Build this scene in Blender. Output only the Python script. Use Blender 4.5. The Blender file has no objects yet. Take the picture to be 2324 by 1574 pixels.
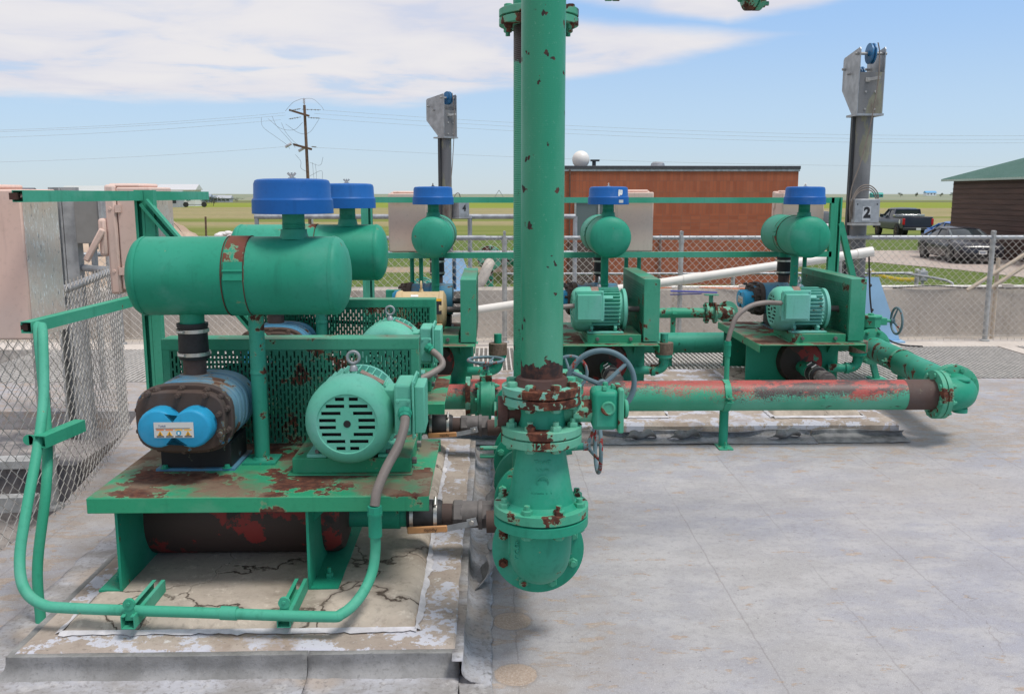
import bpy, math, random
from mathutils import Vector, Matrix, noise
random.seed(7)
S = bpy.context.scene
PI = math.pi
def R(a): return math.radians(a)

# ------------------------------------------------------------------ camera
cam_d = bpy.data.cameras.new('camera'); cam = bpy.data.objects.new('camera', cam_d)
S.collection.objects.link(cam); S.camera = cam
cam.location = (0, 0, 1.43)
cam.rotation_euler = (R(90 - 9.42), 0, R(-1.32))
cam_d.sensor_width = 36; cam_d.lens = 36 * 2080 / 2324
cam_d.clip_start = 0.05; cam_d.clip_end = 20000
S.view_settings.view_transform = 'Standard'; S.view_settings.look = 'None'
S.view_settings.gamma = 1; S.view_settings.exposure = 0.34

# ------------------------------------------------------------------ sun
SUN_EL, SUN_AZ = 66, 125          # azimuth measured clockwise from +Y
sd = bpy.data.lights.new('sun', 'SUN'); sd.energy = 2.1; sd.angle = R(16); sd.color = (1, .965, .91)
so = bpy.data.objects.new('sun', sd); S.collection.objects.link(so)
sv = Vector((math.sin(R(SUN_AZ)) * math.cos(R(SUN_EL)), math.cos(R(SUN_AZ)) * math.cos(R(SUN_EL)), math.sin(R(SUN_EL))))
so.rotation_euler = sv.to_track_quat('Z', 'Y').to_euler(); so.location = sv * 50

# ------------------------------------------------------------------ node helper
class NT:
    def __init__(s, tree): s.t = tree; s.t.nodes.clear()
    def n(s, typ, **kw):
        nd = s.t.nodes.new(typ)
        for k, v in kw.items():
            if k.startswith('i_'):
                key = k[2:]; key = int(key) if key.isdigit() else key.replace('_', ' ')
                s.put(nd.inputs[key], v)
            else: setattr(nd, k, v)
        return nd
    def put(s, sock, v):
        if isinstance(v, bpy.types.NodeSocket): s.t.links.new(v, sock)
        elif isinstance(v, bpy.types.Node): s.t.links.new(v.outputs[0], sock)
        else:
            if isinstance(v, (tuple, list)) and len(v) == 3 and sock.type == 'RGBA': v = (*v, 1)
            sock.default_value = v
    def m(s, op, a, b=0.0, c=0.0):
        nd = s.n('ShaderNodeMath', operation=op); s.put(nd.inputs[0], a); s.put(nd.inputs[1], b); s.put(nd.inputs[2], c)
        return nd.outputs[0]
    def ss(s, v, lo, hi, a=0.0, b=1.0):
        nd = s.n('ShaderNodeMapRange', interpolation_type='SMOOTHSTEP')
        for i, x in enumerate((v, lo, hi, a, b)): s.put(nd.inputs[i], x)
        return nd.outputs[0]
    def mix(s, f, a, b, bt='MIX'):
        nd = s.n('ShaderNodeMix', data_type='RGBA', blend_type=bt)
        s.put(nd.inputs[0], f); s.put(nd.inputs[6], a); s.put(nd.inputs[7], b); return nd.outputs[2]
    def noise(s, co, sc, det=4, rough=.55, dist=0.0, out=0):
        nd = s.n('ShaderNodeTexNoise'); s.put(nd.inputs['Vector'], co); s.put(nd.inputs['Scale'], sc)
        nd.inputs['Detail'].default_value = det; nd.inputs['Roughness'].default_value = rough; nd.inputs['Distortion'].default_value = dist
        return nd.outputs[out]
    def coords(s, shift=True):
        tc = s.n('ShaderNodeTexCoord')
        if not shift: return tc.outputs['Object']
        oi = s.n('ShaderNodeObjectInfo')
        sc = s.n('ShaderNodeVectorMath', operation='SCALE'); s.t.links.new(oi.outputs['Location'], sc.inputs[0]); sc.inputs['Scale'].default_value = 3.37
        ad = s.n('ShaderNodeVectorMath', operation='ADD'); s.t.links.new(tc.outputs['Object'], ad.inputs[0]); s.t.links.new(sc.outputs[0], ad.inputs[1])
        return ad.outputs[0]
    def scl(s, co, v):
        nd = s.n('ShaderNodeVectorMath', operation='MULTIPLY'); s.put(nd.inputs[0], co); nd.inputs[1].default_value = v; return nd.outputs[0]
    def out(s, col, rough=.6, metal=0.0, bump=None, bs=.3, bd=.01, spec=.5, **kw):
        p = s.n('ShaderNodeBsdfPrincipled'); s.put(p.inputs['Base Color'], col); s.put(p.inputs['Roughness'], rough); s.put(p.inputs['Metallic'], metal)
        p.inputs['Specular IOR Level'].default_value = spec
        for k, v in kw.items(): s.put(p.inputs[k.replace('_', ' ')], v)
        if bump is not None:
            b = s.n('ShaderNodeBump'); b.inputs['Strength'].default_value = bs; b.inputs['Distance'].default_value = bd
            s.put(b.inputs['Height'], bump); s.t.links.new(b.outputs[0], p.inputs['Normal'])
        o = s.n('ShaderNodeOutputMaterial'); s.t.links.new(p.outputs[0], o.inputs[0])
        return p
def newmat(name):
    m = bpy.data.materials.new(name); m.use_nodes = True; return m, NT(m.node_tree)

def srgb(r, g, b):
    f = lambda c: (c / 255 / 12.92) if c / 255 <= .04045 else ((c / 255 + .055) / 1.055) ** 2.4
    return (f(r), f(g), f(b))

# ------------------------------------------------------------------ world: sky + clouds by direction
w = bpy.data.worlds.new('World'); S.world = w; w.use_nodes = True
t = NT(w.node_tree)
sky = t.n('ShaderNodeTexSky', sky_type='NISHITA', sun_disc=False)
sky.sun_elevation = R(SUN_EL); sky.sun_rotation = R(SUN_AZ); sky.altitude = 1200; sky.air_density = 1.0; sky.dust_density = .6; sky.ozone_density = 1.2
tc = t.n('ShaderNodeTexCoord'); sep = t.n('ShaderNodeSeparateXYZ'); t.put(sep.inputs[0], tc.outputs['Generated'])
X, Y, Z = sep.outputs
el = t.m('MULTIPLY', t.m('ARCSINE', Z), 180 / PI)
az = t.m('MULTIPLY', t.m('ARCTAN2', X, Y), 180 / PI)
zz = t.m('ADD', t.m('MAXIMUM', Z, 0.0), .06)
cv = t.n('ShaderNodeCombineXYZ'); t.put(cv.inputs[0], t.m('DIVIDE', X, zz)); t.put(cv.inputs[1], t.m('DIVIDE', Y, zz))
n1 = t.noise(cv.outputs[0], .55, 8, .6); n2 = t.noise(cv.outputs[0], 1.7, 6, .55, .4); n3 = t.noise(cv.outputs[0], .22, 3, .5)
pert = t.m('MULTIPLY', t.m('SUBTRACT', n1, .5), 2.6)
elp = t.m('ADD', el, pert)
low = t.m('MAXIMUM', t.m('MULTIPLY_ADD', az, .15, 5.9), 5.0)
upn = t.m('ADD', t.m('MULTIPLY_ADD', az, -.10, 11.0), t.m('MULTIPLY', t.m('MAXIMUM', t.m('SUBTRACT', 2.5, az), 0.0), 12))
# on the right the deck closes to nothing; gap open only below about 12 degrees
up2 = t.m('ADD', t.m('MULTIPLY', t.m('ABSOLUTE', t.m('SUBTRACT', az, 14.0)), .16), 9.4)
band = t.m('MULTIPLY', t.ss(elp, low, t.m('ADD', low, .9)), t.ss(elp, t.m('SUBTRACT', upn, 1.0), upn, 1.0, 0.0))
high = t.ss(elp, up2, t.m('ADD', up2, .8))
high = t.m('MULTIPLY', high, t.m('MAXIMUM', t.m('MAXIMUM', t.ss(n3, .42, .6), t.ss(el, 14, 22, 0, .8)), t.ss(t.m('ABSOLUTE', t.m('SUBTRACT', az, 15)), 7.5, 4.5)))
holes = t.m('MULTIPLY', t.ss(n2, .50, .68), t.ss(el, 6.5, 10, .85, .25))
mask = t.m('MAXIMUM', t.m('MULTIPLY', band, t.m('SUBTRACT', 1.0, t.m('MULTIPLY', holes, .7))), high)
ccol = t.mix(t.ss(t.m('ADD', n3, t.m('MULTIPLY', t.m('SUBTRACT', n2, .5), .5)), .35, .65), (.68, .655, .655, 1), (.555, .555, .625, 1))
skyc = t.mix(1.0, sky.outputs[0], (.1, .1, .1, 1), 'MULTIPLY')
grad = t.mix(t.ss(el, -1, 5), (.44, .52, .58, 1), (.40, .54, .70, 1)); grad = t.mix(t.ss(el, 3.5, 12), grad, (.29, .47, .755, 1)); grad = t.mix(t.ss(el, 14, 60), grad, (.26, .36, .58, 1))
skyc = t.mix(.82, skyc, grad)
col = t.mix(t.m('MULTIPLY', mask, .93), skyc, ccol)
bg = t.n('ShaderNodeBackground'); t.put(bg.inputs[0], col); bg.inputs[1].default_value = 1.0
SKYMUL = 1.0
bg2 = t.n('ShaderNodeMix', data_type='RGBA', blend_type='MULTIPLY'); bg2.inputs[0].default_value = 1
t.put(bg2.inputs[6], col); bg2.inputs[7].default_value = (10 * SKYMUL, 10 * SKYMUL, 10 * SKYMUL, 1)
t.put(bg.inputs[0], bg2.outputs[2]); bg.inputs[1].default_value = .1
wo = t.n('ShaderNodeOutputWorld'); t.t.links.new(bg.outputs[0], wo.inputs[0])

# ------------------------------------------------------------------ mesh helper
class M:
    def __init__(s): s.v = []; s.f = []
    def add(s, vs, fs):
        b = len(s.v); s.v += [tuple(v) for v in vs]; s.f += [tuple(i + b for i in f) for f in fs]; return s
    def box(s, x0, x1, y0, y1, z0, z1, mat=None):
        vs = [(x, y, z) for z in (z0, z1) for y in (y0, y1) for x in (x0, x1)]
        if mat: vs = [mat @ Vector(v) for v in vs]
        return s.add(vs, [(0, 2, 3, 1), (4, 5, 7, 6), (0, 1, 5, 4), (2, 6, 7, 3), (0, 4, 6, 2), (1, 3, 7, 5)])
    def beam(s, p0, p1, w, h, up=(0, 0, 1)):
        p0, p1 = Vector(p0), Vector(p1); d = p1 - p0; L = d.length; d.normalize()
        u = Vector(up)
        if abs(d.dot(u)) > .98: u = Vector((0, 1, 0))
        sx = d.cross(u).normalized(); u = sx.cross(d)
        m = Matrix(((sx.x, d.x, u.x, p0.x), (sx.y, d.y, u.y, p0.y), (sx.z, d.z, u.z, p0.z), (0, 0, 0, 1)))
        return s.box(-w / 2, w / 2, 0, L, -h / 2, h / 2, m)
    def lathe(s, prof, o, ax, n=32, caps=(True, True), phase=0.0):
        """prof: list (dist along axis, radius)"""
        o, ax = Vector(o), Vector(ax).normalized()
        u = ax.orthogonal().normalized()
        if abs(ax.z) > .9: u = Vector((1, 0, 0))
        elif abs(ax.z) < .1: u = Vector((0, 0, 1))
        v_ = ax.cross(u).normalized(); u = v_.cross(ax)
        vs = []
        for t_, r in prof:
            for i in range(n):
                a = 2 * PI * i / n + phase; vs.append(o + ax * t_ + (u * math.cos(a) + v_ * math.sin(a)) * r)
        fs = []
        for k in range(len(prof) - 1):
            for i in range(n):
                j = (i + 1) % n; fs.append((k * n + i, k * n + j, (k + 1) * n + j, (k + 1) * n + i))
        if caps[0]: fs.append(tuple(reversed(range(n))))
        if caps[1]: fs.append(tuple(range((len(prof) - 1) * n, len(prof) * n)))
        return s.add(vs, fs)
    def cyl(s, p0, p1, r, n=24, r1=None):
        d = Vector(p1) - Vector(p0); return s.lathe([(0, r), (d.length, r if r1 is None else r1)], p0, d, n)
    def tube(s, pts, r, n=12, smooth=0, closed=False):
        pts = [Vector(p) for p in pts]
        if smooth: pts = spline(pts, smooth, closed)
        rs = r if isinstance(r, list) else [r] * len(pts)
        vs, fs = [], []; prev = None; k_ = len(pts)
        for i, p in enumerate(pts):
            a = pts[(i + 1) % k_] if (closed or i < k_ - 1) else p; b = pts[i - 1] if (closed or i > 0) else p
            d = (a - b).normalized()
            if prev is None: u = d.orthogonal().normalized()
            else: u = (prev - d * prev.dot(d)).normalized()
            prev = u; v_ = d.cross(u)
            for j in range(n):
                an = 2 * PI * j / n; vs.append(p + (u * math.cos(an) + v_ * math.sin(an)) * rs[i])
        m_ = k_ if closed else k_ - 1
        for i in range(m_):
            i2 = (i + 1) % k_
            for j in range(n):
                j2 = (j + 1) % n; fs.append((i * n + j, i * n + j2, i2 * n + j2, i2 * n + j))
        if not closed: fs += [tuple(reversed(range(n))), tuple(range((k_ - 1) * n, k_ * n))]
        return s.add(vs, fs)
    def torus(s, c, ax, Rr, r, n=40, m=10):
        c, ax = Vector(c), Vector(ax).normalized(); u = ax.orthogonal().normalized(); v_ = ax.cross(u)
        return s.tube([c + (u * math.cos(2 * PI * i / n) + v_ * math.sin(2 * PI * i / n)) * Rr for i in range(n)], r, m, closed=True)
    def prism(s, poly, z0, z1, mat=None):
        n = len(poly); vs = [(x, y, z0) for x, y in poly] + [(x, y, z1) for x, y in poly]
        if mat: vs = [mat @ Vector(v) for v in vs]
        return s.add(vs, [tuple(reversed(range(n))), tuple(range(n, 2 * n))] + [(i, (i + 1) % n, n + (i + 1) % n, n + i) for i in range(n)])
    def hexb(s, p, ax, r, h): return s.lathe([(0, r), (h * .8, r), (h, r * .86)], p, ax, 6)
    def ball(s, c, r, n=16, sz=(1, 1, 1), h0=-90, h1=90):
        k = 10; return s.lathe_s([(r * math.sin(R(h0 + (h1 - h0) * i / k)), max(1e-4, r * math.cos(R(h0 + (h1 - h0) * i / k)))) for i in range(k + 1)], c, n, sz)
    def lathe_s(s, prof, c, n, sz):
        b = len(s.v); s.lathe(prof, (0, 0, 0), (0, 0, 1), n)
        for i in range(b, len(s.v)):
            v = s.v[i]; s.v[i] = (v[0] * sz[0] + c[0], v[1] * sz[1] + c[1], v[2] * sz[2] + c[2])
        return s
    def grid(s, nx, ny, fn):
        vs = [fn(i / nx, j / ny) for j in range(ny + 1) for i in range(nx + 1)]
        return s.add(vs, [(j * (nx + 1) + i, j * (nx + 1) + i + 1, (j + 1) * (nx + 1) + i + 1, (j + 1) * (nx + 1) + i) for j in range(ny) for i in range(nx)])
def spline(pts, k, closed=False):
    out = []; n = len(pts)
    for i in range(n if closed else n - 1):
        p0 = pts[i - 1] if (i > 0 or closed) else pts[0] * 2 - pts[1]; p1 = pts[i]; p2 = pts[(i + 1) % n]
        p3 = pts[(i + 2) % n] if (closed or i + 2 < n) else p2 * 2 - p1
        for j in range(k):
            t_ = j / k
            out.append(.5 * ((2 * p1) + (p2 - p0) * t_ + (2 * p0 - 5 * p1 + 4 * p2 - p3) * t_ * t_ + (3 * p1 - p0 - 3 * p2 + p3) * t_ ** 3))
    if not closed: out.append(pts[-1])
    return out
def lift(p):
    """keep the tree at thing > part > sub-part"""
    while p is not None and p.parent is not None and p.parent.parent is not None: p = p.parent
    return p
def objs(name, mb, mat, parent, **k):
    """one object for each separate piece (pieces whose boxes touch stay together)"""
    n = len(mb.v); up = list(range(n))
    def find(a):
        while up[a] != a: up[a] = up[up[a]]; a = up[a]
        return a
    for f in mb.f:
        r0 = find(f[0])
        for i in f[1:]: up[find(i)] = r0
    comp = {}
    for f in mb.f: comp.setdefault(find(f[0]), []).append(f)
    L = []
    for fs in comp.values():
        ids = {i for f in fs for i in f}; P = [mb.v[i] for i in ids]
        L.append([fs, [min(p[a] for p in P) - .0015 for a in range(3)], [max(p[a] for p in P) + .0015 for a in range(3)]])
    ch = True
    while ch:
        ch = False
        for i in range(len(L)):
            for j in range(len(L) - 1, i, -1):
                if all(L[i][1][a] <= L[j][2][a] and L[j][1][a] <= L[i][2][a] for a in range(3)):
                    L[i][0] = L[i][0] + L[j][0]; L[i][1] = [min(p, q) for p, q in zip(L[i][1], L[j][1])]; L[i][2] = [max(p, q) for p, q in zip(L[i][2], L[j][2])]; L.pop(j); ch = True
    out = []
    for fs, _, _ in L:
        ids = sorted({i for f in fs for i in f}); mp = {a: b for b, a in enumerate(ids)}
        q = M(); q.v = [mb.v[i] for i in ids]; q.f = [tuple(mp[i] for i in f) for f in fs]; out.append(obj(name, q, mat, parent, **k))
    return out
def obj(name, mb, mat, parent=None, bevel=0, sharp=35, flat=False, recalc=False):
    parent = lift(parent)
    me = bpy.data.meshes.new(name); me.from_pydata(mb.v, [], mb.f)
    if recalc:
        import bmesh
        bm = bmesh.new(); bm.from_mesh(me); bmesh.ops.recalc_face_normals(bm, faces=bm.faces); bm.to_mesh(me); bm.free()
    if not flat:
        me.shade_smooth(); me.set_sharp_from_angle(angle=R(sharp))
    me.materials.append(mat)
    o = bpy.data.objects.new(name, me); S.collection.objects.link(o)
    if parent is not None: o.parent = parent
    if bevel:
        b = o.modifiers.new('bevel', 'BEVEL'); b.width = bevel; b.segments = 2; b.limit_method = 'ANGLE'; b.angle_limit = R(40); b.harden_normals = False
    return o
def tag(o, label, cat, group=None, kind=None):
    if label: o['label'] = label
    if cat: o['category'] = cat
    if group: o['group'] = group
    if kind: o['kind'] = kind
    return o
def thing(name, label, cat, loc=(0, 0, 0), rz=0, group=None):
    o = bpy.data.objects.new(name, None); S.collection.objects.link(o); o.location = loc; o.rotation_euler = (0, 0, rz); o.empty_display_size = .1
    return tag(o, label, cat, group)
def struct(name, mb, mat, **k):
    o = obj(name, mb, mat, **k); o['kind'] = 'structure'; return o
def dup(o, loc=None, rz=None, label=None, parent=None, skip=()):
    c = o.copy(); S.collection.objects.link(c)
    if loc is not None: c.location = loc
    if rz is not None: c.rotation_euler = (0, 0, rz)
    if label: c['label'] = label
    if parent is not None: c.parent = parent
    for ch in list(o.children):
        if ch.name.split('.')[0] in skip: continue
        dup(ch, parent=c)
    return c
def text(name, s_, size, mat, parent, loc, rot, depth=.0008, align='CENTER', bold=0.0, bend=0.0):
    parent = lift(parent)
    cu = bpy.data.curves.new('tmp', 'FONT'); cu.body = s_; cu.size = size; cu.extrude = depth; cu.align_x = align; cu.align_y = 'CENTER'; cu.offset = bold; cu.resolution_u = 2
    tmp = bpy.data.objects.new('tmp', cu); S.collection.objects.link(tmp)
    me = bpy.data.meshes.new_from_object(tmp.evaluated_get(bpy.context.evaluated_depsgraph_get()))
    bpy.data.objects.remove(tmp); bpy.data.curves.remove(cu)
    if bend:
        for v in me.vertices:
            a = v.co.x / bend; rr = bend + v.co.z; v.co.x = rr * math.sin(a); v.co.z = rr * math.cos(a) - bend
    me.materials.clear(); me.materials.append(mat)
    o = bpy.data.objects.new(name, me); S.collection.objects.link(o); o.parent = parent; o.location = loc; o.rotation_euler = rot
    return o

# ------------------------------------------------------------------ materials
def paint(name, col, chip=.62, cs=9, dull=None, chipc=None, rough=.42, dust=0.0, grain=220, bumpd=.002, soft=.012, stretch=(1, 1, 1), top=0.0):
    m, t = newmat(name); co = t.coords(); cz = t.scl(co, stretch)
    nb = t.noise(co, 1.6, 3); nd = t.noise(cz, cs, 9, .62); nf = t.noise(co, 60, 4, .6); ng = t.noise(co, grain, 2)
    d = dull or tuple(min(1, c * .75 + .07) for c in col)
    base = t.mix(t.ss(nb, .38, .68), col, d)
    base = t.mix(t.ss(nf, .5, .75, 0, .22), base, tuple(c * .55 for c in col))
    val = t.m('ADD', nd, t.m('MULTIPLY', t.m('SUBTRACT', nb, .5), .35))
    if top:
        g_ = t.n('ShaderNodeNewGeometry'); sp_ = t.n('ShaderNodeSeparateXYZ'); t.put(sp_.inputs[0], g_.outputs['Normal']); val = t.m('ADD', val, t.ss(sp_.outputs[2], .5, .9, 0, top))
    mk = t.ss(val, chip, chip + soft)
    cc = chipc or (.055, .022, .016)
    rust = t.mix(t.ss(t.noise(co, 35, 5, .7), .4, .65), cc, (.16, .06, .035))
    edge = t.m('SUBTRACT', t.ss(val, chip - .02, chip), mk)
    base = t.mix(t.m('MULTIPLY', edge, .5), base, (.30, .30, .17))
    drip = t.noise(t.scl(co, (22, 22, 2.2)), 1.0, 4, .6)
    base = t.mix(t.ss(drip, .56, .72, 0, .30), base, tuple(x * .5 for x in col))
    base = t.mix(t.ss(t.noise(co, 3.7, 5, .65), .54, .70, 0, .45), base, tuple(min(1, x * .85 + .055) for x in d))
    c = t.mix(mk, base, rust)
    if dust:
        geo = t.n('ShaderNodeNewGeometry'); sp = t.n('ShaderNodeSeparateXYZ'); t.put(sp.inputs[0], geo.outputs['Normal'])
        dm = t.m('MULTIPLY', t.ss(sp.outputs[2], .55, .95), t.ss(t.noise(co, 5, 6, .6), .42, .62, 0, dust))
        c = t.mix(dm, c, (.20, .145, .10))
    h = t.m('SUBTRACT', t.m('ADD', t.m('MULTIPLY', ng, .25), t.m('MULTIPLY', nf, .35)), mk)
    t.out(c, t.m('MULTIPLY_ADD', mk, .35, t.m('ADD', rough + .04, t.m('MULTIPLY', nb, .12))), 0, h, .35, bumpd, spec=.28)
    return m
GREEN = (.013, .262, .158); GD = (.045, .33, .23)
MG = paint('green_paint', GREEN, .70, 9, GD)
MGs = paint('green_paint_clean', GREEN, .70, 17, GD)
MGc = paint('green_paint_chipped', GREEN, .615, 13, GD)
MGt = paint('green_paint_table', (.024, .29, .145), .635, 6, (.06, .32, .17), chipc=(.075, .03, .022), dust=.9, top=.150)
MGf = paint('green_paint_flange', (.045, .33, .20), .555, 11, (.15, .42, .30))
MGm = paint('green_paint_motor', (.125, .47, .34), .70, 14, (.20, .50, .45), rough=.5, bumpd=.003)
MGg = paint('green_paint_guard', (.03, .28, .165), .66, 10, (.07, .34, .22), dust=.5)
MR = paint('rusty_iron', (.10, .045, .032), .70, 9, (.055, .03, .027), rough=.8)
MBl = paint('blue_cap', (.007, .105, .37), .80, 9, (.010, .125, .40), rough=.38, chipc=(.2, .3, .5))
MBlow = paint('blue_blower', (.06, .22, .35), .60, 9, (.15, .27, .33), rough=.5, chipc=(.09, .06, .045), dust=.75)
MBrn = paint('oily_brown', (.085, .055, .042), .60, 11, (.06, .055, .055), chipc=(.03, .19, .33), rough=.65)
MWheel = paint('grey_blue_wheel', (.12, .19, .22), .565, 26, (.17, .25, .27), chipc=(.33, .03, .035), rough=.5)
MTan = paint('cream_motor_paint', (.62, .46, .25), .78, 8, (.56, .43, .25), rough=.4)
MPink = paint('pink_fibreglass', (.72, .50, .42), .80, 8, (.70, .54, .47), rough=.65, chipc=(.3, .3, .3))
def m_weather():
    m, t = newmat('weathered_fibreglass'); co = t.coords(); cz = t.scl(co, (1, 1, .35))
    a = t.noise(cz, 95, 6, .7, .8); b = t.noise(co, 7, 3); d = t.noise(cz, 70, 5, .7, 1.2)
    c = t.mix(t.ss(b, .4, .65), (.64, .52, .45), (.60, .53, .48))
    c = t.mix(t.m('MULTIPLY', t.ss(a, .54, .62), t.ss(b, .3, .55)), c, (.78, .76, .76))
    c = t.mix(t.m('MULTIPLY', t.ss(d, .58, .64), .7), c, (.22, .20, .22))
    t.out(c, .95, 0, a, .15, .001, spec=.08); return m
MWea = m_weather()
def simple(name, col, rough=.6, metal=0.0, var=.15, sc=12, bs=.15, **kw):
    m, t = newmat(name); co = t.coords()
    n = t.noise(co, sc, 6, .6); f = t.noise(co, sc * 9, 3)
    c = t.mix(t.ss(n, .3, .7), tuple(x * (1 - var) for x in col), tuple(min(1, x * (1 + var)) for x in col))
    t.out(c, rough, metal, f, bs, .002, **kw); return m
MRub = simple('black_rubber', (.018, .018, .02), .6, sc=20, var=.4)
MSteel = simple('bright_steel', (.55, .53, .50), .35, .85, sc=30)
MGalv = simple('galvanised_steel', (.36, .375, .39), .5, .55, .22, 9)
MGalv2 = simple('dull_galvanised', (.40, .40, .39), .65, .35, .2, 14)
MMast = paint('mast_steel', (.15, .152, .158), .56, 3, (.20, .205, .21), chipc=(.085, .065, .05), rough=.55, soft=.2, stretch=(1, 1, .3))
MWire = simple('galvanised_wire', (.50, .47, .43), .6, .15, .2, 30)
MDark2 = simple('dark_channel', (.05, .052, .055), .5, .3)
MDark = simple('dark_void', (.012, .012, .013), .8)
MPVC = simple('white_pvc', (.78, .74, .68), .4, var=.05, sc=4)
MFlex = simple('grey_flex_conduit', (.22, .185, .165), .55, var=.15, sc=10)
MIron = simple('grey_cast_iron', (.14, .125, .12), .6, .2, .25, 15)
MNick = paint('brown_steel', (.10, .065, .055), .66, 12, (.07, .05, .045), rough=.6)
MOr = simple('orange_vinyl', (.55, .27, .11), .5, var=.12)
MLab = simple('label_silver', (.62, .62, .60), .35, .2, .04)
MBlk = simple('black_ink', (.015, .015, .018), .5)
MNav = simple('navy_ink', (.03, .08, .2), .5)
MYel = simple('warning_yellow', (.80, .42, .03), .5)
MOrg = simple('warning_orange', (.72, .20, .04), .5)
MCyB = simple('sign_blue', (.03, .30, .48), .5)
MWht = simple('white_paint', (.78, .78, .76), .5, var=.04)
MLBl = simple('light_blue_paint', (.30, .50, .70), .5, var=.08, sc=4)
MSheave = simple('blue_sheave', (.03, .17, .36), .45, var=.3)
MRed = simple('red_plastic', (.65, .03, .03), .4)
MBadge = simple('nameplate_brass', (.30, .20, .16), .5, .3, .25, 40)
def m_mainpipe(name='peeling_pipe', thr=.05, zc=.0):
    m, t = newmat(name); tc = t.n('ShaderNodeTexCoord'); co = tc.outputs['Object']
    sp = t.n('ShaderNodeSeparateXYZ'); t.put(sp.inputs[0], co); z = sp.outputs[2]
    cs = t.scl(co, (.45, 1, 1)); nb = t.noise(cs, 5, 4, .6); nm = t.noise(co, 30, 8, .75); nf = t.noise(co, 170, 4, .75); nd = t.noise(cs, 13, 8, .68)
    up = t.m('MULTIPLY', t.m('SUBTRACT', z, thr), 5.5)
    v = t.m('ADD', up, t.m('ADD', t.m('MULTIPLY', t.m('SUBTRACT', nb, .5), 1.1), t.m('ADD', t.m('MULTIPLY', t.m('SUBTRACT', nm, .5), .5), t.m('MULTIPLY', t.m('SUBTRACT', nf, .5), 1.9))))
    mk = t.ss(v, .0, .03)
    red = t.mix(t.ss(t.m('ADD', t.noise(cs, 7, 7, .75), t.m('MULTIPLY', nf, .12)), .555, .61), (.37, .058, .046), (.075, .042, .040)); red = t.mix(t.ss(nf, .58, .66, 0, .7), red, (.20, .30, .24))
    g = t.mix(t.ss(t.noise(co, 2.5, 3), .4, .65), (.035, .32, .185), (.10, .40, .27))
    c = t.mix(mk, g, red)
    c = t.mix(t.ss(nd, .63, .645), c, (.03, .02, .022))
    t.out(c, .5, 0, t.m('SUBTRACT', t.m('MULTIPLY', nf, .3), mk), .3, .002); return m
MPipe = m_mainpipe(thr=.022)
def m_riser():
    m, t = newmat('riser_paint'); tc = t.n('ShaderNodeTexCoord'); co = tc.outputs['Object']
    sp = t.n('ShaderNodeSeparateXYZ'); t.put(sp.inputs[0], co); z = sp.outputs[2]
    ch = t.noise(t.scl(co, (1, 1, .8)), 27, 5, .5); nb = t.noise(t.scl(co, (1, 1, .25)), 6, 4, .6); nf = t.noise(co, 260, 3)
    g = t.mix(t.ss(nb, .38, .66), (.018, .25, .14), (.065, .30, .19))
    g = t.mix(t.ss(t.noise(co, 120, 3, .7), .6, .75, 0, .35), g, (.2, .42, .33))
    spots = t.ss(t.m('ADD', ch, t.m('MULTIPLY', t.noise(co, 3.1, 2), .10)), .722, .728)
    edge = t.m('ADD', .045, t.m('MULTIPLY', t.m('SUBTRACT', t.noise(co, 22, 6, .6), .5), .16))
    low = t.ss(z, t.m('ADD', edge, .002), edge)
    mk = t.m('MAXIMUM', spots, low)
    rust = t.mix(t.ss(t.noise(co, 50, 4), .4, .65), (.022, .012, .012), (.085, .032, .022))
    wv = t.n('ShaderNodeTexWave', bands_direction='Z'); t.put(wv.inputs[0], co); wv.inputs['Scale'].default_value = 60
    t.out(t.mix(mk, g, rust), t.m('MULTIPLY_ADD', mk, .4, .4), 0, t.m('ADD', t.m('MULTIPLY', wv.outputs[1], .12), t.m('SUBTRACT', t.m('MULTIPLY', nf, .4), mk)), .3, .002); return m
MRis = m_riser()
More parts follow.
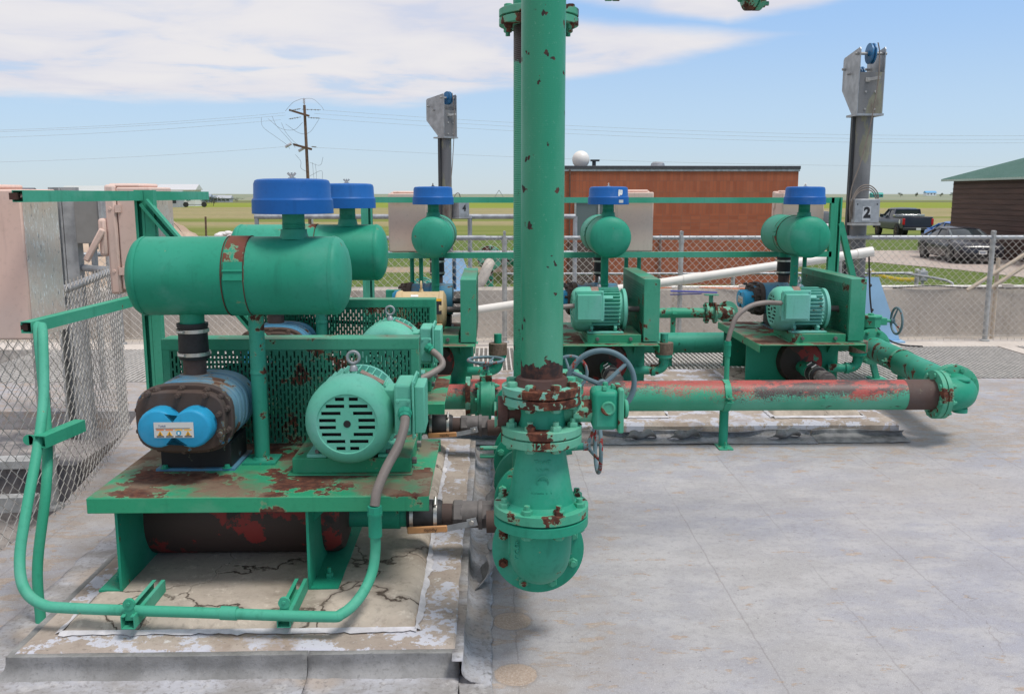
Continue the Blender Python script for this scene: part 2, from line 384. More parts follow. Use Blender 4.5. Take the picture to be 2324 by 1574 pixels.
def m_deck(name='deck_coating', tanbias=0.0):
    m, t = newmat(name); tc = t.n('ShaderNodeTexCoord'); co = tc.outputs['Object']
    sp = t.n('ShaderNodeSeparateXYZ'); t.put(sp.inputs[0], co); x, y = sp.outputs[0], sp.outputs[1]
    st = t.scl(co, (.85, 1.25, 1))
    nb = t.noise(st, .9, 5, .6); nm = t.noise(st, 4.5, 8, .68); nf = t.noise(co, 38, 6, .72); ng = t.noise(co, 330, 3, .7); npk = t.noise(t.scl(co, (.8, 1.7, 1)), 9, 9, .7)
    nv = t.noise(co, 110, 5, .7)
    c = t.mix(t.ss(nb, .36, .64), (.415, .405, .395), (.39, .395, .44))
    c = t.mix(t.ss(nm, .42, .62, 0, .75), c, (.52, .51, .50))
    c = t.mix(t.ss(t.noise(st, 1.7, 7, .7), .50, .68, 0, .55), c, (.31, .31, .345)); c = t.mix(t.ss(t.noise(co, .55, 5, .6), .48, .62, 0, .5), c, (.45, .42, .39))
    c = t.mix(t.ss(nf, .50, .64, 0, .5), c, (.30, .29, .29))
    c = t.mix(t.ss(nv, .55, .66, 0, .45), c, (.56, .55, .55))
    # peeled coating: more towards the equipment pads and the left
    near = t.m('MAXIMUM', t.ss(y, 4.3, 5.2, 0, .085), t.m('MAXIMUM', t.ss(x, .9, 0, 0, .06), t.ss(x, -1.3, -1.9, 0, .09)))
    pk = t.m('ADD', t.m('ADD', npk, near), tanbias)
    pm = t.ss(pk, .610, .618)
    c = t.mix(pm, c, t.mix(t.ss(nf, .4, .6), (.42, .33, .26), (.50, .42, .35)))
    dz = t.m('MULTIPLY', t.m('MAXIMUM', t.ss(x, .75, .15), t.ss(y, 4.5, 5.2)), t.ss(t.noise(co, 3.2, 7, .7), .44, .62, 0, .65))
    c = t.mix(dz, c, (.36, .315, .275))
    # slab joints
    wn = t.m('MULTIPLY', t.m('SUBTRACT', nm, .5), .05)
    xj = t.m('ABSOLUTE', t.m('SUBTRACT', t.m('FRACT', t.m('DIVIDE', t.m('ADD', t.m('ADD', x, t.m('MULTIPLY', wn, .6)), .115), .39)), .5))
    jt = t.m('MULTIPLY', t.ss(xj, .011, .004), t.ss(t.noise(t.scl(co, (2.6, .5, 1)), 1, 4, .6), .44, .58, .04, .38))
    c = t.mix(jt, c, (.20, .18, .17))
    # thin cracks
    vo = t.n('ShaderNodeTexVoronoi', feature='DISTANCE_TO_EDGE'); 
    wc = t.n('ShaderNodeVectorMath', operation='ADD'); t.put(wc.inputs[0], co)
    nz = t.n('ShaderNodeTexNoise'); t.put(nz.inputs['Vector'], co); nz.inputs['Scale'].default_value = 3; nz.inputs['Detail'].default_value = 6
    sc_ = t.n('ShaderNodeVectorMath', operation='SCALE'); t.put(sc_.inputs[0], nz.outputs[1]); sc_.inputs['Scale'].default_value = .5; t.put(wc.inputs[1], sc_.outputs[0])
    t.put(vo.inputs['Vector'], wc.outputs[0]); vo.inputs['Scale'].default_value = 1.1
    c = t.mix(t.m('MULTIPLY', t.ss(vo.outputs[0], .005, .001), t.ss(nb, .52, .62, 0, .4)), c, (.19, .16, .14))
    # two round cores where the coating is gone
    def ring(cx, cy, rr):
        dx = t.m('SUBTRACT', x, cx); dy = t.m('SUBTRACT', y, cy)
        d = t.m('SQRT', t.m('ADD', t.m('MULTIPLY', dx, dx), t.m('MULTIPLY', dy, dy)))
        return t.m('ADD', d, t.m('MULTIPLY', t.m('SUBTRACT', nf, .5), .018)), rr
    for cx, cy, rr in ((.067, 2.926, .066), (.07, 2.571, .066)):
        d, rr = ring(cx, cy, rr)
        c = t.mix(t.m('MULTIPLY', t.ss(d, rr + .012, rr), .5), c, (.25, .22, .19))
        c = t.mix(t.ss(d, rr, rr - .003), c, t.mix(t.ss(nv, .4, .6), (.40, .30, .22), (.50, .40, .31)))
    c = t.mix(t.ss(ng, .40, .62, 0, .42), c, (.22, .21, .205)); c = t.mix(t.ss(t.noise(co, 190, 2, .6), .60, .68, 0, .5), c, (.62, .60, .58))
    c = t.mix(t.ss(t.noise(co, 75, 2, .5), .70, .74, 0, .7), c, (.11, .10, .10))
    h = t.m('ADD', t.m('MULTIPLY', ng, .5), t.m('SUBTRACT', t.m('MULTIPLY', nf, .6), t.m('MULTIPLY', pm, .7)))
    c = t.mix(1.0, c, (.945, .935, .945, 1), 'MULTIPLY')
    t.out(c, .78, 0, h, .5, .004, spec=.35); return m
MDeck = m_deck()
def m_conc(name, a, b, dark=(.15, .13, .12), stain=.0, crack=0.0, paintm=0.0, sc=3.0):
    m, t = newmat(name); co = t.coords(False)
    nb = t.noise(co, sc, 6, .6); nf = t.noise(co, sc * 12, 7, .7); ng = t.noise(co, 300, 2)
    c = t.mix(t.ss(nb, .35, .65), a, b)
    c = t.mix(t.ss(nf, .5, .7, 0, .5), c, tuple(x * .6 for x in a))
    if stain:
        sp = t.n('ShaderNodeSeparateXYZ'); t.put(sp.inputs[0], co)
        ns = t.noise(t.scl(co, (3, 3, .25)), 1.5, 5, .6); c = t.mix(t.ss(ns, .5, .75, 0, stain), c, dark)
    if paintm:
        pn = t.noise(co, 8, 9, .72); c = t.mix(t.ss(pn, 1 - paintm, 1 - paintm + .02), c, (.52, .52, .57))
        p2 = t.noise(co, 17, 8, .75); c = t.mix(t.ss(p2, .62, .66, 0, .8), c, (.60, .585, .57)); c = t.mix(t.ss(t.noise(co, 3, 6, .6), .55, .68, 0, .6), c, (.27, .20, .155)); c = t.mix(t.ss(t.noise(co, 45, 4, .7), .60, .68, 0, .7), c, (.17, .145, .125))
    hh = t.m('ADD', t.m('MULTIPLY', nf, .8), t.m('MULTIPLY', ng, .2))
    if crack:
        nz = t.n('ShaderNodeTexNoise'); t.put(nz.inputs['Vector'], co); nz.inputs['Scale'].default_value = 6; nz.inputs['Detail'].default_value = 6
        s2 = t.n('ShaderNodeVectorMath', operation='SCALE'); t.put(s2.inputs[0], nz.outputs[1]); s2.inputs['Scale'].default_value = .28
        ad = t.n('ShaderNodeVectorMath', operation='ADD'); t.put(ad.inputs[0], co); t.put(ad.inputs[1], s2.outputs[0])
        vo = t.n('ShaderNodeTexVoronoi', feature='DISTANCE_TO_EDGE'); t.put(vo.inputs['Vector'], ad.outputs[0]); vo.inputs['Scale'].default_value = crack
        cr = t.ss(vo.outputs[0], .017, .003)
        c = t.mix(t.m('MULTIPLY', t.ss(vo.outputs[0], .07, .01), t.ss(nb, .45, .62, 0, .6)), c, (.22, .18, .15))
        c = t.mix(t.m('MULTIPLY', cr, t.ss(nb, .34, .50)), c, (.085, .065, .05)); c = t.mix(t.ss(t.noise(co, 2.1, 6, .6), .50, .66, 0, .6), c, (.26, .215, .17)); c = t.mix(t.ss(t.noise(co, 26, 6, .75), .56, .64, 0, .55), c, (.62, .55, .46)); hh = t.m('SUBTRACT', hh, cr)
    t.out(c, .88, 0, hh, .5, .006, spec=.25); return m
MCurb = m_conc('curb_concrete', (.34, .28, .235), (.45, .385, .33), paintm=.49)
MPlin = m_conc('plinth_grout', (.40, .345, .29), (.50, .43, .355), crack=2.4, stain=.35, dark=(.20, .16, .13))
MWall = m_conc('basin_concrete', (.42, .375, .325), (.52, .46, .39), stain=.6, dark=(.22, .17, .12), sc=1.2)
MBeige = m_conc('walkway_concrete', (.52, .46, .40), (.60, .54, .48), sc=2)
MPit = m_conc('pit_liner', (.10, .10, .11), (.40, .36, .33), sc=2.6)
MSeal = simple('white_sealant', (.55, .53, .545), .75, var=.22, sc=14)
def m_membrane():
    m, t = newmat('grey_membrane'); tc = t.n('ShaderNodeTexCoord'); co = tc.outputs['Object']
    a = t.noise(t.scl(co, (.8, 1.6, 2.2)), 5, 7, .66); b = t.noise(co, 13, 8, .72); d = t.noise(co, 60, 5, .7); e = t.noise(co, 2.2, 4)
    c = t.mix(t.ss(a, .38, .62), (.29, .275, .265), (.42, .42, .445))
    c = t.mix(t.ss(b, .54, .66, 0, .45), c, (.54, .52, .50))
    c = t.mix(t.ss(e, .52, .62, 0, .75), c, (.40, .33, .27))
    c = t.mix(t.ss(d, .50, .64, 0, .6), c, (.19, .175, .165)); c = t.mix(t.ss(t.noise(t.scl(co, (.6, 2.2, 3)), 3, 6, .65), .54, .64, 0, .55), c, (.23, .21, .20))
    t.out(c, .8, 0, t.m('ADD', b, t.m('MULTIPLY', d, .8)), .6, .006, spec=.25); return m
MMem = m_membrane()
MMemD = simple('lifted_membrane', (.27, .26, .25), .75, var=.35, sc=14)
def m_brick(name, bw, bh, z0):
    m, t = newmat(name); tc = t.n('ShaderNodeTexCoord'); co = tc.outputs['Object']
    sp = t.n('ShaderNodeSeparateXYZ'); t.put(sp.inputs[0], co); cb = t.n('ShaderNodeCombineXYZ'); t.put(cb.inputs[0], t.m('ADD', sp.outputs[0], sp.outputs[1])); t.put(cb.inputs[1], t.m('SUBTRACT', sp.outputs[2], z0))
    b = t.n('ShaderNodeTexBrick', offset=0.0, squash=1.0); t.put(b.inputs['Vector'], cb.outputs[0])
    b.inputs['Color1'].default_value = (.42, .115, .052, 1); b.inputs['Color2'].default_value = (.33, .085, .04, 1); b.inputs['Mortar'].default_value = (.24, .105, .07, 1)
    b.inputs['Scale'].default_value = 1; b.inputs['Mortar Size'].default_value = .006; b.inputs['Brick Width'].default_value = bw; b.inputs['Row Height'].default_value = bh; b.inputs['Bias'].default_value = -.1
    c = t.mix(t.ss(t.noise(co, 2, 5), .4, .7, 0, .35), b.outputs[0], (.42, .15, .085))
    t.out(c, .8, 0, b.outputs[1], -.4 if False else .3, .004); return m
MBrS = m_brick('brick_soldier', .105, .345, 2.22 - .345 * 4)
MBrH = m_brick('brick_course', .30, .105, -1.4)
def m_ground():
    m, t = newmat('prairie_ground'); tc = t.n('ShaderNodeTexCoord'); co = tc.outputs['Object']
    sp = t.n('ShaderNodeSeparateXYZ'); t.put(sp.inputs[0], co); x, y = sp.outputs[0], sp.outputs[1]
    wob = t.noise(t.scl(co, (.01, .03, 1)), 1, 4); fine = t.noise(co, .9, 8, .75); mid = t.noise(t.scl(co, (.02, .12, 1)), 1, 6, .7); vf = t.noise(co, 14, 6, .7)
    nearf = t.noise(co, 4, 7, .7)
    yy = t.m('ADD', y, t.m('MULTIPLY', t.m('MULTIPLY', t.m('SUBTRACT', wob, .5), .5), y))
    lawn = t.mix(t.ss(nearf, .35, .65), (.10, .155, .032), (.17, .215, .06)); lawn = t.mix(t.ss(fine, .52, .70, 0, .55), lawn, (.22, .20, .09))
    lawn = t.mix(t.ss(vf, .4, .6, 0, .5), lawn, (.05, .085, .02))
    grn = t.mix(t.ss(mid, .3, .7), (.14, .18, .035), (.22, .23, .07))
    tan = t.mix(t.ss(mid, .3, .7), (.34, .28, .15), (.27, .25, .11)); tan = t.mix(t.ss(fine, .45, .65, 0, .5), tan, (.17, .155, .075))
    bgr = t.mix(t.ss(mid, .3, .7), (.20, .25, .035), (.24, .27, .05))
    far = t.mix(t.ss(mid, .3, .7), (.12, .15, .06), (.20, .18, .10))
    c = lawn
    for lo, hi, cc in ((58, 66, grn), (80, 92, tan), (100, 106, grn), (113, 122, tan), (196, 205, bgr), (330, 345, far), (420, 440, grn), (520, 560, far)):
        c = t.mix(t.ss(yy, lo, hi), c, cc)
    # dirt yard on the left and gravel verge
    dm = t.m('MULTIPLY', t.ss(t.m('ADD', x, t.m('MULTIPLY', t.m('SUBTRACT', fine, .5), 3)), -7.5, -9), t.ss(y, 64, 58))
    c = t.mix(dm, c, t.mix(t.ss(fine, .4, .6), (.36, .27, .20), (.48, .38, .29)))
    tr = t.m('MULTIPLY', t.ss(t.m('ADD', y, t.m('MULTIPLY', t.m('SUBTRACT', fine, .5), 3)), 33.5, 34.5), t.m('MULTIPLY', t.ss(y, 37, 36), t.ss(x, 6, 3)))
    c = t.mix(t.m('MULTIPLY', tr, .8), c, (.42, .32, .24))
    t.out(c, .95, 0, t.m('ADD', vf, nearf), .6, .05, spec=.1); return m
MGrd = m_ground()
def m_gravel():
    m, t = newmat('gravel_drive'); tc = t.n('ShaderNodeTexCoord'); co = tc.outputs['Object']
    a = t.noise(co, 6, 8, .8); b = t.noise(co, .5, 4)
    c = t.mix(t.ss(a, .35, .65), (.34, .27, .23), (.52, .45, .40)); c = t.mix(t.ss(b, .4, .6, 0, .5), c, (.46, .41, .36))
    t.out(c, .95, 0, a, .5, .03, spec=.1); return m
MGrav = m_gravel()

# ================================================================== SETTING
GZ = -1.4
def strips(name, x0, x1, y0, y1, z, mat, hole=None):
    mb = M()
    if hole:
        hx0, hx1, hy0, hy1 = hole
        for a, b, c_, d in ((x0, x1, y0, hy0), (x0, x1, hy1, y1), (x0, hx0, hy0, hy1), (hx1, x1, hy0, hy1)):
            mb.add([(a, c_, z), (b, c_, z), (b, d, z), (a, d, z)], [(0, 1, 2, 3)])
    else: mb.add([(x0, y0, z), (x1, y0, z), (x1, y1, z), (x0, y1, z)], [(0, 1, 2, 3)])
    return struct(name, mb, mat)
strips('ground', -6000, 6000, -300, 9000, GZ, MGrd)
# hills on the horizon
def hill_h(x, y):
    if y < 470: return 0.0
    v = (y - 470) / 2200.0
    left = 1 / (1 + math.exp((x + .12 * y) / (.12 * y)))
    h = 3.1 * min(1, v * (2.2 + 3.4 * left)) ** .7 + v * 2.2 * (.55 + .45 * noise.noise((x * .0009, 2.2, 0)))
    k = min(1, v * 8)
    return max(0, h + k * (.5 * noise.noise((x * .006, y * .004, 1)) + .35 * noise.noise((x * .02, y * .01, 4)) * (1 + left)))
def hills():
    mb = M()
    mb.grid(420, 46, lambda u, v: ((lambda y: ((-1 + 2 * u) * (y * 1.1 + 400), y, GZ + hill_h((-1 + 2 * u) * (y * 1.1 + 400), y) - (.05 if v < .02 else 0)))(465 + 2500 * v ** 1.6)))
    m, t = newmat('hazed_hill_grass'); tc = t.n('ShaderNodeTexCoord'); co = tc.outputs['Object']
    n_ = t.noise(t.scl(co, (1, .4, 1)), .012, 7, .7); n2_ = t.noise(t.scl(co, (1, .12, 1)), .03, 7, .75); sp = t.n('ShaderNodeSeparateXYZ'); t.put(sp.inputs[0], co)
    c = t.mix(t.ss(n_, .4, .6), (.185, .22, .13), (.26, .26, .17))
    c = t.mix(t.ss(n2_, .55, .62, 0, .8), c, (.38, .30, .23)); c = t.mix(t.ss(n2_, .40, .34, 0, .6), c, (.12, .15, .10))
    c = t.mix(t.ss(sp.outputs[1], 700, 2600, .15, .6), c, (.34, .40, .40))  # distance haze painted into the hill colour, stronger further back
    t.out(c, .95, spec=.1)
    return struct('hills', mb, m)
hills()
# deck (solid slab), walkway strip, basin
DX0 = -9.0
deck = M()
deck.box(-2.0, 14, -4, 4.1, -1.5, 0)                       # in front
deck.add([(-2.0, 4.1, 0), (14, 4.1, 0), (14, 6.05, 0), (-2.36, 6.05, 0), (-2.33, 5.9, 0), (-2.25, 5.55, 0), (-2.08, 4.6, 0), (-2.0, 4.1, 0)][:7], [(0, 1, 2, 3, 4, 5, 6)])
deck.add([(-2.0, 4.1, 0), (-2.08, 4.6, 0), (-2.25, 5.55, 0), (-2.33, 5.9, 0), (-2.36, 6.05, 0), (-2.0, 4.1, -1.5), (-2.08, 4.6, -1.5), (-2.25, 5.55, -1.5), (-2.33, 5.9, -1.5), (-2.36, 6.05, -1.5)],
         [(0, 1, 6, 5), (1, 2, 7, 6), (2, 3, 8, 7), (3, 4, 9, 8)])
deck.add([(DX0, 6.05, 0), (14, 6.05, 0), (14, 7.02, 0), (DX0, 7.02, 0), (DX0, 6.05, -1.5), (-2.36, 6.05, -1.5)], [(0, 1, 2, 3), (4, 5, 1, 0)][:1])
deck.add([(DX0, 6.05, 0), (-2.36, 6.05, 0), (-2.36, 6.05, -1.5), (DX0, 6.05, -1.5)], [(0, 3, 2, 1)])
struct('deck', deck, MDeck, flat=True)
wk = M(); wk.box(DX0, 14, 8.56, 9.0, -1.5, 0.0); struct('walkway', wk, MBeige, flat=True)
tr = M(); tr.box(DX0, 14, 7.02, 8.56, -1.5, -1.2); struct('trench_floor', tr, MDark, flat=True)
dv = M()
for x in (4.86,): dv.box(x, x + .16, 7.02, 8.56, -1.2, 0)
struct('walkway_divider', dv, MBeige, flat=True)
bas = M(); bas.box(DX0, 14, 9.0, 13.95, -1.5, -1.15)
struct('basin_floor', bas, MPit, flat=True)
bw = M(); bw.box(DX0 - 3, 22, 13.95, 14.45, -1.5, 0); bw.box(DX0 - 3, 22, 13.45, 13.95, -1.5, -.74)
tag(obj('basin_wall', bw, MWall, bevel=.012), 'long stained concrete basin wall running across behind the chain-link fence', 'wall')
pf = M(); pf.box(DX0, -2.0, -4, 6.05, -1.5, -1.3); struct('pit_floor', pf, MPit, flat=True)
pw = M(); pw.box(-5.6, -2.42, 5.2, 6.04, -1.3, -.12)
pw.add([(-5.6, 4.2, -1.3), (-2.42, 4.2, -1.3), (-2.42, 5.2, -.45), (-5.6, 5.2, -.45)], [(0, 1, 2, 3)])
tag(obj('pit_wall', pw, MPit, flat=True), 'black-stained concrete wall of the sunken pit behind the left fence', 'wall')
al = M(); al.beam((-5.4, 4.95, -.08), (-2.5, 5.15, -.08), .12, .05); al.beam((-5.4, 4.6, -.24), (-2.5, 4.9, -.24), .07, .09)
tag(obj('aluminium_channel', al, MGalv2, bevel=.004), 'pale aluminium channel laid across the pit behind the left fence', 'channel')
# pit machine (green drum with flanges)
pm = thing('pit_drum', 'dull green flanged drum half hidden down in the pit at the left edge', 'drum', (-2.45, 3.75, -.55))
pm.rotation_euler = (0, R(18), R(25))
obj('drum_shell', M().lathe([(-.5, .30), (.1, .30)], (0, 0, 0), (0, 1, 0), 32), simple('olive_paint', (.12, .17, .09), .6), pm)
for yy in (-.1, .16): obj('rim', M().lathe([(0, .30), (0, .37), (.03, .37), (.03, .30)], (0, yy, 0), (0, 1, 0), 32, (False, False)), simple('pale_rim', (.38, .48, .42), .6), pm)

# gratings
MGrate = simple('grating_steel', (.56, .53, .49), .6, .15)
def grating(x0, x1, label):
    g = thing('floor_grating', label, 'grating', ((x0 + x1) / 2, 7.02, 0), 0, 'bar gratings over the trench')
    mb = M(); x = x0 + .02
    cx = (x0 + x1) / 2
    while x < x1 - .01:
        mb.box(x - cx - .0065, x - cx + .0065, .012, 1.528, -.030, .004); x += .040
    obj('bearing_bars', mb, MGrate, g, flat=True)
    mb = M(); y = .05
    while y < 1.5:
        mb.box(x0 - cx + .01, x1 - cx - .01, y - .004, y + .004, -.012, -.002); y += .1
    obj('cross_rods', mb, MGrate, g, flat=True)
grating(-4.2, -1.5, 'bar grating left of the second blower, leftmost panel')
grating(-1.49, 1.0, 'bar grating behind the blowers around the big riser pipe')
grating(1.01, 2.93, 'bar grating behind the two right-hand blowers')
grating(2.94, 4.85, 'bar grating in the open right of the angled pipe, before the concrete strip')
grating(5.03, 6.8, 'bar grating corner at the right edge beyond the concrete strip')

# pads
def pad(name, x0, x1, y0, y1, h, label, plinths, extra):
    p = thing(name, label, 'concrete pad', ((x0 + x1) / 2, (y0 + y1) / 2, 0)); ox, oy = p.location.x, p.location.y
    def wob(mb_, amp):
        for i, v in enumerate(mb_.v):
            k = noise.noise((v[0] * 7, v[1] * 7, v[2] * 9)) * amp; mb_.v[i] = (v[0] + k, v[1] + k, v[2] + (k * .5 if v[2] > .05 else 0))
        return mb_
    mb = M(); n = 60
    X0, X1, Y0, Y1 = x0 - ox, x1 - ox, y0 - oy, y1 - oy
    bv = .018
    mb.grid(n, n, lambda u, v: (X0 + bv + (X1 - X0 - 2 * bv) * u, Y0 + bv + (Y1 - Y0 - 2 * bv) * v, h))
    for (a, b, nrm) in (((X0, Y0), (X1, Y0), (0, -1)), ((X1, Y0), (X1, Y1), (1, 0)), ((X1, Y1), (X0, Y1), (0, 1)), ((X0, Y1), (X0, Y0), (-1, 0))):
        a, b = Vector(a), Vector(b); nn = Vector(nrm); tt = (b - a).normalized()
        def fn(u, v, a=a, b=b, nn=nn, tt=tt):
            ins = bv if v > .99 else 0
            q = a.lerp(b, u) + tt * (ins if u < .001 else (-ins if u > .999 else 0)) * 1 - nn * ins
            return (q.x, q.y, (0, h - bv, h)[0 if v < .01 else (1 if v < .9 else 2)])
        mb.grid(n, 2, fn)
    obj('curb', wob(mb, .006), MCurb, p)
    for (a, b, c_, d) in plinths:
        q = M(); a -= ox; b -= ox; c_ -= oy; d -= oy; s_ = .028; ph = h + .03
        q.grid(60, 60, lambda u, v: (a + (b - a) * u, c_ + (d - c_) * v, h + (min(1, 26 * min(u, 1 - u, v, 1 - v)) ** .6) * .036 + .002 + .004 * noise.noise((u * 5, v * 5, 3))))
        wob(q, .008)
        # broken corner
        for i, v in enumerate(q.v):
            dd = math.hypot(v[0] - (b - .12), v[1] - (c_ + .02)); 
            ef = min(1, max(0, (c_ + .07 + .035 * noise.noise((v[0] * 6, 1, 2)) - v[1]) / .05)) if h > 0 else 0
            if v[2] > h + .012: q.v[i] = (v[0], v[1], v[2] - max(0, .17 - dd) * .13 * (1 + noise.noise((v[0] * 40, v[1] * 40, 0))) - ef * .014 * (.6 + abs(noise.noise((v[0] * 30, v[1] * 30, 7))) * 2))
        obj('plinth', q, MPlin, p, sharp=60)
        sl = M(); w_ = .014
        for (A, B) in (((a, c_), (b, c_)), ((b, c_), (b, d)), ((b, d), (a, d)), ((a, d), (a, c_))):
            A, B = Vector(A), Vector(B); T = (B - A).normalized(); Nn = Vector((T.y, -T.x)); Ln = (B - A).length; k = int(Ln / .02)
            vs = []
            for i in range(k + 1):
                P = A.lerp(B, i / k); o1 = w_ * (.9 + 1.1 * noise.noise((P.x * 9 + ox, P.y * 9, 1)) + .9 * noise.noise((P.x * 34 + ox, P.y * 34, 1))); o2 = w_ * (.35 + .25 * noise.noise((P.x * 25, P.y * 25, 5)))
                q1 = P + Nn * o1; q2 = P - Nn * o2; vs += [(q1.x, q1.y, h + .004), (q2.x, q2.y, h + .012)]
            sl.add(vs, [(2 * i, 2 * i + 1, 2 * i + 3, 2 * i + 2) for i in range(k)])
        obj('sealant', sl, MSeal, p)
    return p
PH = .09
pad('equipment_pad', -1.43, -.10, 2.56, 4.98, PH, 'large near concrete pad with cracked plinths and white sealant under the two left blowers',
    [(-1.335, -.235, 2.68, 3.62), (-1.335, -.235, 3.9, 4.75)], None)
pad('equipment_pad', -.95, 2.44, 5.28, 7.0, PH, 'far concrete pad under the three right blowers, paint flaking behind the horizontal pipe',
    [(-.72, -.05, 5.42, 6.9), (.32, 1.08, 5.42, 6.9), (1.72, 2.28, 5.40, 6.9)], None)
MMemV = m_conc('lapped_membrane', (.20, .197, .19), (.31, .305, .30), sc=7)  # darker membrane; its tone also paints shade on the upright laps
# membranes lapped up the curbs
def skirt(name, pts, label, hgt=.083, apron=.16, mat=MMem, amp=.008, curl=0.0, seed=0):
    """pts: polyline on the deck along the curb face (outside on the right)."""
    mb = M(); P = [Vector(p) for p in pts]; rows = 14
    L = [0]
    for a, b in zip(P, P[1:]): L.append(L[-1] + (b - a).length)
    n = int(L[-1] / .018)
    nr = []
    for i in range(len(P)):
        a = (P[i] - P[i - 1]).normalized() if i else None; b = (P[i + 1] - P[i]).normalized() if i < len(P) - 1 else None
        na = Vector((a.y, -a.x)) if a else None; nb_ = Vector((b.y, -b.x)) if b else None
        q = (na + nb_) if (a and b) else (na or nb_); q = q.normalized()
        if a and b: q = q / max(.3, q.dot(na))
        nr.append(q)
    def at(s_):
        s_ *= L[-1]
        for i in range(len(L) - 1):
            if s_ <= L[i + 1] + 1e-6:
                f = (s_ - L[i]) / (L[i + 1] - L[i]); return P[i].lerp(P[i + 1], f), nr[i].lerp(nr[i + 1], f)
        return P[-1], nr[-1]
    def fn(u, v):
        p, nn = at(u); nz = noise.noise((p.x * 6 + seed, p.y * 6, v * 3)); n2_ = noise.noise((p.x * 22, p.y * 22, v * 5 + seed))
        if v > .55:
            f = (v - .55) / .45; out = .009 + .030 * max(0, 1 - f * 2.2) ** 2 - (.030 * (f > .97) if curl < .01 else .004); z = .012 + hgt * f - (.012 if (f > .97 and curl < .01) else 0)
            out += curl * max(0, f - .45) * max(0, noise.noise((p.x * 3.1 + seed, p.y * 3.1, 9)) + .1) * 2.2; 
            z -= curl * .3 * max(0, f - .6) * max(0, noise.noise((p.x * 3.1 + seed, p.y * 3.1, 9)))
        else:
            f = v / .55; out = .042 + apron * (1 - f); z = .003 + .009 * f + .006 * max(0, nz)
        if 0.02 < v < .98: z += abs(amp * n2_) * (.35 if v > .9 else 1); out += amp * nz * (.5 if v > .8 else 1)
        if v <= .02: out += .012 * n2_
        q = p + nn * out; return (q.x, q.y, max(.002, z))
    mb.grid(n, rows, fn)
    o = obj(name, mb, mat, sharp=50)
    if not curl:
        o.data.materials.append(MMemV)
        for i, p in enumerate(o.data.polygons):
            if i // n >= 8: p.material_index = 1
    sm = o.modifiers.new('thick', 'SOLIDIFY'); sm.thickness = .0022; sm.offset = 1
    return tag(o, label, 'membrane', 'flashing strips round the pads')
skirt('flashing_strip', [(-1.43, 5.0), (-1.43, 2.56), (-.55, 2.56)], 'grey membrane flashing wrapped round the front-left corner of the near pad', seed=1)
skirt('flashing_strip', [(-.548, 2.56), (-.10, 2.56)], 'grey membrane flashing with a folded flap at the front-right of the near pad', seed=4)
skirt('flashing_strip', [(-.098, 2.50), (-.098, 3.25), (-.098, 4.95)], 'wrinkled flashing strip peeling along the right side of the near pad', apron=.055, amp=.012, curl=.006, seed=8)
skirt('flashing_strip', [(-.98, 5.27), (1.9, 5.27)], 'dark curling flashing strip under the horizontal pipe along the far pad', hgt=.045, apron=.10, mat=MMem, amp=.010, curl=.07, seed=3)
skirt('flashing_strip', [(1.902, 5.27), (2.45, 5.27)], 'loose dark flashing scrap at the right corner of the far pad', hgt=.045, apron=.09, mat=MMemD, amp=.012, curl=.08, seed=6)
cpch = M(); cpch.grid(22, 26, lambda u, v: (-.10 + .10 * u + .004 * math.sin(v * 19), 2.10 + .46 * v, .010 + .005 * noise.noise((u * 3, v * 6, 2)) + .006 * abs(noise.noise((u * 9, v * 14, 5)))))
o = obj('flashing_strip', cpch, MMem, sharp=70); o.modifiers.new('t', 'SOLIDIFY').thickness = .003; tag(o, 'flat corner patch of grey flashing at the bottom centre below the near pad corner', 'membrane', 'flashing strips round the pads')
def flap(loc, rz, w_, h_, label):
    mb = M()
    mb.grid(14, 8, lambda u, v: ((u - .5) * w_ * (1 - .35 * v), -.02 - .05 * math.sin(v * 2.4) - .015 * math.sin(u * 7), v * h_ + .01 * math.sin(u * 9)))
    o = obj('membrane_flap', mb, MMemD, sharp=70); o.location = loc; o.rotation_euler = (0, 0, rz); s_ = o.modifiers.new('t', 'SOLIDIFY'); s_.thickness = .003
    tag(o, label, 'membrane', 'lifted flashing flaps')
flap((-.06, 3.28, .01), R(80), .28, .12, 'folded grey flap lifting off the right side of the near pad')
flap((-.03, 4.1, .01), R(95), .26, .09, 'torn grey flap near the far end of the near pad')
for i, (x, l) in enumerate(((.87, 'left'), (1.13, 'middle'), (1.72, 'right'))):
    flap((x, 5.24, .015), R(4 + 3 * i), .20, .055, f'curled dark flap on the far pad edge, {l} of the three below the horizontal pipe')

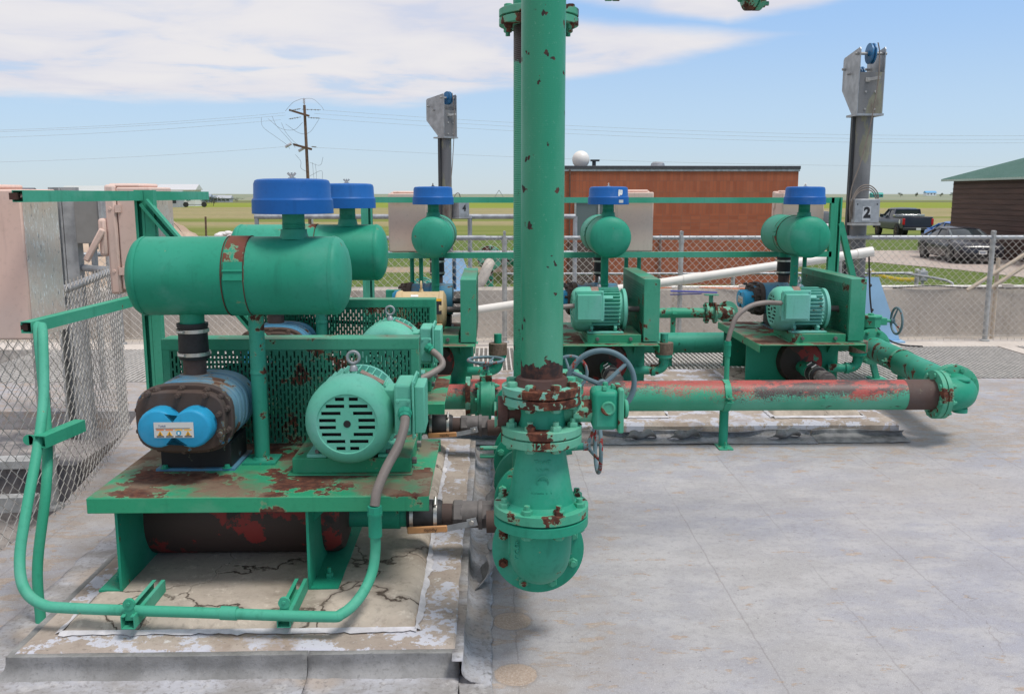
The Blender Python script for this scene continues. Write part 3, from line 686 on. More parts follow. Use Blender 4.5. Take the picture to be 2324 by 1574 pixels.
# ================================================================== BLOWER UNITS  (local: x along the table, y to the back, z from deck)
def slot_panel(mb, x0, x1, z0, z1, y, px=.0146, pz=.037, sw=.0068, sh=.0275, th=.002, axis='x'):
    cols = int((x1 - x0) / px); off = ((x1 - x0) - cols * px) / 2
    def bx(a, b, c_, d): mb.box(a, b, y, y + th, c_, d)
    xx = x0
    for c_ in range(cols):
        s0 = x0 + off + c_ * px + (px - sw) / 2
        bx(xx, s0, z0, z1); xx = s0 + sw
        z = z0 + (pz / 2 if c_ % 2 else 0); last = z0
        while z + pz <= z1 + 1e-6:
            a = z + (pz - sh) / 2; bx(s0, xx, last, a); last = a + sh; z += pz
        bx(s0, xx, last, z1)
    bx(xx, x1, z0, z1)
T0 = .46
def make_unit(name, label, rz, loc, tan=False, white_label=False):
    u = thing(name, label, 'blower unit', loc, rz, 'blower units on steel tables')
    # table
    mb = M(); L, D = 1.11, .71
    mb.box(0, L, .006, D - .006, T0 - .007, T0); mb.box(0, L, 0, .006, T0 - .052, T0); mb.box(0, L, D - .006, D, T0 - .052, T0)
    obj('table_top', mb, MGt, u, bevel=.003)
    for x, br, sgn in ((.075, .0, -1), (.70, .0, 1)):
        lg = M(); lg.box(x, x + .009, .03, .68, .125, T0 - .007); 
        if sgn > 0:
            lg.box(x + .009, x + .10, .03, .68, .125, .132)
            for yy in (.12, .60):
                lg.prism([(x + .009, T0 - .007), (x + .135, T0 - .007), (x + .009, T0 - .125)], 0, .007, Matrix(((1, 0, 0, 0), (0, 0, 1, yy), (0, 1, 0, 0), (0, 0, 0, 1))))
        else: lg.box(x - .07, x, .03, .68, .125, .132)
        o = obj('leg', lg, MGc if sgn < 0 else MG, u)
        bt = M()
        for yy in (.12, .52):
            bx_ = x + (.055 if sgn > 0 else -.035)
            bt.lathe([(0, .019), (.003, .019)], (bx_, yy, .132), (0, 0, 1), 16); bt.hexb((bx_, yy, .135), (0, 0, 1), .014, .014); bt.cyl((bx_, yy, .149), (bx_, yy, .168), .007, 10)
        objs('anchor_bolt', bt, MGc, o)
    # discharge silencer under the table
    mb = M(); mb.lathe([(0, .10), (.015, .145), (.04, .158), (.70, .158), (.725, .145), (.74, .10), (.745, .045)], (.045, .40, .283), (1, 0, 0), 48)
    dr = obj('discharge_silencer', mb, m_drum, u)
    # outlet chain
    mb = M(); mb.lathe([(0, .043), (.10, .043), (.10, .051), (.19, .051), (.19, .044), (.26, .044)], (.785, .40, .253), (1, 0, 0), 28)
    obj('outlet_nipple', mb, MGc, u)
    mb = M(); mb.lathe([(0, .054), (.006, .057), (.12, .057), (.13, .052)], (1.0, .40, .253), (1, 0, 0), 28); h = obj('rubber_sleeve', mb, MRub, u)
    for xx in (1.012, 1.10):
        c_ = M(); c_.lathe([(0, .0585), (0, .0600), (.013, .0600), (.013, .0585)], (xx, .40, .253), (1, 0, 0), 28, (False, False)); c_.cyl((xx + .006, .355, .305), (xx + .006, .385, .325), .006, 8); obj('hose_clamp', c_, MSteel, h)
    # column
    mb = M(); cx = .467; mb.cyl((cx, .42, T0 + .006), (cx, .42, 1.03), .0275, 24); mb.box(cx - .06, cx + .06, .36, .48, T0, T0 + .008); mb.lathe([(0, .031), (.012, .029)], (cx, .42, T0 + .33), (0, 0, 1), 20)
    mb.lathe([(0, .036), (.01, .029)], (cx, .42, T0 + .008), (0, 0, 1), 20)
    obj('support_column', mb, MGc if not tan else MG, u)
    # inlet silencer
    zc = 1.144; r = .1395; x0, x1 = .032, .812
    prof = [(0, .02), (.006, .07), (.014, .10), (.03, .128), (.042, .137), (.05, r)]
    mb = M(); mb.lathe(prof + [(x1 - x0 - a, b) for a, b in reversed(prof)], (x0, .42, zc), (1, 0, 0), 64)
    mb.lathe([(0, r), (0, r + .0016), (.009, r + .0016), (.009, r)], (x0 + .05, .42, zc), (1, 0, 0), 64, (False, False)); mb.lathe([(0, r), (0, r + .0016), (.009, r + .0016), (.009, r)], (x1 - .06, .42, zc), (1, 0, 0), 64, (False, False))
    si = obj('inlet_silencer', mb, MGs, u)
    mb = M(); mb.lathe([(0, r), (.002, r + .003), (.073, r + .003), (.075, r)], (.392, .42, zc), (1, 0, 0), 64, (False, False)); bd = obj('band', mb, MGband if not tan else MGs, si)
    mb = M()
    for xx in (.388, .464): mb.torus((xx, .42, zc), (1, 0, 0), r + .002, .0022, 64, 6)
    objs('seam', mb, MR, si)
    mb = M(); mt = Matrix.Translation((.43, .42, zc)) @ Matrix.Rotation(R(-12), 4, 'X')
    mb.box(-.033, .033, -r - .007, -r + .004, .0, .03, mt); mb.box(-.033, .033, -r - .007, -r + .004, -.034, -.004, mt); 
    b0 = len(mb.v); mb.cyl((-.034, -r - .008, -.002), (.034, -r - .008, -.002), .0042, 8)
    for i in range(b0, len(mb.v)): mb.v[i] = tuple(mt @ Vector(mb.v[i]))
    obj('hinge', mb, MG, bd)
    # hose stack
    mb = M(); mb.lathe([(0, .043), (.09, .043), (.10, .048)], (.238, .42, .952), (0, 0, 1), 28); obj('inlet_collar', mb, MG, u)
    mb = M(); mb.lathe([(0, .051), (.005, .053), (.11, .051), (.12, .055), (.13, .055)], (.238, .42, .845), (0, 0, 1), 32); h = obj('rubber_sleeve', mb, MRub, u)
    for zz in (.858, .942):
        c_ = M(); c_.lathe([(0, .0555), (0, .0575), (.013, .0575), (.013, .0555)], (.238, .42, zz), (0, 0, 1), 32, (False, False)); c_.cyl((.20, .372, zz + .006), (.225, .36, zz + .006), .006, 8); obj('hose_clamp', c_, MSteel, h)
    mb = M(); mb.lathe([(0, .041), (.03, .041)] + [(.03 + .0, .043)], (.238, .42, .745), (0, 0, 1), 28)
    for k in range(5): mb.lathe([(0, .0405), (.002, .0425), (.004, .0405)], (.238, .42, .75 + .0055 * k), (0, 0, 1), 28, (False, False))
    mb.cyl((.238, .42, .775), (.238, .42, .85), .0405, 28); obj('threaded_nipple', mb, MNick, u)
    # filter
    fx = .615
    mb = M(); mb.lathe([(0, .056), (.008, .05), (.022, .046), (.034, .046)], (fx, .42, zc + r - .008), (0, 0, 1), 32)
    mb.lathe([(0, .039), (.085, .039)], (fx, .42, zc + r + .02), (0, 0, 1), 32)
    for k in range(4): mb.lathe([(0, .039), (.002, .041), (.004, .039)], (fx, .42, zc + r + .028 + .0055 * k), (0, 0, 1), 32, (False, False))
    obj('filter_neck', mb, MG, u)
    mb = M(); zb = 1.364
    mb.lathe([(.0, .05), (.0, .138), (.001, .1415), (.048, .1405), (.053, .1365), (.056, .1345), (.104, .1325), (.115, .128), (.119, .12), (.121, .10), (.1225, .02)], (fx, .42, zb), (0, 0, 1), 64)
    cp = obj('filter_cap', mb, MBl, u)
    mb = M(); mb.lathe([(0, .013), (.003, .013)], (fx, .42, zb + .1225), (0, 0, 1), 16); mb.cyl((fx, .42, zb + .12), (fx, .42, zb + .143), .0035, 8); mb.hexb((fx, .42, zb + .125), (0, 0, 1), .007, .006)
    for s_ in (-1, 1): mb.beam((fx + s_ * .004, .42, zb + .131), (fx + s_ * .014, .42, zb + .142), .003, .008)
    obj('wing_nut', mb, MSteel if not tan else MNick, cp)
    if white_label:
        mt = lambda a, z, rr=.1362: (fx + rr * math.cos(a), .42 + rr * math.sin(a), zb + z)
        # labels face -x local side (towards the viewer after rotation)
        q = M(); pts = [(-.6, .058), (-.52, .056), (-.47, .066), (-.40, .062), (-.335, .073), (-.33, .095), (-.38, .1), (-.44, .098), (-.5, .1), (-.58, .1), (-.6, .08)]
        a0 = R(56)
        q.add([mt(a0 + p[0], p[1] - .0, .1362) for p in pts], [tuple(range(len(pts)))]); obj('torn_sticker', q, MWht, cp, flat=True, recalc=True)
        q = M(); n_ = 6
        q.grid(n_, 1, lambda a, b: mt(a0 - .58 + .26 * a, .012 + .02 * b, .1425)); obj('sticker', q, MLab, cp)
    # ---- motor
    mx, mz = .825, .663
    if not tan:
        mo_m = MGm
        mb = M(); mb.lathe([(0, .118), (.28, .118)], (mx, .24, mz), (0, 1, 0), 40)
        nf = 26
        for k in range(nf):
            a = R(-38) + R(256) * k / (nf - 1)
            if 0: continue
            ax_ = Vector((math.cos(a), 0, math.sin(a)))
            p0 = Vector((mx, .245, mz)) + ax_ * .131; p1 = Vector((mx, .47, mz)) + ax_ * .131
            mb.beam(p0, p1, .0045, .036, up=ax_)
        mb.lathe([(0, .10), (.0, .140), (.02, .140), (.028, .12), (.034, .05)], (mx, .495, mz), (0, 1, 0), 40)
        mo = obj('motor', mb, mo_m, u)
        # fan cover with slots: ring of shell + slotted face
        fy = .155
        mb = M(); mb.lathe([(.004, .101), (.0, .104), (.001, .110), (.008, .124), (.022, .139), (.042, .149), (.07, .1525), (.125, .1525), (.125, .1490), (.07, .149)], (mx, fy, mz), (0, 1, 0), 64, (False, False))
        # slotted disc built from scanlines
        rows = []; rr = .102; z = -rr
        slots = {}
        zs = [-.0875, -.0625, -.0375, -.0125, .0125, .0375, .0625, .0875]
        spans = {0: (.008, .060), 1: (.008, .086), 2: (.021, .098), 3: (.038, .098), 4: (.038, .098), 5: (.021, .098), 6: (.008, .086), 7: (.008, .060)}
        def chord(z_): return math.sqrt(max(0, rr * rr - z_ * z_))
        sc_ = .98; hw = .0060
        edges = [-rr]
        for zz in zs: edges += [zz * sc_ - hw, zz * sc_ + hw]
        edges.append(rr)
        th = .003
        def quad(za, zb_, xa0, xa1, xb0, xb1):
            vs = []
            for yy in (fy + .004, fy + .004 + th):
                vs += [(mx + xa0, yy, mz + za), (mx + xa1, yy, mz + za), (mx + xb1, yy, mz + zb_), (mx + xb0, yy, mz + zb_)]
            mb.add(vs, [(3, 2, 1, 0), (4, 5, 6, 7), (0, 1, 5, 4), (1, 2, 6, 5), (2, 3, 7, 6), (3, 0, 4, 7)])
        for i in range(len(edges) - 1):
            a, b = edges[i], edges[i + 1]
            if i % 2 == 0:
                k = 4
                for j in range(k):
                    za = a + (b - a) * j / k; zb_ = a + (b - a) * (j + 1) / k; quad(za, zb_, -chord(za), chord(za), -chord(zb_), chord(zb_))
            else:
                lo, hi = spans[i // 2]; hi = min(hi * sc_, chord(max(abs(a), abs(b))) - .006)
                quad(a, b, -chord(a), -hi, -chord(b), -hi); quad(a, b, -lo, lo, -lo, lo); quad(a, b, hi, chord(a), hi, chord(b))
        fc = obj('fan_cover', mb, MGm, mo, sharp=28)
        mb = M(); mb.lathe([(0, .0125), (.001, .0125)], (mx, fy + .0025, mz), (0, 1, 0), 20); obj('centre_hole_shade', mb, MDark, fc)  # flat dark disc paints the shade of an open hole
        mb = M(); mb.lathe([(0, .10), (.05, .10)], (mx, fy + .03, mz), (0, 1, 0), 32); obj('fan', mb, MDark, fc)
        # terminal box
        mb = M(); mb.box(.94, .985, .25, .36, mz - .06, mz + .10); tb = obj('terminal_box', mb, MGm, mo, bevel=.006)
        mb = M(); mb.box(.985, 1.045, .165, .335, mz - .045, mz + .135); obj('box_body', mb, MGm, tb, bevel=.010)
        mb = M(); mb.box(1.045, 1.053, .155, .345, mz - .055, mz + .148); mb.box(1.053, 1.088, .172, .328, mz - .038, mz + .125); obj('box_cover', mb, MGm, tb, bevel=.009)
        mb = M(); mb.box(.99, 1.042, .158, .165, mz - .03, mz + .085); obj('end_plate', mb, MGm, tb, bevel=.003)
        mb = M()
        for xx in (.998, 1.034):
            for zz in (mz - .022, mz + .077): mb.hexb((xx, .158, zz), (0, -1, 0), .0055, .004)
        for yy in (.165, .335):
            for zz in (mz - .045, mz + .138): mb.hexb((1.053, yy, zz), (1, 0, 0), .006, .005)
        objs('screw', mb, MGm, tb)
        # eye bolt, nameplate
        mb = M(); mb.torus((mx, .34, mz + .197), (0, 1, 0), .021, .0058, 28, 8); mb.lathe([(0, .016), (.014, .013), (.02, .008)], (mx, .34, mz + .150), (0, 0, 1), 16); obj('eye_bolt', mb, MGalv, mo)
        mb = M(); mt = Matrix.Translation((mx, .30, mz)) @ Matrix.Rotation(R(28), 4, 'Y'); mb.box(-.045, .045, -.02, .03, .1495, .152, mt); obj('nameplate', mb, MBadge, mo)
        mb = M(); mt = Matrix.Translation((mx, .30, mz)) @ Matrix.Rotation(R(52), 4, 'Y'); mb.box(-.014, .014, .0, .12, .138, .158, mt); obj('lifting_lug', mb, MGm, mo, bevel=.004)
        mb = M()
        for s_ in (-1, 1):
            mb.beam((mx + s_ * .07, .28, mz - .085), (mx + s_ * .12, .28, T0 + .075), .05, .02, up=(0, 1, 0)); mb.beam((mx + s_ * .07, .44, mz - .085), (mx + s_ * .12, .44, T0 + .075), .05, .02, up=(0, 1, 0))
            mb.box(mx + s_ * .125 - .035, mx + s_ * .125 + .035, .25, .49, T0 + .058, T0 + .07)
        objs('foot', mb, MGm, mo, bevel=.003)
    else:
        mb = M(); mb.lathe([(0, .05), (.006, .10), (.016, .122), (.034, .13), (.05, .131), (.055, .127), (.06, .1225), (.30, .1225), (.305, .128), (.33, .127), (.345, .10), (.35, .04)], (mx, .165, mz), (0, 1, 0), 56)
        mo = obj('motor', mb, MTan, u)
        mb = M(); mb.box(.94, .99, .28, .40, mz - .05, mz + .06); mb.box(.99, 1.0, .27, .41, mz - .06, mz + .07); tb = obj('terminal_box', mb, MTan, mo, bevel=.006)
        mb = M(); mb.torus((mx, .345, mz + .168), (0, 1, 0), .023, .006, 28, 8); mb.lathe([(0, .016), (.02, .01)], (mx, .345, mz + .122), (0, 0, 1), 16); obj('eye_bolt', mb, MTan, mo)
        # nameplate on the side facing the viewer (+x local)
        mt = Matrix.Translation((mx, .0, mz)) @ Matrix.Rotation(R(78), 4, 'Y')
        mb = M(); mb.box(-.062, .042, .435, .487, .1245, .1262, mt); pl = obj('nameplate', mb, MBlk, mo)
        mb = M(); mb.box(-.062, -.045, .435, .487, .1263, .127, mt); obj('plate_header', mb, MYel, pl)
        mb = M(); mb.box(-.01, .01, .28, .33, .1243, .1248, Matrix.Translation((mx, .0, mz)) @ Matrix.Rotation(R(35), 4, 'Y')); obj('label', mb, MWht, mo)
        mb = M(); mb.box(mx - .13, mx + .13, .22, .30, T0 + .058, mz - .08); mb.box(mx - .13, mx + .13, .41, .49, T0 + .058, mz - .08); objs('foot', mb, MTan, mo, bevel=.006)
    # motor base
    mb = M(); mb.box(.615, 1.03, .245, .60, T0 + .005, T0 + .058); mb.box(.60, 1.035, .225, .61, T0, T0 + .005); ba = obj('motor_base', mb, MGt2, u, bevel=.005)
    mb = M()
    for yy in (.31, .53): mb.hexb((1.03, yy, T0 + .03), (1, 0, 0), .013, .016); mb.hexb((.615, yy, T0 + .03), (-1, 0, 0), .013, .012)
    for xx in (.70, .95):
        for yy in (.27, .47): mb.hexb((xx, yy, T0 + .07), (0, 0, 1), .009, .012)
    objs('base_bolt', mb, MIron, ba)
    # ---- blower
    bx, bz = .262, .672
    def oval(w_, h_, n=40, e=2.6):
        return [(bx + w_ * math.copysign(abs(math.cos(2 * PI * i / n)) ** (2 / e), math.cos(2 * PI * i / n)), bz + h_ * math.copysign(abs(math.sin(2 * PI * i / n)) ** (2 / e), math.sin(2 * PI * i / n))) for i in range(n)]
    FX = Matrix(((1, 0, 0, 0), (0, 0, 1, 0), (0, 1, 0, 0), (0, 0, 0, 1)))     # (x,z,y) -> world
    mb = M(); mb.prism(oval(.160, .112), .235, .535, FX)
    for yy in (.305, .352, .40, .448): mb.prism(oval(.165, .1165), yy, yy + .022, FX)
    mb.lathe([(0, .062), (.09, .055)], (.238, .42, .70), (0, 0, 1), 24)
    bl = obj('blower', mb, MBlow, u, bevel=.004, recalc=True)
    mb = M(); mb.prism(oval(.166, .122, e=3.0), .205, .238, FX); mb.prism(oval(.150, .105, e=3.4), .165, .205, FX)
    gc = obj('gear_cover', mb, MBrn, bl, bevel=.005, recalc=True)
    mb = M()
    for k in range(14):
        a = 2 * PI * (k + .5) / 14; px_, pz_ = bx + .152 * math.copysign(abs(math.cos(a)) ** .72, math.cos(a)), bz + .109 * math.copysign(abs(math.sin(a)) ** .72, math.sin(a))
        mb.lathe([(0, .012), (.02, .010)], (px_, .205, pz_), (0, -1, 0), 12); mb.hexb((px_, .187, pz_), (0, -1, 0), .0085, .010)
    for px_, pz_ in ((.16, .77), (.262, .765), (.355, .765), (.395, .70), (.395, .63)): mb.cyl((px_, .17, pz_), (px_, .15, pz_), .010, 10); mb.hexb((px_, .152, pz_), (0, -1, 0), .009, .010)
    objs('cover_bolt', mb, MBrn, gc)
    # lobed end cover
    r1 = .066; c1, c2 = bx - .057, bx + .057; zz0 = .664
    th0 = math.acos(.057 / r1) * .82
    outl = []
    n_ = 22
    for k in range(n_ + 1):
        a = th0 + (2 * PI - 2 * th0) * k / n_; outl.append((c1 - 0 + r1 * math.cos(a), zz0 + r1 * math.sin(a)))
    for k in range(n_ + 1):
        a = PI + th0 + (2 * PI - 2 * th0) * k / n_; outl.append((c2 + r1 * math.cos(a), zz0 + r1 * math.sin(a)))
    mb = M(); rings = [(.168, 1.0), (.115, 1.0), (.105, .975), (.099, .93), (.097, .86)]; vs = []
    for yy, s_ in rings:
        for (px_, pz_) in outl:
            vs.append((bx + (px_ - bx) * (1 - (1 - s_) * .6), yy, zz0 + (pz_ - zz0) * s_))
    n_ = len(outl); fs = [(k * n_ + i, k * n_ + (i + 1) % n_, (k + 1) * n_ + (i + 1) % n_, (k + 1) * n_ + i) for k in range(len(rings) - 1) for i in range(n_)]
    fs.append(tuple((len(rings) - 1) * n_ + i for i in range(n_)))
    mb.add(vs, fs); ec = obj('end_cover', mb, MCyan, bl, recalc=True, sharp=50)
    # warning plate
    py_ = .094; px0, px1, pz0, pz1 = bx - .064, bx + .066, .636, .688
    mb = M(); mb.box(px0, px1, py_, py_ + .002, pz0, pz1); pl = obj('warning_plate', mb, MLab, bl)
    mb = M(); mb.box(px0 + .006, px1 - .012, py_ - .0006, py_, .6665, .6685); mb.box(px0 + .008, px0 + .024, py_ - .0006, py_, .6385, .6415)
    for k in range(4): mb.box(px0 + .008 + .0305 * k, px0 + .0325 + .0305 * k, py_ - .0007, py_, .6385, .642)
    objs('plate_bar', mb, MBlk, pl, flat=True)
    for k in range(4):
        xa = px0 + .008 + .0305 * k
        q = M(); q.box(xa, xa + .0245, py_ - .0007, py_, .661, .6648); obj('plate_heading', q, MOrg if k < 2 else MYel, pl, flat=True)
        q = M(); cx_ = xa + .012
        if k == 2: q.lathe([(0, .0085), (.0005, .0085)], (cx_, py_ - .0006, .652), (0, 1, 0), 20)
        else: q.prism([(cx_ - .0095, .6435), (cx_ + .0095, .6435), (cx_, .6600)], py_ - .0007, py_, FX)
        sg = obj('plate_symbol', q, MCyB if k == 2 else MYel, pl, flat=True)
        q = M()
        if k == 2: q.box(cx_ - .003, cx_ + .003, py_ - .0012, py_ - .0008, .647, .656)
        else: q.box(cx_ - .004, cx_ + .004, py_ - .0012, py_ - .0008, .645, .647); q.box(cx_ - .001, cx_ + .001, py_ - .0012, py_ - .0008, .647, .655)
        obj('symbol_mark', q, MWht if k == 2 else MBlk, pl, flat=True)
    text('maker_lettering', 'Tuthill', .0095, MNav, pl, (px0 + .027, py_ - .0003, .6755), (PI / 2, 0, 0), .0003)
    # blower foot
    mb = M(); mb.box(.135, .385, .31, .52, T0 + .008, T0 + .10); bf = obj('blower_stand', mb, MDkBlue, u, bevel=.004)
    mb = M(); mb.box(.12, .40, .295, .535, T0, T0 + .008); obj('foot_plate', mb, MBlow, bf)
    mb = M()
    for xx in (.15, .37): mb.hexb((xx, .305, T0 + .008), (0, 0, 1), .010, .012); mb.lathe([(0, .017), (.002, .017)], (xx, .305, T0 + .008), (0, 0, 1), 16)
    objs('foot_bolt', mb, MGc, bf)
    # ---- belt guard
    g0, g1, gy0, gy1, gz0, gz1 = .05, 1.035, .615, .718, T0 + .012, .884
    mb = M(); mb.box(g0, g1, gy0, gy1, gz1 - .003, gz1); mb.box(g0, g0 + .003, gy0, gy1, gz0, gz1 - .003); mb.box(g1 - .003, g1, gy0, gy1, gz0, gz1 - .003)
    for yy in (gy0, gy1 - .003):
        mb.box(g0 + .003, g1 - .003, yy, yy + .003, gz1 - .042, gz1 - .003); mb.box(g0 + .003, g0 + .03, yy, yy + .003, gz0, gz1 - .042); mb.box(g1 - .03, g1 - .003, yy, yy + .003, gz0, gz1 - .042)
    mb.box(g1 - .1, g1 + .0, gy0 - .03, gy1 + .01, gz0 - .012, gz0 - .008)
    gd = obj('belt_guard', mb, MGg, u, bevel=.002)
    mb = M(); slot_panel(mb, g0 + .03, g1 - .03, gz0, gz1 - .042, gy0 + .001); obj('slotted_panel', mb, MGpan, gd, flat=True)
    mb = M(); slot_panel(mb, g0 + .03, g1 - .03, gz0, gz1 - .042, gy1 - .003); obj('slotted_panel', mb, MGpan, gd, flat=True)
    mb = M(); mb.lathe([(0, .075), (.06, .075)], (mx, gy0 + .022, mz), (0, 1, 0), 32); mb.lathe([(0, .105), (.06, .105)], (bx + .057, gy0 + .022, .664), (0, 1, 0), 32)
    mb.cyl((mx, .52, mz), (mx, gy0 + .03, mz), .02, 16); mb.cyl((bx + .057, .52, .664), (bx + .057, gy0 + .03, .664), .02, 16)
    objs('pulley', mb, MIron, u)
    mb = M()
    for k in range(3):
        y_ = gy0 + .032 + .016 * k; pts = []
        for i in range(17): a = PI / 2 - PI * i / 16; pts.append((mx + .077 * math.cos(a), y_, mz + .077 * math.sin(a)))
        for i in range(17): a = -PI / 2 - PI * i / 16; pts.append((bx + .057 + .107 * math.cos(a), y_, .664 + .107 * math.sin(a)))
        mb.tube(pts, .0065, 6, closed=True)
    objs('drive_belt', mb, MRub, u)
    return u
def m_drum_():
    m, t = newmat('drum_paint'); co = t.coords(); a = t.noise(co, 4.5, 6, .6); f = t.noise(co, 120, 4, .7)
    v = t.m('ADD', a, t.m('MULTIPLY', t.m('SUBTRACT', f, .5), .12))
    c = t.mix(t.ss(v, .53, .545), (.058, .034, .029), (.27, .030, .026)); c = t.mix(t.ss(v, .66, .68), c, (.05, .30, .19))
    c = t.mix(t.ss(t.noise(co, 3, 3), .52, .54), c, (.03, .023, .02))
    t.out(c, .65, 0, v, .2, .003); return m
m_drum = m_drum_()
MGt2 = paint('green_paint_base', (.022, .26, .13), .62, 9, (.05, .30, .17), chipc=(.075, .03, .022), dust=.8)
MGband = paint('green_paint_band', GREEN, .525, 4.6, GD, chipc=(.17, .06, .045), rough=.5)
MGpan = paint('green_paint_panel', (.018, .17, .10), .60, 8, (.03, .20, .13), dust=0)
MCyan = paint('cyan_cover', (.02, .29, .50), .76, 9, (.03, .31, .52), rough=.4, chipc=(.03, .03, .035))
MDkBlue = paint('grimy_blue', (.02, .02, .022), .66, 20, (.02, .022, .024), chipc=(.02, .2, .38))
u1 = make_unit('blower_unit', 'nearest blower unit at front left, cyan end cover and rust-patched green table', 0, (-1.315, 2.88, 0))
u2 = dup(u1, (-1.33, 4.22, 0), 0, 'second blower unit directly behind the nearest one, its table hidden', skip=('warning_plate', 'plate_bar', 'plate_heading', 'plate_symbol', 'symbol_mark', 'maker_lettering'))
u3 = make_unit('blower_unit', 'blower unit with the cream motor, left of the tall riser pipe', R(-90), (-.815, 7.0, 0), tan=True)
u4 = make_unit('blower_unit', 'blower unit right of the riser pipe, torn white sticker on its blue cap', R(-90), (.392, 7.0, 0), white_label=True)
u5 = dup(u1, (1.757, 7.0, 0), R(-90), 'rightmost blower unit, below the mast numbered 2, beside the green brace')

# ================================================================== PIPEWORK
def flange(parent, c, ax, r, th=.022, n=8, bolt='both', mat=None, name='flange', br=.83, hub=None, br_=.0115, phase=.39):
    c, ax = Vector(c), Vector(ax).normalized()
    mb = M(); mb.lathe([(0, r * .3), (0, r - .004), (.002, r), (th - .002, r), (th, r - .004), (th, r * .3)], c, ax, 56)
    if hub: mb.lathe([(0, hub + .012), (.02, hub + .002)], c + ax * th, ax, 40)
    f = obj(name, mb, mat or MGf, parent)
    return f
def bolts(parent, c, ax, r, h, mat=None, n=8, head=.0125, studs=True, phase=.39, both=True):
    c, ax = Vector(c), Vector(ax).normalized()
    u = Vector((1, 0, 0)) if abs(ax.z) > .9 else Vector((0, 0, 1)); v_ = ax.cross(u)
    mb = M()
    for k in range(n):
        a = 2 * PI * k / n + phase; p = c + (u * math.cos(a) + v_ * math.sin(a)) * r
        mb.hexb(p + ax * h, ax, head, .014); 
        if studs: mb.cyl(p + ax * (h + .012), p + ax * (h + .026), head * .55, 10)
        if both: mb.hexb(p, -ax, head, .011)
    return objs('bolt', mb, mat or MGf, parent)
def handwheel(parent, c, ax, r, spokes=3, rr=.0085, dish=.02, ph=0.0, name='handwheel', mat=None):
    c, ax = Vector(c), Vector(ax).normalized(); u = ax.orthogonal().normalized(); v_ = ax.cross(u)
    mb = M(); mb.torus(c, ax, r, rr, 56, 12)
    for k in range(spokes):
        a = 2 * PI * k / spokes + ph; e = c + (u * math.cos(a) + v_ * math.sin(a)) * (r - .002)
        mb.tube([c - ax * dish, c - ax * dish * .7 + (e - c) * .35, e], [rr * 1.05, rr * .85, rr * .7], 8, smooth=0)
    mb.cyl(c - ax * (dish + .018), c - ax * (dish - .012), rr * 2.1, 18)
    return obj(name, mb, mat or MWheel, parent)

XR, YR = .147, 2.62
ris = thing('riser_pipe', 'tall green riser pipe nearest the camera with rusty foot and cone reducer', 'pipe', (XR, YR, 0))
mb = M(); mb.lathe([(0, .0612), (2.6, .0612)], (0, 0, 0), (0, 0, 1), 64, (False, False)); o = obj('pipe', mb, MRis, ris); o.location = (0, 0, .905)
mb = M(); mb.lathe([(.0, .082), (.004, .079), (.022, .073), (.026, .064)], (0, 0, .884), (0, 0, 1), 48); obj('hub', mb, MR, ris)
MGfr = paint('flange_flaking', (.06, .36, .24), .515, 10, (.17, .42, .34), rough=.5, soft=.006)
flange(ris, (0, 0, .860), (0, 0, 1), .1165, .025, mat=MGfr); flange(ris, (0, 0, .831), (0, 0, 1), .1165, .026, mat=MGfr)
bolts(ris, (0, 0, .831), (0, 0, 1), .094, .054, MGf, studs=False, head=.0155)
mb = M(); mb.lathe([(0, .072), (.064, .072)], (0, 0, .767), (0, 0, 1), 48); body = obj('valve_body', mb, MG, ris)
mb = M(); mb.cyl((-.06, 0, .805), (-.115, 0, .805), .038, 24); mb.cyl((-.10, 0, .805), (-.128, 0, .805), .045, 24); obj('side_boss', mb, MR, body)
mb = M(); mb.lathe([(0, .006), (0, .036), (.008, .038), (.008, .0)], (-.13, 0, .795), (-1, 0, 0), 24, (False, False)); obj('blank_cap', mb, MGf, body)
mb = M(); mb.cyl((.06, 0, .805), (.155, 0, .805), .034, 24); mb.cyl((.09, 0, .805), (.10, 0, .805), .04, 24); obj('shaft_neck', mb, MGf, body)
mb = M(); mb.hexb((.12, -.035, .80), (-1, 0, 0), .013, .03); obj('set_bolt', mb, MGf, body)
flange(ris, (0, 0, .742), (0, 0, 1), .1185, .025, mat=MGf); flange(ris, (0, 0, .713), (0, 0, 1), .1185, .026, mat=MGf)
bolts(ris, (0, 0, .713), (0, 0, 1), .096, .054, MGf, studs=True, head=.0155)
text('rating_lettering', '125', .026, MGf, ris, (-.012, -.1187, .728), (PI / 2, 0, 0), .0015, bold=.0003, bend=.1187)
mb = M(); mb.lathe([(0, .101), (.012, .097), (.03, .092), (.10, .080), (.165, .069), (.175, .068)], (0, 0, .538), (0, 0, 1), 56)
rd = obj('reducer', mb, MG, ris)
flange(ris, (0, 0, .497), (0, 0, 1), .1405, .030, mat=MGf, br=.85); flange(ris, (0, 0, .463), (0, 0, 1), .1405, .030, mat=MGs)
mb = M(); mb.lathe([(0, .12), (.010, .102), (.012, .1)], (0, 0, .527), (0, 0, 1), 48); obj('fillet', mb, MG, ris)
bolts(ris, (0, 0, .463), (0, 0, 1), .1195, .064, MGf, studs=True, head=.0165)
# raised cast lettering, upside down as cast
for s_, z_, sz, rr in (('2002', .668, .026, .0745), ('6X4', .645, .024, .0775), ('UL', .615, .020, .082), ('TYLER', .578, .023, .0885)):
    text('cast_lettering', s_, sz, MG, rd, (.0, -rr - .0003, z_), (Matrix.Rotation(PI, 3, 'Y') @ Matrix.Rotation(PI / 2 - .14, 3, 'X')).to_euler(), .0011, bold=.0002, bend=rr)
mb = M(); mb.torus((0, -.0845, .616), (0, 1, .12), .017, .0016, 28, 6); obj('cast_ring', mb, MG, rd)
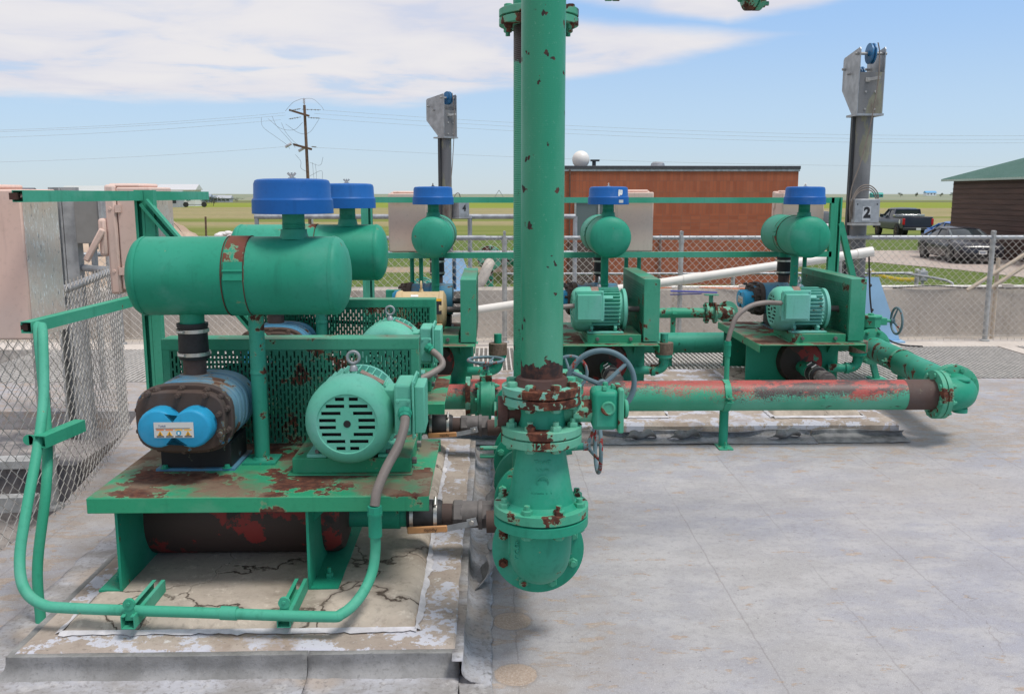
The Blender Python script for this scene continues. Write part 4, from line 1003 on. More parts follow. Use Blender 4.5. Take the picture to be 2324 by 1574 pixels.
# elbow
pts = [(0, 0, .463), (0, .003, .43), (0, .012, .395), (0, .035, .36), (0, .07, .336), (0, .115, .324), (0, .16, .32)]
mb = M(); mb.tube(pts, .0925, 48, smooth=5); el_ = obj('elbow', mb, MGs, ris)
mb = M()
for s_ in (-1, 1): mb.lathe([(0, .05), (.0, .044), (.012, .04)], (s_ * .085, .05, .385), (s_, 0, 0), 20)
objs('elbow_boss', mb, MG, el_)
text('cast_lettering', 'TYLER', .022, MGs, el_, (-.074, -.062, .40), (Matrix.Rotation(R(-50), 3, 'Z') @ Matrix.Rotation(R(-90), 3, 'Y') @ Matrix.Rotation(PI / 2, 3, 'X')).to_euler(), .002)
flange(ris, (0, .150, .318), (0, 1, 0), .146, .026, mat=MGs)
bolts(ris, (0, .155, .32), (0, -1, 0), .120, .0, MGf, studs=True, head=.0165, both=False)

gb = thing('gear_operator', 'green gearbox with large grey-blue handwheel beside the front riser pipe', 'valve operator', (XR + .19, YR, .81))
mb = M(); mb.box(-.045, .032, -.045, .05, -.055, .062); obj('gearbox', mb, MGs, gb, bevel=.014)
mb = M(); mb.box(.030, .046, -.050, .055, -.062, .068); mb.lathe([(0, .03), (.012, .026)], (.052, .0, .0), (1, 0, 0), 24); obj('end_plate', mb, MGf, gb, bevel=.004)
mb = M(); mb.torus((.0, -.047, .012), (0, 1, 0), .017, .0045, 28, 8); mb.lathe([(0, .017), (.004, .015)], (.0, -.045, .012), (0, -1, 0), 24); obj('worm_cover', mb, MGf, gb)
mb = M()
for xx, yy in ((-.0, .03), (-.01, -.03), (.02, .0)): mb.hexb((xx, yy, .062), (0, 0, 1), .008, .012)
objs('stop_bolt', mb, MGf, gb)
mb = M(); mb.cyl((-.0, .05, -.0), (-.0, .20, -.0), .010, 14); obj('worm_shaft', mb, MG, gb)
handwheel(gb, (.012, .225, .030), (0, 1, 0), .105, 3, .0088, .035, ph=2.2)

# rear riser + overhead pipe
rr_ = thing('rear_riser_pipe', 'ribbed-wrap green riser pipe directly behind the front riser, flange pair near the top', 'pipe', (.172, 3.37, .30))
mb = M(); mb.lathe([(0, .089), (1.75, .089)], (0, 0, 0), (0, 0, 1), 56, (False, False))
m_rr, t = newmat('wrapped_pipe_paint'); co = t.n('ShaderNodeTexCoord').outputs['Object']
wv = t.n('ShaderNodeTexWave', bands_direction='Z'); t.put(wv.inputs[0], co); wv.inputs['Scale'].default_value = 48; wv.inputs['Distortion'].default_value = .4
sp = t.n('ShaderNodeSeparateXYZ'); t.put(sp.inputs[0], co); nn_ = t.noise(co, 26, 8, .7)
topr = t.ss(t.m('ADD', sp.outputs[2], t.m('MULTIPLY', t.noise(co, 20, 6, .6), .12)), 1.655, 1.66)
mk = t.m('MAXIMUM', topr, t.ss(t.m('ADD', nn_, t.m('MULTIPLY', t.ss(sp.outputs[2], 1.0, .5), .05)), .665, .675))
t.out(t.mix(mk, t.mix(t.ss(t.noise(co, 3, 4), .4, .65), (.02, .28, .155), (.055, .33, .20)), (.028, .016, .015)), .5, 0, t.m('SUBTRACT', wv.outputs[1], mk), .45, .003)
obj('pipe', mb, m_rr, rr_)
flange(rr_, (0, 0, 1.715), (0, 0, 1), .14, .026); flange(rr_, (0, 0, 1.745), (0, 0, 1), .14, .026)
bolts(rr_, (0, 0, 1.771), (0, 0, -1), .117, .056, MGf, head=.015)
mb = M(); mb.tube([(0, 0, 1.75), (0, 0, 1.82), (.03, 0, 1.90), (.11, 0, 1.905), (.20, 0, 1.915), (.30, 0, 1.915), (1.9, 0, 1.915)], .0885, 40, smooth=4); obj('overhead_pipe', mb, MG, rr_)
for xx, rad in ((.235, .112), (.735, .142)):
    flange(rr_, (xx, 0, 1.915), (1, 0, 0), rad, .024); flange(rr_, (xx + .027, 0, 1.915), (1, 0, 0), rad, .024); bolts(rr_, (xx, 0, 1.915), (1, 0, 0), rad * .84, .051, MGf, head=.014, phase=0)

# header running back
hd = thing('air_header', 'green header pipe running back from the elbow to the cross pipe, flanged', 'pipe', (.150, 2.79, .32))
mb = M(); mb.cyl((0, .03, 0), (0, 2.35, -.02), .088, 48); obj('pipe', mb, MGc, hd)
for yy in (.012, .44, .66, .93, 1.07, 1.9):
    flange(hd, (0, yy, 0), (0, 1, 0), .1405, .026, mat=MGf if yy < .2 else MGc)
bolts(hd, (0, .44, 0), (0, -1, 0), .12, 0, MGf, both=False, head=.0155); bolts(hd, (0, .93, 0), (0, -1, 0), .12, 0, MGf, both=False, head=.0155)
mb = M(); mb.cyl((.02, .545, .0), (.022, .545, .25), .094, 40); obj('tee_branch', mb, MGc, hd)
mb = M(); mb.cyl((0, .41, -.065), (-.17, .41, -.067), .041, 28); mb.cyl((0, 1.78, -.065), (-.17, 1.78, -.067), .041, 28); objs('inlet_stub', mb, MNick, hd)
mb = M(); mb.cyl((0, 1.18, 0), (0, 1.18, -.32), .03, 20); mb.box(-.07, .07, 1.11, 1.25, -.32, -.312); objs('support_leg', mb, MG, hd)
v1 = thing('gate_valve', 'green wafer valve on the header with a grey-red handwheel seen edge-on right of the reducer', 'valve', (.150, 3.79, .33))
mb = M(); mb.lathe([(0, .112), (.005, .118), (.04, .118), (.045, .112)], (0, -.03, 0), (0, 1, 0), 40); mb.cyl((.1, 0, .02), (.19, 0, .035), .03, 18); obj('body', mb, MG, v1)
mb = M(); mb.box(-.20, -.09, -.02, .02, .03, .04); mb.box(-.20, -.09, -.02, .02, -.005, .005); mb.box(.09, .15, -.02, .02, -.005, .005); objs('stop_plate', mb, MGf, v1, bevel=.003)
mb = M(); mb.cyl((.17, 0, .035), (.25, 0, .04), .016, 14); obj('stem', mb, MG, v1)
handwheel(v1, (.305, 0, .04), (1, 0, 0), .112, 3, .0088, .045, ph=.6)
v2 = thing('gate_valve', 'green gearbox valve with a grey-red handwheel facing the camera, behind the big handwheel', 'valve', (.42, 4.78, .30))
mb = M(); mb.box(-.07, .07, -.03, .09, .08, .19); mb.cyl((0, .03, -.02), (0, .03, .1), .05, 24); obj('gearbox', mb, MGf, v2, bevel=.012)
mb = M(); mb.cyl((-.01, -.03, .20), (-.01, -.08, .20), .014, 14); mb.cyl((0, .02, .16), (0, .02, .215), .012, 12); mb.box(-.06, .05, -.03, .09, .19, .20); obj('stem', mb, MGf, v2)
handwheel(v2, (-.01, -.10, .215), (0, 1, 0), .089, 3, .0085, .03, ph=1.0)
mb = M(); mb.cyl((0, .02, .0), (0, .31, .0), .075, 32); obj('body', mb, MGc, v2)
v3 = thing('gate_valve', 'small valve with an upright stem and flat horizontal handwheel, left of the risers', 'valve', (-.03, 5.03, .30))
mb = M(); mb.cyl((-.05, 0, 0), (.05, 0, 0), .095, 36); mb.cyl((-.03, 0, 0), (.03, 0, 0), .115, 36); mb.box(-.035, .035, -.04, .04, .07, .14); obj('body', mb, MGf, v3, bevel=.004)
mb = M(); mb.cyl((0, 0, .13), (0, 0, .21), .012, 14); mb.cyl((0, 0, .13), (0, 0, .16), .022, 14); obj('stem', mb, MGf, v3)
handwheel(v3, (0, 0, .222), (0, 0, 1), .098, 3, .0085, .035, ph=.3)
bolts(v3, (-.05, 0, 0), (1, 0, 0), .09, .10, MGf, n=6, head=.013)

# cross pipe in front of the right-hand blowers
cp = thing('cross_pipe', 'long horizontal pipe with red primer showing through flaking green, ending in a flanged elbow', 'pipe', (1.5, 5.09, .30))
mb = M(); mb.cyl((-1.14, 0, 0), (1.04, 0, 0), .0865, 56); obj('pipe', mb, MPipe, cp)
mb = M(); mb.cyl((.86, 0, 0), (1.06, 0, 0), .0873, 56); obj('bare_pipe_end', mb, MNick, cp)
mb = M(); mb.cyl((-1.14, 0, 0), (-1.62, 0, 0), .10, 40); mb.cyl((-1.62, 0, -.0), (-2.05, 0, -.0), .0712, 40); obj('red_pipe', mb, MPipe, cp)
for xx, rad in ((-1.14, .14), (-1.645, .115), (1.03, .1385), (1.062, .1385)): flange(cp, (xx, 0, 0), (1, 0, 0), rad, .028, mat=MGf)
bolts(cp, (1.03, 0, 0), (1, 0, 0), .117, .060, MGf, head=.0155, phase=.2)
dr_ = Vector((.20, 1.72, -.03)).normalized()
mb = M(); e0 = Vector((1.09, 0, 0)); e1 = Vector((1.24, .155, .0))
mb.tube([e0, (1.13, .0, 0), (1.178, .012, 0), (1.212, .045, 0), (1.232, .095, 0), e1], .094, 40, smooth=5); eb = obj('elbow', mb, MGs, cp)
mb = M(); mb.lathe([(0, .045), (.01, .042), (.012, .03)], (1.20, .0, .082), (0, 0, 1), 24); mb.cyl((1.2, .0, -.08), (1.2, 0, -.105), .04, 20); objs('elbow_boss', mb, MGs, eb)
flange(cp, e1, dr_, .1385, .028, mat=MGf); flange(cp, e1 + dr_ * .032, dr_, .1385, .028, mat=MGf); bolts(cp, e1, dr_, .117, .060, MGf, head=.0155, phase=.3)
mb = M(); mb.cyl(e1 + dr_ * .05, e1 + dr_ * 1.62, .0865, 48); obj('angled_pipe', mb, MGc, cp)
# clamps and feet
def clampfoot(name, label, c, d, foot, rp=.0865):
    k = thing(name, label, 'pipe support', (c[0], c[1], 0)); d = Vector(d).normalized(); z = c[2]
    mb = M(); mb.lathe([(-.018, rp), (-.018, rp + .006), (.018, rp + .006), (.018, rp)], (0, 0, z), d, 40, (False, False))
    sd_ = Vector((d.y, -d.x, 0)); 
    for s_ in (-1, 1):
        for dz in (-.012, .010): mb.beam(Vector((0, 0, z + dz)) + sd_ * s_ * (rp), Vector((0, 0, z + dz)) + sd_ * s_ * (rp + .05), .036, .006)
        p = Vector((0, 0, z - .02)) + sd_ * s_ * (rp + .028); mb.cyl(p, p + Vector((0, 0, .05)), .007, 10); mb.hexb(p + Vector((0, 0, .035)), (0, 0, 1), .012, .012)
    obj('clamp', mb, MGf, k)
    mb = M(); mb.cyl((0, 0, .008), (0, 0, z - rp), .026, 24); obj('post', mb, MG, k)
    mb = M(); mb.box(-.04, .04, -.085, .085, 0, .008); mb.hexb((0, -.06, .008), (0, 0, 1), .012, .012); mb.cyl((0, -.06, .018), (0, -.06, .04), .007, 10); mb.hexb((0, .06, .008), (0, 0, 1), .012, .012); mb.cyl((0, .06, .018), (0, .06, .04), .007, 10); obj('foot_plate', mb, MGf, k)
    return k
clampfoot('pipe_support', 'green post and clamp carrying the horizontal pipe in the middle', (1.333, 5.09, .30), (1, 0, 0), 0)
q = Vector((1.5, 5.09, .30)) + e1 + dr_ * .95
clampfoot('pipe_support', 'green post and bolted clamp under the angled pipe at the right', (q.x, q.y, q.z), dr_, 0)
# back valve and header behind
v4 = thing('gate_valve', 'pale green gear valve with grey handwheel before the light blue mast foot at right', 'valve', (2.96, 7.02, .27))
mb = M(); mb.cyl((-.01, -.06, 0), (.01, .06, 0), .112, 40); mb.cyl((0, 0, .08), (0, 0, .15), .045, 24); obj('body', mb, MGf, v4)
flange(v4, (-.012, -.09, 0), (0, 1, 0), .14, .026); flange(v4, (.012, .065, 0), (0, 1, 0), .14, .026); bolts(v4, (-.012, -.09, 0), (0, -1, 0), .118, 0, MGf, head=.015, both=False)
mb = M(); mb.lathe([(0, .08), (.075, .08), (.075, .088), (.09, .088), (.092, .07)], (0, 0, .145), (0, 0, 1), 8); mb.cyl((0, 0, .235), (0, 0, .25), .022, 16); mb.box(.06, .12, -.03, .03, .16, .215); obj('gear_housing', mb, MGf, v4, bevel=.004)
mb = M(); mb.cyl((.11, 0, .19), (.17, 0, .19), .012, 12); obj('stem', mb, MGf, v4)
handwheel(v4, (.205, 0, .19), (1, 0, 0), .102, 3, .0095, .03, ph=.9)
hb = thing('back_header_pipe', 'clean green header pipe lying low behind the right-hand blowers', 'pipe', (2.0, 7.6, .2))
mb = M(); mb.tube([(-.75, 0, 0), (.5, 0, 0), (.72, 0, 0), (.86, -.03, .01), (.945, -.13, .03), (.965, -.30, .06), (.965, -.48, .068)], .086, 36, smooth=4); obj('pipe', mb, MGs, hb)
mb = M(); mb.cyl((.1, 0, -.08), (.1, 0, -.2), .03, 14); mb.cyl((-.5, 0, -.08), (-.5, 0, -.2), .03, 14); objs('support_leg', mb, MG, hb)
text('stencil_mark', 'F', .035, MBlk, hb, (-.43, -.0872, .0), (PI / 2, 0, 0), .0004)
sb = thing('branch_pipe', 'small green branch pipe with a purple-blue lever valve in front of the fence', 'pipe', (1.6, 8.2, .375))
mb = M(); mb.cyl((-.42, 0, 0), (.33, 0, 0), .046, 28); obj('pipe', mb, MGf, sb)
mb = M(); mb.cyl((.05, 0, -.375), (.05, 0, -.03), .024, 16); mb.lathe([(-.02, .05), (.02, .05)], (.05, 0, 0), (1, 0, 0), 24); mb.box(.03, .07, -.08, .08, -.006, .006); objs('support_leg', mb, MGf, sb)
mb = M(); mb.cyl((.34, 0, 0), (.36, 0, 0), .095, 32); mb.cyl((.415, 0, 0), (.435, 0, 0), .095, 32); mb.cyl((.36, 0, 0), (.415, 0, 0), .06, 24); mb.cyl((.388, 0, .05), (.388, 0, .165), .020, 14); mb.box(.33, .45, -.04, .04, .16, .168)
obj('valve_body', mb, MGf, sb)
bolts(sb, (.34, 0, 0), (1, 0, 0), .078, .095, MGf, n=6, head=.010)
mb = M(); mb.beam((.44, 0, .185), (.02, 0, .20), .03, .012); mb.beam((.30, 0, .175), (.02, .02, .165), .02, .008); obj('lever', mb, simple('purple_blue', (.10, .11, .45), .45), sb)
mb = M(); mb.tube([(.435, 0, 0), (.49, 0, 0), (.545, .02, -.005), (.575, .08, -.01), (.58, .16, -.01)], .058, 24, smooth=4); mb.lathe([(0, .03), (0, .10), (.02, .10), (.02, .03)], (.58, .15, -.01), (0, 1, 0), 32, (False, False)); obj('elbow', mb, MGf, sb)

# relief valves
def relief(x, y, label, hide=False):
    k = thing('relief_valve', label, 'relief valve', (x, y, 0), 0, 'weighted relief valves')
    mb = M(); mb.cyl((0, 0, .430), (0, 0, .492), .0265, 24); obj('weight_cap', mb, MGc, k)
    mb = M()
    for i in range(11): mb.lathe([(0, .061), (.0005, .0625), (.0065, .0625), (.007, .061)], (0, 0, .350 + i * .0072), (0, 0, 1), 40)
    obj('weight_discs', mb, simple('brown_discs', (.17, .125, .09), .7, .1, .3, 60), k)
    mb = M(); mb.lathe([(0, .045), (.01, .058), (.03, .058)], (0, 0, .319), (0, 0, 1), 40); obj('seat', mb, MG, k)
    mb = M(); mb.tube([(0, 0, .325), (0, 0, .285), (-.012, 0, .255), (-.045, 0, .238), (-.09, 0, .235)], .034, 20, smooth=4); mb.cyl((-.08, 0, .235), (-.21, 0, .235), .030, 16); mb.cyl((-.06, 0, .235), (-.085, 0, .235), .040, 18); obj('elbow', mb, MGc, k)
relief(.046, 6.2, 'brown-disc relief valve left of the riser pipes')
relief(1.19, 6.2, 'brown-disc relief valve between the two right-hand blowers')
relief(2.56, 6.25, 'brown-disc relief valve tucked behind the rightmost table')

# ball valves on the outlets
def ballvalve(loc, rz, label, handle=True):
    k = thing('ball_valve', label, 'ball valve', loc, rz, 'grey ball valves')
    mb = M(); mb.lathe([(0, .041), (.045, .041)], (0, 0, 0), (1, 0, 0), 24); obj('nipple', mb, MNick, k)
    mb = M(); mb.lathe([(.04, .050), (.045, .055), (.075, .055)], (0, 0, 0), (1, 0, 0), 6, phase=.5); mb.lathe([(.07, .050), (.135, .050)], (0, 0, 0), (1, 0, 0), 28); mb.lathe([(.135, .056), (.150, .056)], (0, 0, 0), (1, 0, 0), 28); mb.lathe([(.150, .052), (.185, .052)], (0, 0, 0), (1, 0, 0), 6, phase=.5)
    mb.cyl((.11, -.04, -.012), (.11, -.058, -.012), .016, 14); bo = obj('body', mb, MIron, k)
    if handle:
        mb = M(); mb.beam((.125, -.064, -.010), (.02, -.066, -.030), .004, .022); mb.beam((.13, -.064, -.004), (.095, -.064, -.012), .005, .03); hl = obj('handle', mb, MGalv, k)
        mb = M(); mb.beam((.022, -.066, -.030), (-.125, -.068, -.036), .010, .026); g_ = obj('grip', mb, MOr, hl, bevel=.004)
        text('grip_lettering', 'Apollo', .018, MBlk, g_, (-.04, -.0735, -.034), (Matrix.Rotation(PI, 3, 'Y') @ Matrix.Rotation(PI / 2, 3, 'X')).to_euler(), .0003)
        mb = M(); mb.hexb((.11, -.066, -.008), (0, -1, 0), .010, .008); obj('stem_nut', mb, MSteel, hl)
ballvalve((-.185, 3.28, .253), 0, 'grey ball valve with orange grip at the nearest blower outlet, beside the front elbow')
ballvalve((-.20, 4.62, .253), 0, 'grey ball valve with orange grip below the small horizontal handwheel')
for x, l in ((-.415, 'cream-motor blower'), (.792, 'white-sticker blower'), (2.157, 'rightmost blower')):
    ballvalve((x, 5.87, .253), R(-90), 'ball valve on the outlet of the ' + l, False)
for x in (): pass

# ================================================================== STRUT FRAMES, ENCLOSURES, CONDUITS
def strutbar(mb, p0, p1, s_=.0413, open_=(-1, 0, 0)):
    """C channel with its slot facing open_"""
    p0, p1 = Vector(p0), Vector(p1); d = (p1 - p0).normalized(); o_ = Vector(open_); o_ = (o_ - d * o_.dot(d)).normalized(); q = d.cross(o_)
    h = s_ / 2; t_ = .0028
    sec = [(-h, -h), (h, -h), (h, -h + .012), (h - t_, -h + .012), (h - t_, -h + t_), (-h + t_, -h + t_), (-h + t_, h - t_), (h - t_, h - t_), (h - t_, h - .012), (h, h - .012), (h, h), (-h, h)]
    vs = [p + o_ * a + q * b for p in (p0, p1) for a, b in sec]; n = len(sec)
    mb.add(vs, [(i, (i + 1) % n, n + (i + 1) % n, n + i) for i in range(n)] + [(0, 1, 2, 3, 4, 5), (0, 5, 6, 11), (6, 7, 8, 9, 10, 11), (n, n + 1, n + 2, n + 3, n + 4, n + 5), (n, n + 5, n + 6, n + 11), (n + 6, n + 7, n + 8, n + 9, n + 10, n + 11)])
MStr = paint('strut_paint', (.035, .32, .19), .72, 12, (.09, .40, .28), rough=.5)
fa = thing('strut_rack', 'green strut channel frame at the left edge with rusty open ends and a diagonal brace', 'strut frame', (-1.58, 3.3, 0))
mb = M(); strutbar(mb, (-.07, -.02, 1.425), (.10, 1.55, 1.425)); obj('rail', mb, MStr, fa, recalc=True)
mb = M(); strutbar(mb, (-.07, -.04, .965), (.09, 1.15, .985)); obj('rail', mb, MStr, fa, recalc=True)
mb = M(); strutbar(mb, (.025, .86, 0), (.025, .86, 1.45), open_=(0, -1, 0)); strutbar(mb, (.068, .86, 0), (.068, .86, 1.45), open_=(0, 1, 0)); obj('post', mb, MStr, fa, recalc=True)
mb = M(); strutbar(mb, (.05, .83, 1.40), (.56, .93, .72), open_=(0, -1, 0)); mb.box(.52, .60, .90, .98, 0, .01); strutbar(mb, (.56, .93, .72), (.92, 1.0, .25), open_=(0, -1, 0)); obj('brace', mb, MStr, fa, recalc=True)
mb = M()
for z_ in (1.425, .965):
    mb.tube([(-.062 + .010 * math.cos(a * .9) - .0, -.012 + .004 * a * .25, z_ + .010 * math.sin(a * .9)) for a in range(40)], .0012, 5)
    mb.box(-.095, -.07, -.03, 0, z_ - .012, z_ + .012)
objs('spring_nut', mb, MR, fa)
fb = thing('strut_rack', 'green strut channel frame running along the back behind the three right-hand blowers', 'strut frame', (1.0, 6.98, 0))
mb = M(); strutbar(mb, (-1.98, 0, 1.392), (1.60, 0, 1.388), open_=(0, 1, 0)); obj('rail', mb, MStr, fb, recalc=True)
mb = M(); strutbar(mb, (-1.98, 0, .975), (1.60, 0, .982), open_=(0, 1, 0)); obj('rail', mb, MStr, fb, recalc=True)
for x in (-1.93, 1.62):
    mb = M(); strutbar(mb, (x - .021, .0, 0), (x - .021, .0, 1.41), open_=(1, 0, 0)); strutbar(mb, (x + .021, .0, 0), (x + .021, .0, 1.41), open_=(0, -1, 0)); obj('post', mb, MStr, fb, recalc=True)
mb = M(); strutbar(mb, (1.66, .0, 1.22), (2.04, .05, .0), open_=(0, 1, 0)); mb.box(1.98, 2.10, -.02, .12, 0, .006); obj('brace', mb, MStr, fb, recalc=True)
mb = M(); strutbar(mb, (-1.97, .0, 1.2), (-2.35, .05, .0), open_=(0, 1, 0)); obj('brace', mb, MStr, fb, recalc=True)

def enclosure(x0, x1, y0, y1, z0, z1, label, door='y', weather=None, handle=False, cond=()):
    cx, cy = (x0 + x1) / 2, (y0 + y1) / 2
    e = thing('electrical_enclosure', label, 'electrical box', (cx, cy, z0), 0, 'pink fibreglass switch boxes')
    hx, hy, hz = (x1 - x0) / 2, (y1 - y0) / 2, z1 - z0
    mb = M(); mb.box(-hx, hx, -hy, hy, 0, hz); obj('cabinet', mb, MPink, e, bevel=.008)
    if weather == 'x': mb = M(); mb.box(hx + .0005, hx + .003, -hy + .004, hy - .004, .004, hz - .02); obj('weathered_face', mb, MWea, e)
    if weather == '-y': mb = M(); mb.box(hx + .0005, hx + .002, -hy + .003, hy - .003, .004, hz - .02); obj('weathered_face', mb, MWea, e)
    mb = M()
    if door == 'x': mb.box(-hx - .055, -hx - .004, -hy - .006, hy + .006, -.02, hz + .012)
    else: mb.box(-hx - .006, hx + .006, hy + .004, hy + .055, -.02, hz + .012)
    obj('door', mb, MPink, e, bevel=.012)
    mb = M()
    if door == 'x': mb.box(-hx - .04, hx * .3, -hy * .9, hy * .9, hz, hz + .018)
    else: mb.box(-hx * .8, hx * .8, -hy * .3, hy + .04, hz, hz + .018)
    obj('top_cap', mb, MPink, e, bevel=.01)
    for zz in (.09, hz - .10):
        mb = M()
        if door == 'x': mb.lathe([(0, .008), (.004, .007)], (-hx - .03, -hy - .006, zz), (0, -1, 0), 12); mb.box(-hx - .008, -hx + .02, -hy - .009, -hy - .001, zz - .018, zz + .018)
        else: mb.box(hx - .004, hx + .010, hy - .03, hy + .03, zz - .018, zz + .018); mb.box(-hx - .010, -hx + .004, hy - .03, hy + .03, zz - .018, zz + .018)
        objs('door_clamp', mb, MPink, e)
    if handle:
        mb = M(); mb.box(-hx - .095, -hx - .055, -hy - .01, -hy + .05, .16, .34); hb_ = obj('switch_housing', mb, MPink, e, bevel=.015)
        mb = M(); mb.beam((-hx - .065, -hy - .02, .29), (-hx - .15, -hy - .03, .14), .02, .030); obj('handle', mb, MPink, hb_, bevel=.008)
    for (dx, dy, zb) in cond:
        mb = M(); mb.cyl((dx, dy, zb - z0), (dx, dy, 0), .0165, 16); mb.cyl((dx, dy, -.03), (dx, dy, 0), .024, 16); obj('conduit_stub', mb, MG, e)
    return e
enclosure(-2.06, -1.722, 3.445, 3.725, .892, 1.45, 'nearest pink-beige switch box with a weathered speckled side, cut by the left frame edge', 'x', 'x')
enclosure(-1.765, -1.60, 4.42, 4.70, .98, 1.465, 'second pink-beige switch box with a slanted handle, left behind the silencers', 'x', 'x', True)
enclosure(-.775, -.485, 7.03, 7.24, 1.0, 1.44, 'pink-beige switch box between the second and third blue caps', 'y', '-y', False, ((.02, -.02, .72), (.09, -.02, .72)))
enclosure(.945, 1.24, 7.03, 7.24, 1.0, 1.45, 'pink-beige switch box in front of the brick wall, middle of the back frame', 'y', None, False, ((-.04, -.02, .1), (.06, -.02, .1)))
enclosure(2.23, 2.55, 7.03, 7.24, .98, 1.445, 'pink-beige switch box behind the rightmost blue cap', 'y', None, False, ((.06, -.02, .1),))
mb = M(); mb.box(-.80, -.60, 6.96, 7.02, .63, .715); o = obj('conduit_bracket', mb, MG, bevel=.003); tag(o, 'small green channel bracket under the conduits of the third switch box', 'bracket')

def conduit(label, rigid, flex=None, r=.0168, rf=.0155, fit=None, cat='conduit', couplings=()):
    k = thing('conduit', label, cat, rigid[0])
    o0 = Vector(rigid[0]); rp = [Vector(p) - o0 for p in rigid]
    mb = M(); mb.tube(rp, r, 16, smooth=8); p = obj('rigid_conduit', mb, MStr, k)
    if couplings:
        mb = M()
        for a, b in couplings: mb.cyl(Vector(a) - o0, Vector(b) - o0, r * 1.25, 18)
        obj('coupling', mb, MStr, k)
    if flex:
        fp = spline([Vector(p) - o0 for p in flex], 14)
        mb = M(); mb.tube(fp, [rf * (1.0 + .035 * (i % 2)) for i in range(len(fp))], 16); obj('flexible_conduit', mb, MFlex, k)
        d = (fp[1] - fp[0]).normalized(); mb = M(); mb.lathe([(-.012, rf * 1.55), (.008, rf * 1.55), (.012, rf * 1.3), (.024, rf * 1.3)], fp[0], d, 8); 
        e_ = fp[-1]; mb.lathe([(-.02, rf * 1.5), (.0, rf * 1.5)], e_, (0, 0, 1), 8); mb.lathe([(-.10, r * 1.3), (-.035, r * 1.3), (-.03, r * 1.45), (-.02, r * 1.45)], e_, (0, 0, 1), 20); objs('fitting', mb, MG, k)
    return k
c1 = conduit('green conduit loop in front of the nearest table with a grey flexible tail',
    [(-.372, 2.80, .40), (-.374, 2.80, .30), (-.385, 2.77, .235), (-.415, 2.70, .19), (-.46, 2.64, .168), (-.52, 2.63, .165), (-.9, 2.66, .168), (-1.30, 2.695, .17), (-1.40, 2.71, .178), (-1.465, 2.74, .22), (-1.495, 2.79, .30), (-1.50, 2.86, .42), (-1.515, 3.0, .60), (-1.54, 3.12, .75), (-1.575, 3.22, .93), (-1.60, 3.27, .97)],
    [(-.293, 3.03, .70), (-.29, 2.98, .672), (-.305, 2.92, .62), (-.34, 2.86, .56), (-.365, 2.815, .50), (-.372, 2.80, .455)], couplings=(((-.78, 2.652, .1675), (-.83, 2.656, .168)),))
conduit('straight green conduit dropping to the deck at the left edge', [(-1.52, 2.93, .0), (-1.525, 2.95, .2), (-1.50, 3.0, .45), (-1.53, 3.10, .62), (-1.60, 3.24, .93), (-1.625, 3.29, .97)])
for x, l in ((-1.105, 'left'), (-.635, 'right')):
    k = thing('conduit_stand', f'short green strut channel on the near pad carrying the conduit, {l} one of two', 'strut', (x, 2.75, .13))
    mb = M(); strutbar(mb, (0, -.12, .0207), (0, .15, .0207), open_=(0, 0, 1)); obj('channel', mb, MStr, k, recalc=True)
    mb = M(); mb.box(-.014, .014, -.10 - .002, -.10 + .002, .02, .075); mb.lathe([(-.007, .018), (.004, .018)], (0, -.098, .072), (0, 1, 0), 20); mb.hexb((0, -.104, .075), (0, -1, 0), .006, .005); obj('clamp', mb, MStr, k)
mb = M(); k = thing('conduit_stand', 'short green strut channel clamped to the upright conduits at the left edge', 'strut', (-1.50, 3.05, .62))
mb = M(); strutbar(mb, (.0, -.06, .0), (.045, .14, .006), open_=(-1, 0, 0)); obj('channel', mb, MStr, k, recalc=True)
mb = M(); mb.box(-.05, .02, -.035, -.028, -.016, .016); mb.lathe([(0, .018), (.005, .018)], (-.052, -.03, 0), (0, -1, 0), 16); obj('clamp', mb, MStr, k)
conduit('grey flexible conduit curling from the second motor box', [(-.36, 4.15, .2), (-.36, 4.15, .30), (-.36, 4.15, .40)],
    [(-.30, 4.37, .70), (-.245, 4.33, .66), (-.235, 4.30, .625), (-.28, 4.25, .60), (-.345, 4.2, .565), (-.36, 4.15, .47)])
conduit('grey flexible conduit from the white-sticker blower motor box to behind the riser', [(.33, 5.9, .05), (.33, 5.9, .3), (.33, 5.9, .40)],
    [(.60, 5.975, .725), (.55, 5.97, .712), (.45, 5.95, .705), (.37, 5.92, .69), (.335, 5.9, .62), (.33, 5.9, .47)])
conduit('grey flexible conduit arching left from the rightmost motor box into a green upright', [(1.30, 6.20, .02), (1.38, 6.0, .03), (1.47, 5.83, .05), (1.52, 5.80, .13), (1.525, 5.80, .3), (1.525, 5.80, .44)],
    [(1.965, 5.975, .725), (1.91, 5.96, .727), (1.78, 5.91, .735), (1.67, 5.86, .715), (1.585, 5.83, .655), (1.545, 5.81, .57), (1.525, 5.80, .50)])
k = thing('conduit_stand', 'short green strut channel on the deck left of the rightmost table legs', 'strut', (1.33, 6.15, .0))
mb = M(); strutbar(mb, (-.12, 0, .0207), (.13, .0, .0207), open_=(0, 0, 1)); obj('channel', mb, MStr, k, recalc=True)
mb = M(); mb.cyl((-.0, 0, .04), (0, 0, .075), .008, 10); mb.box(-.02, .02, -.004, .004, .03, .07); obj('clamp', mb, MStr, k)

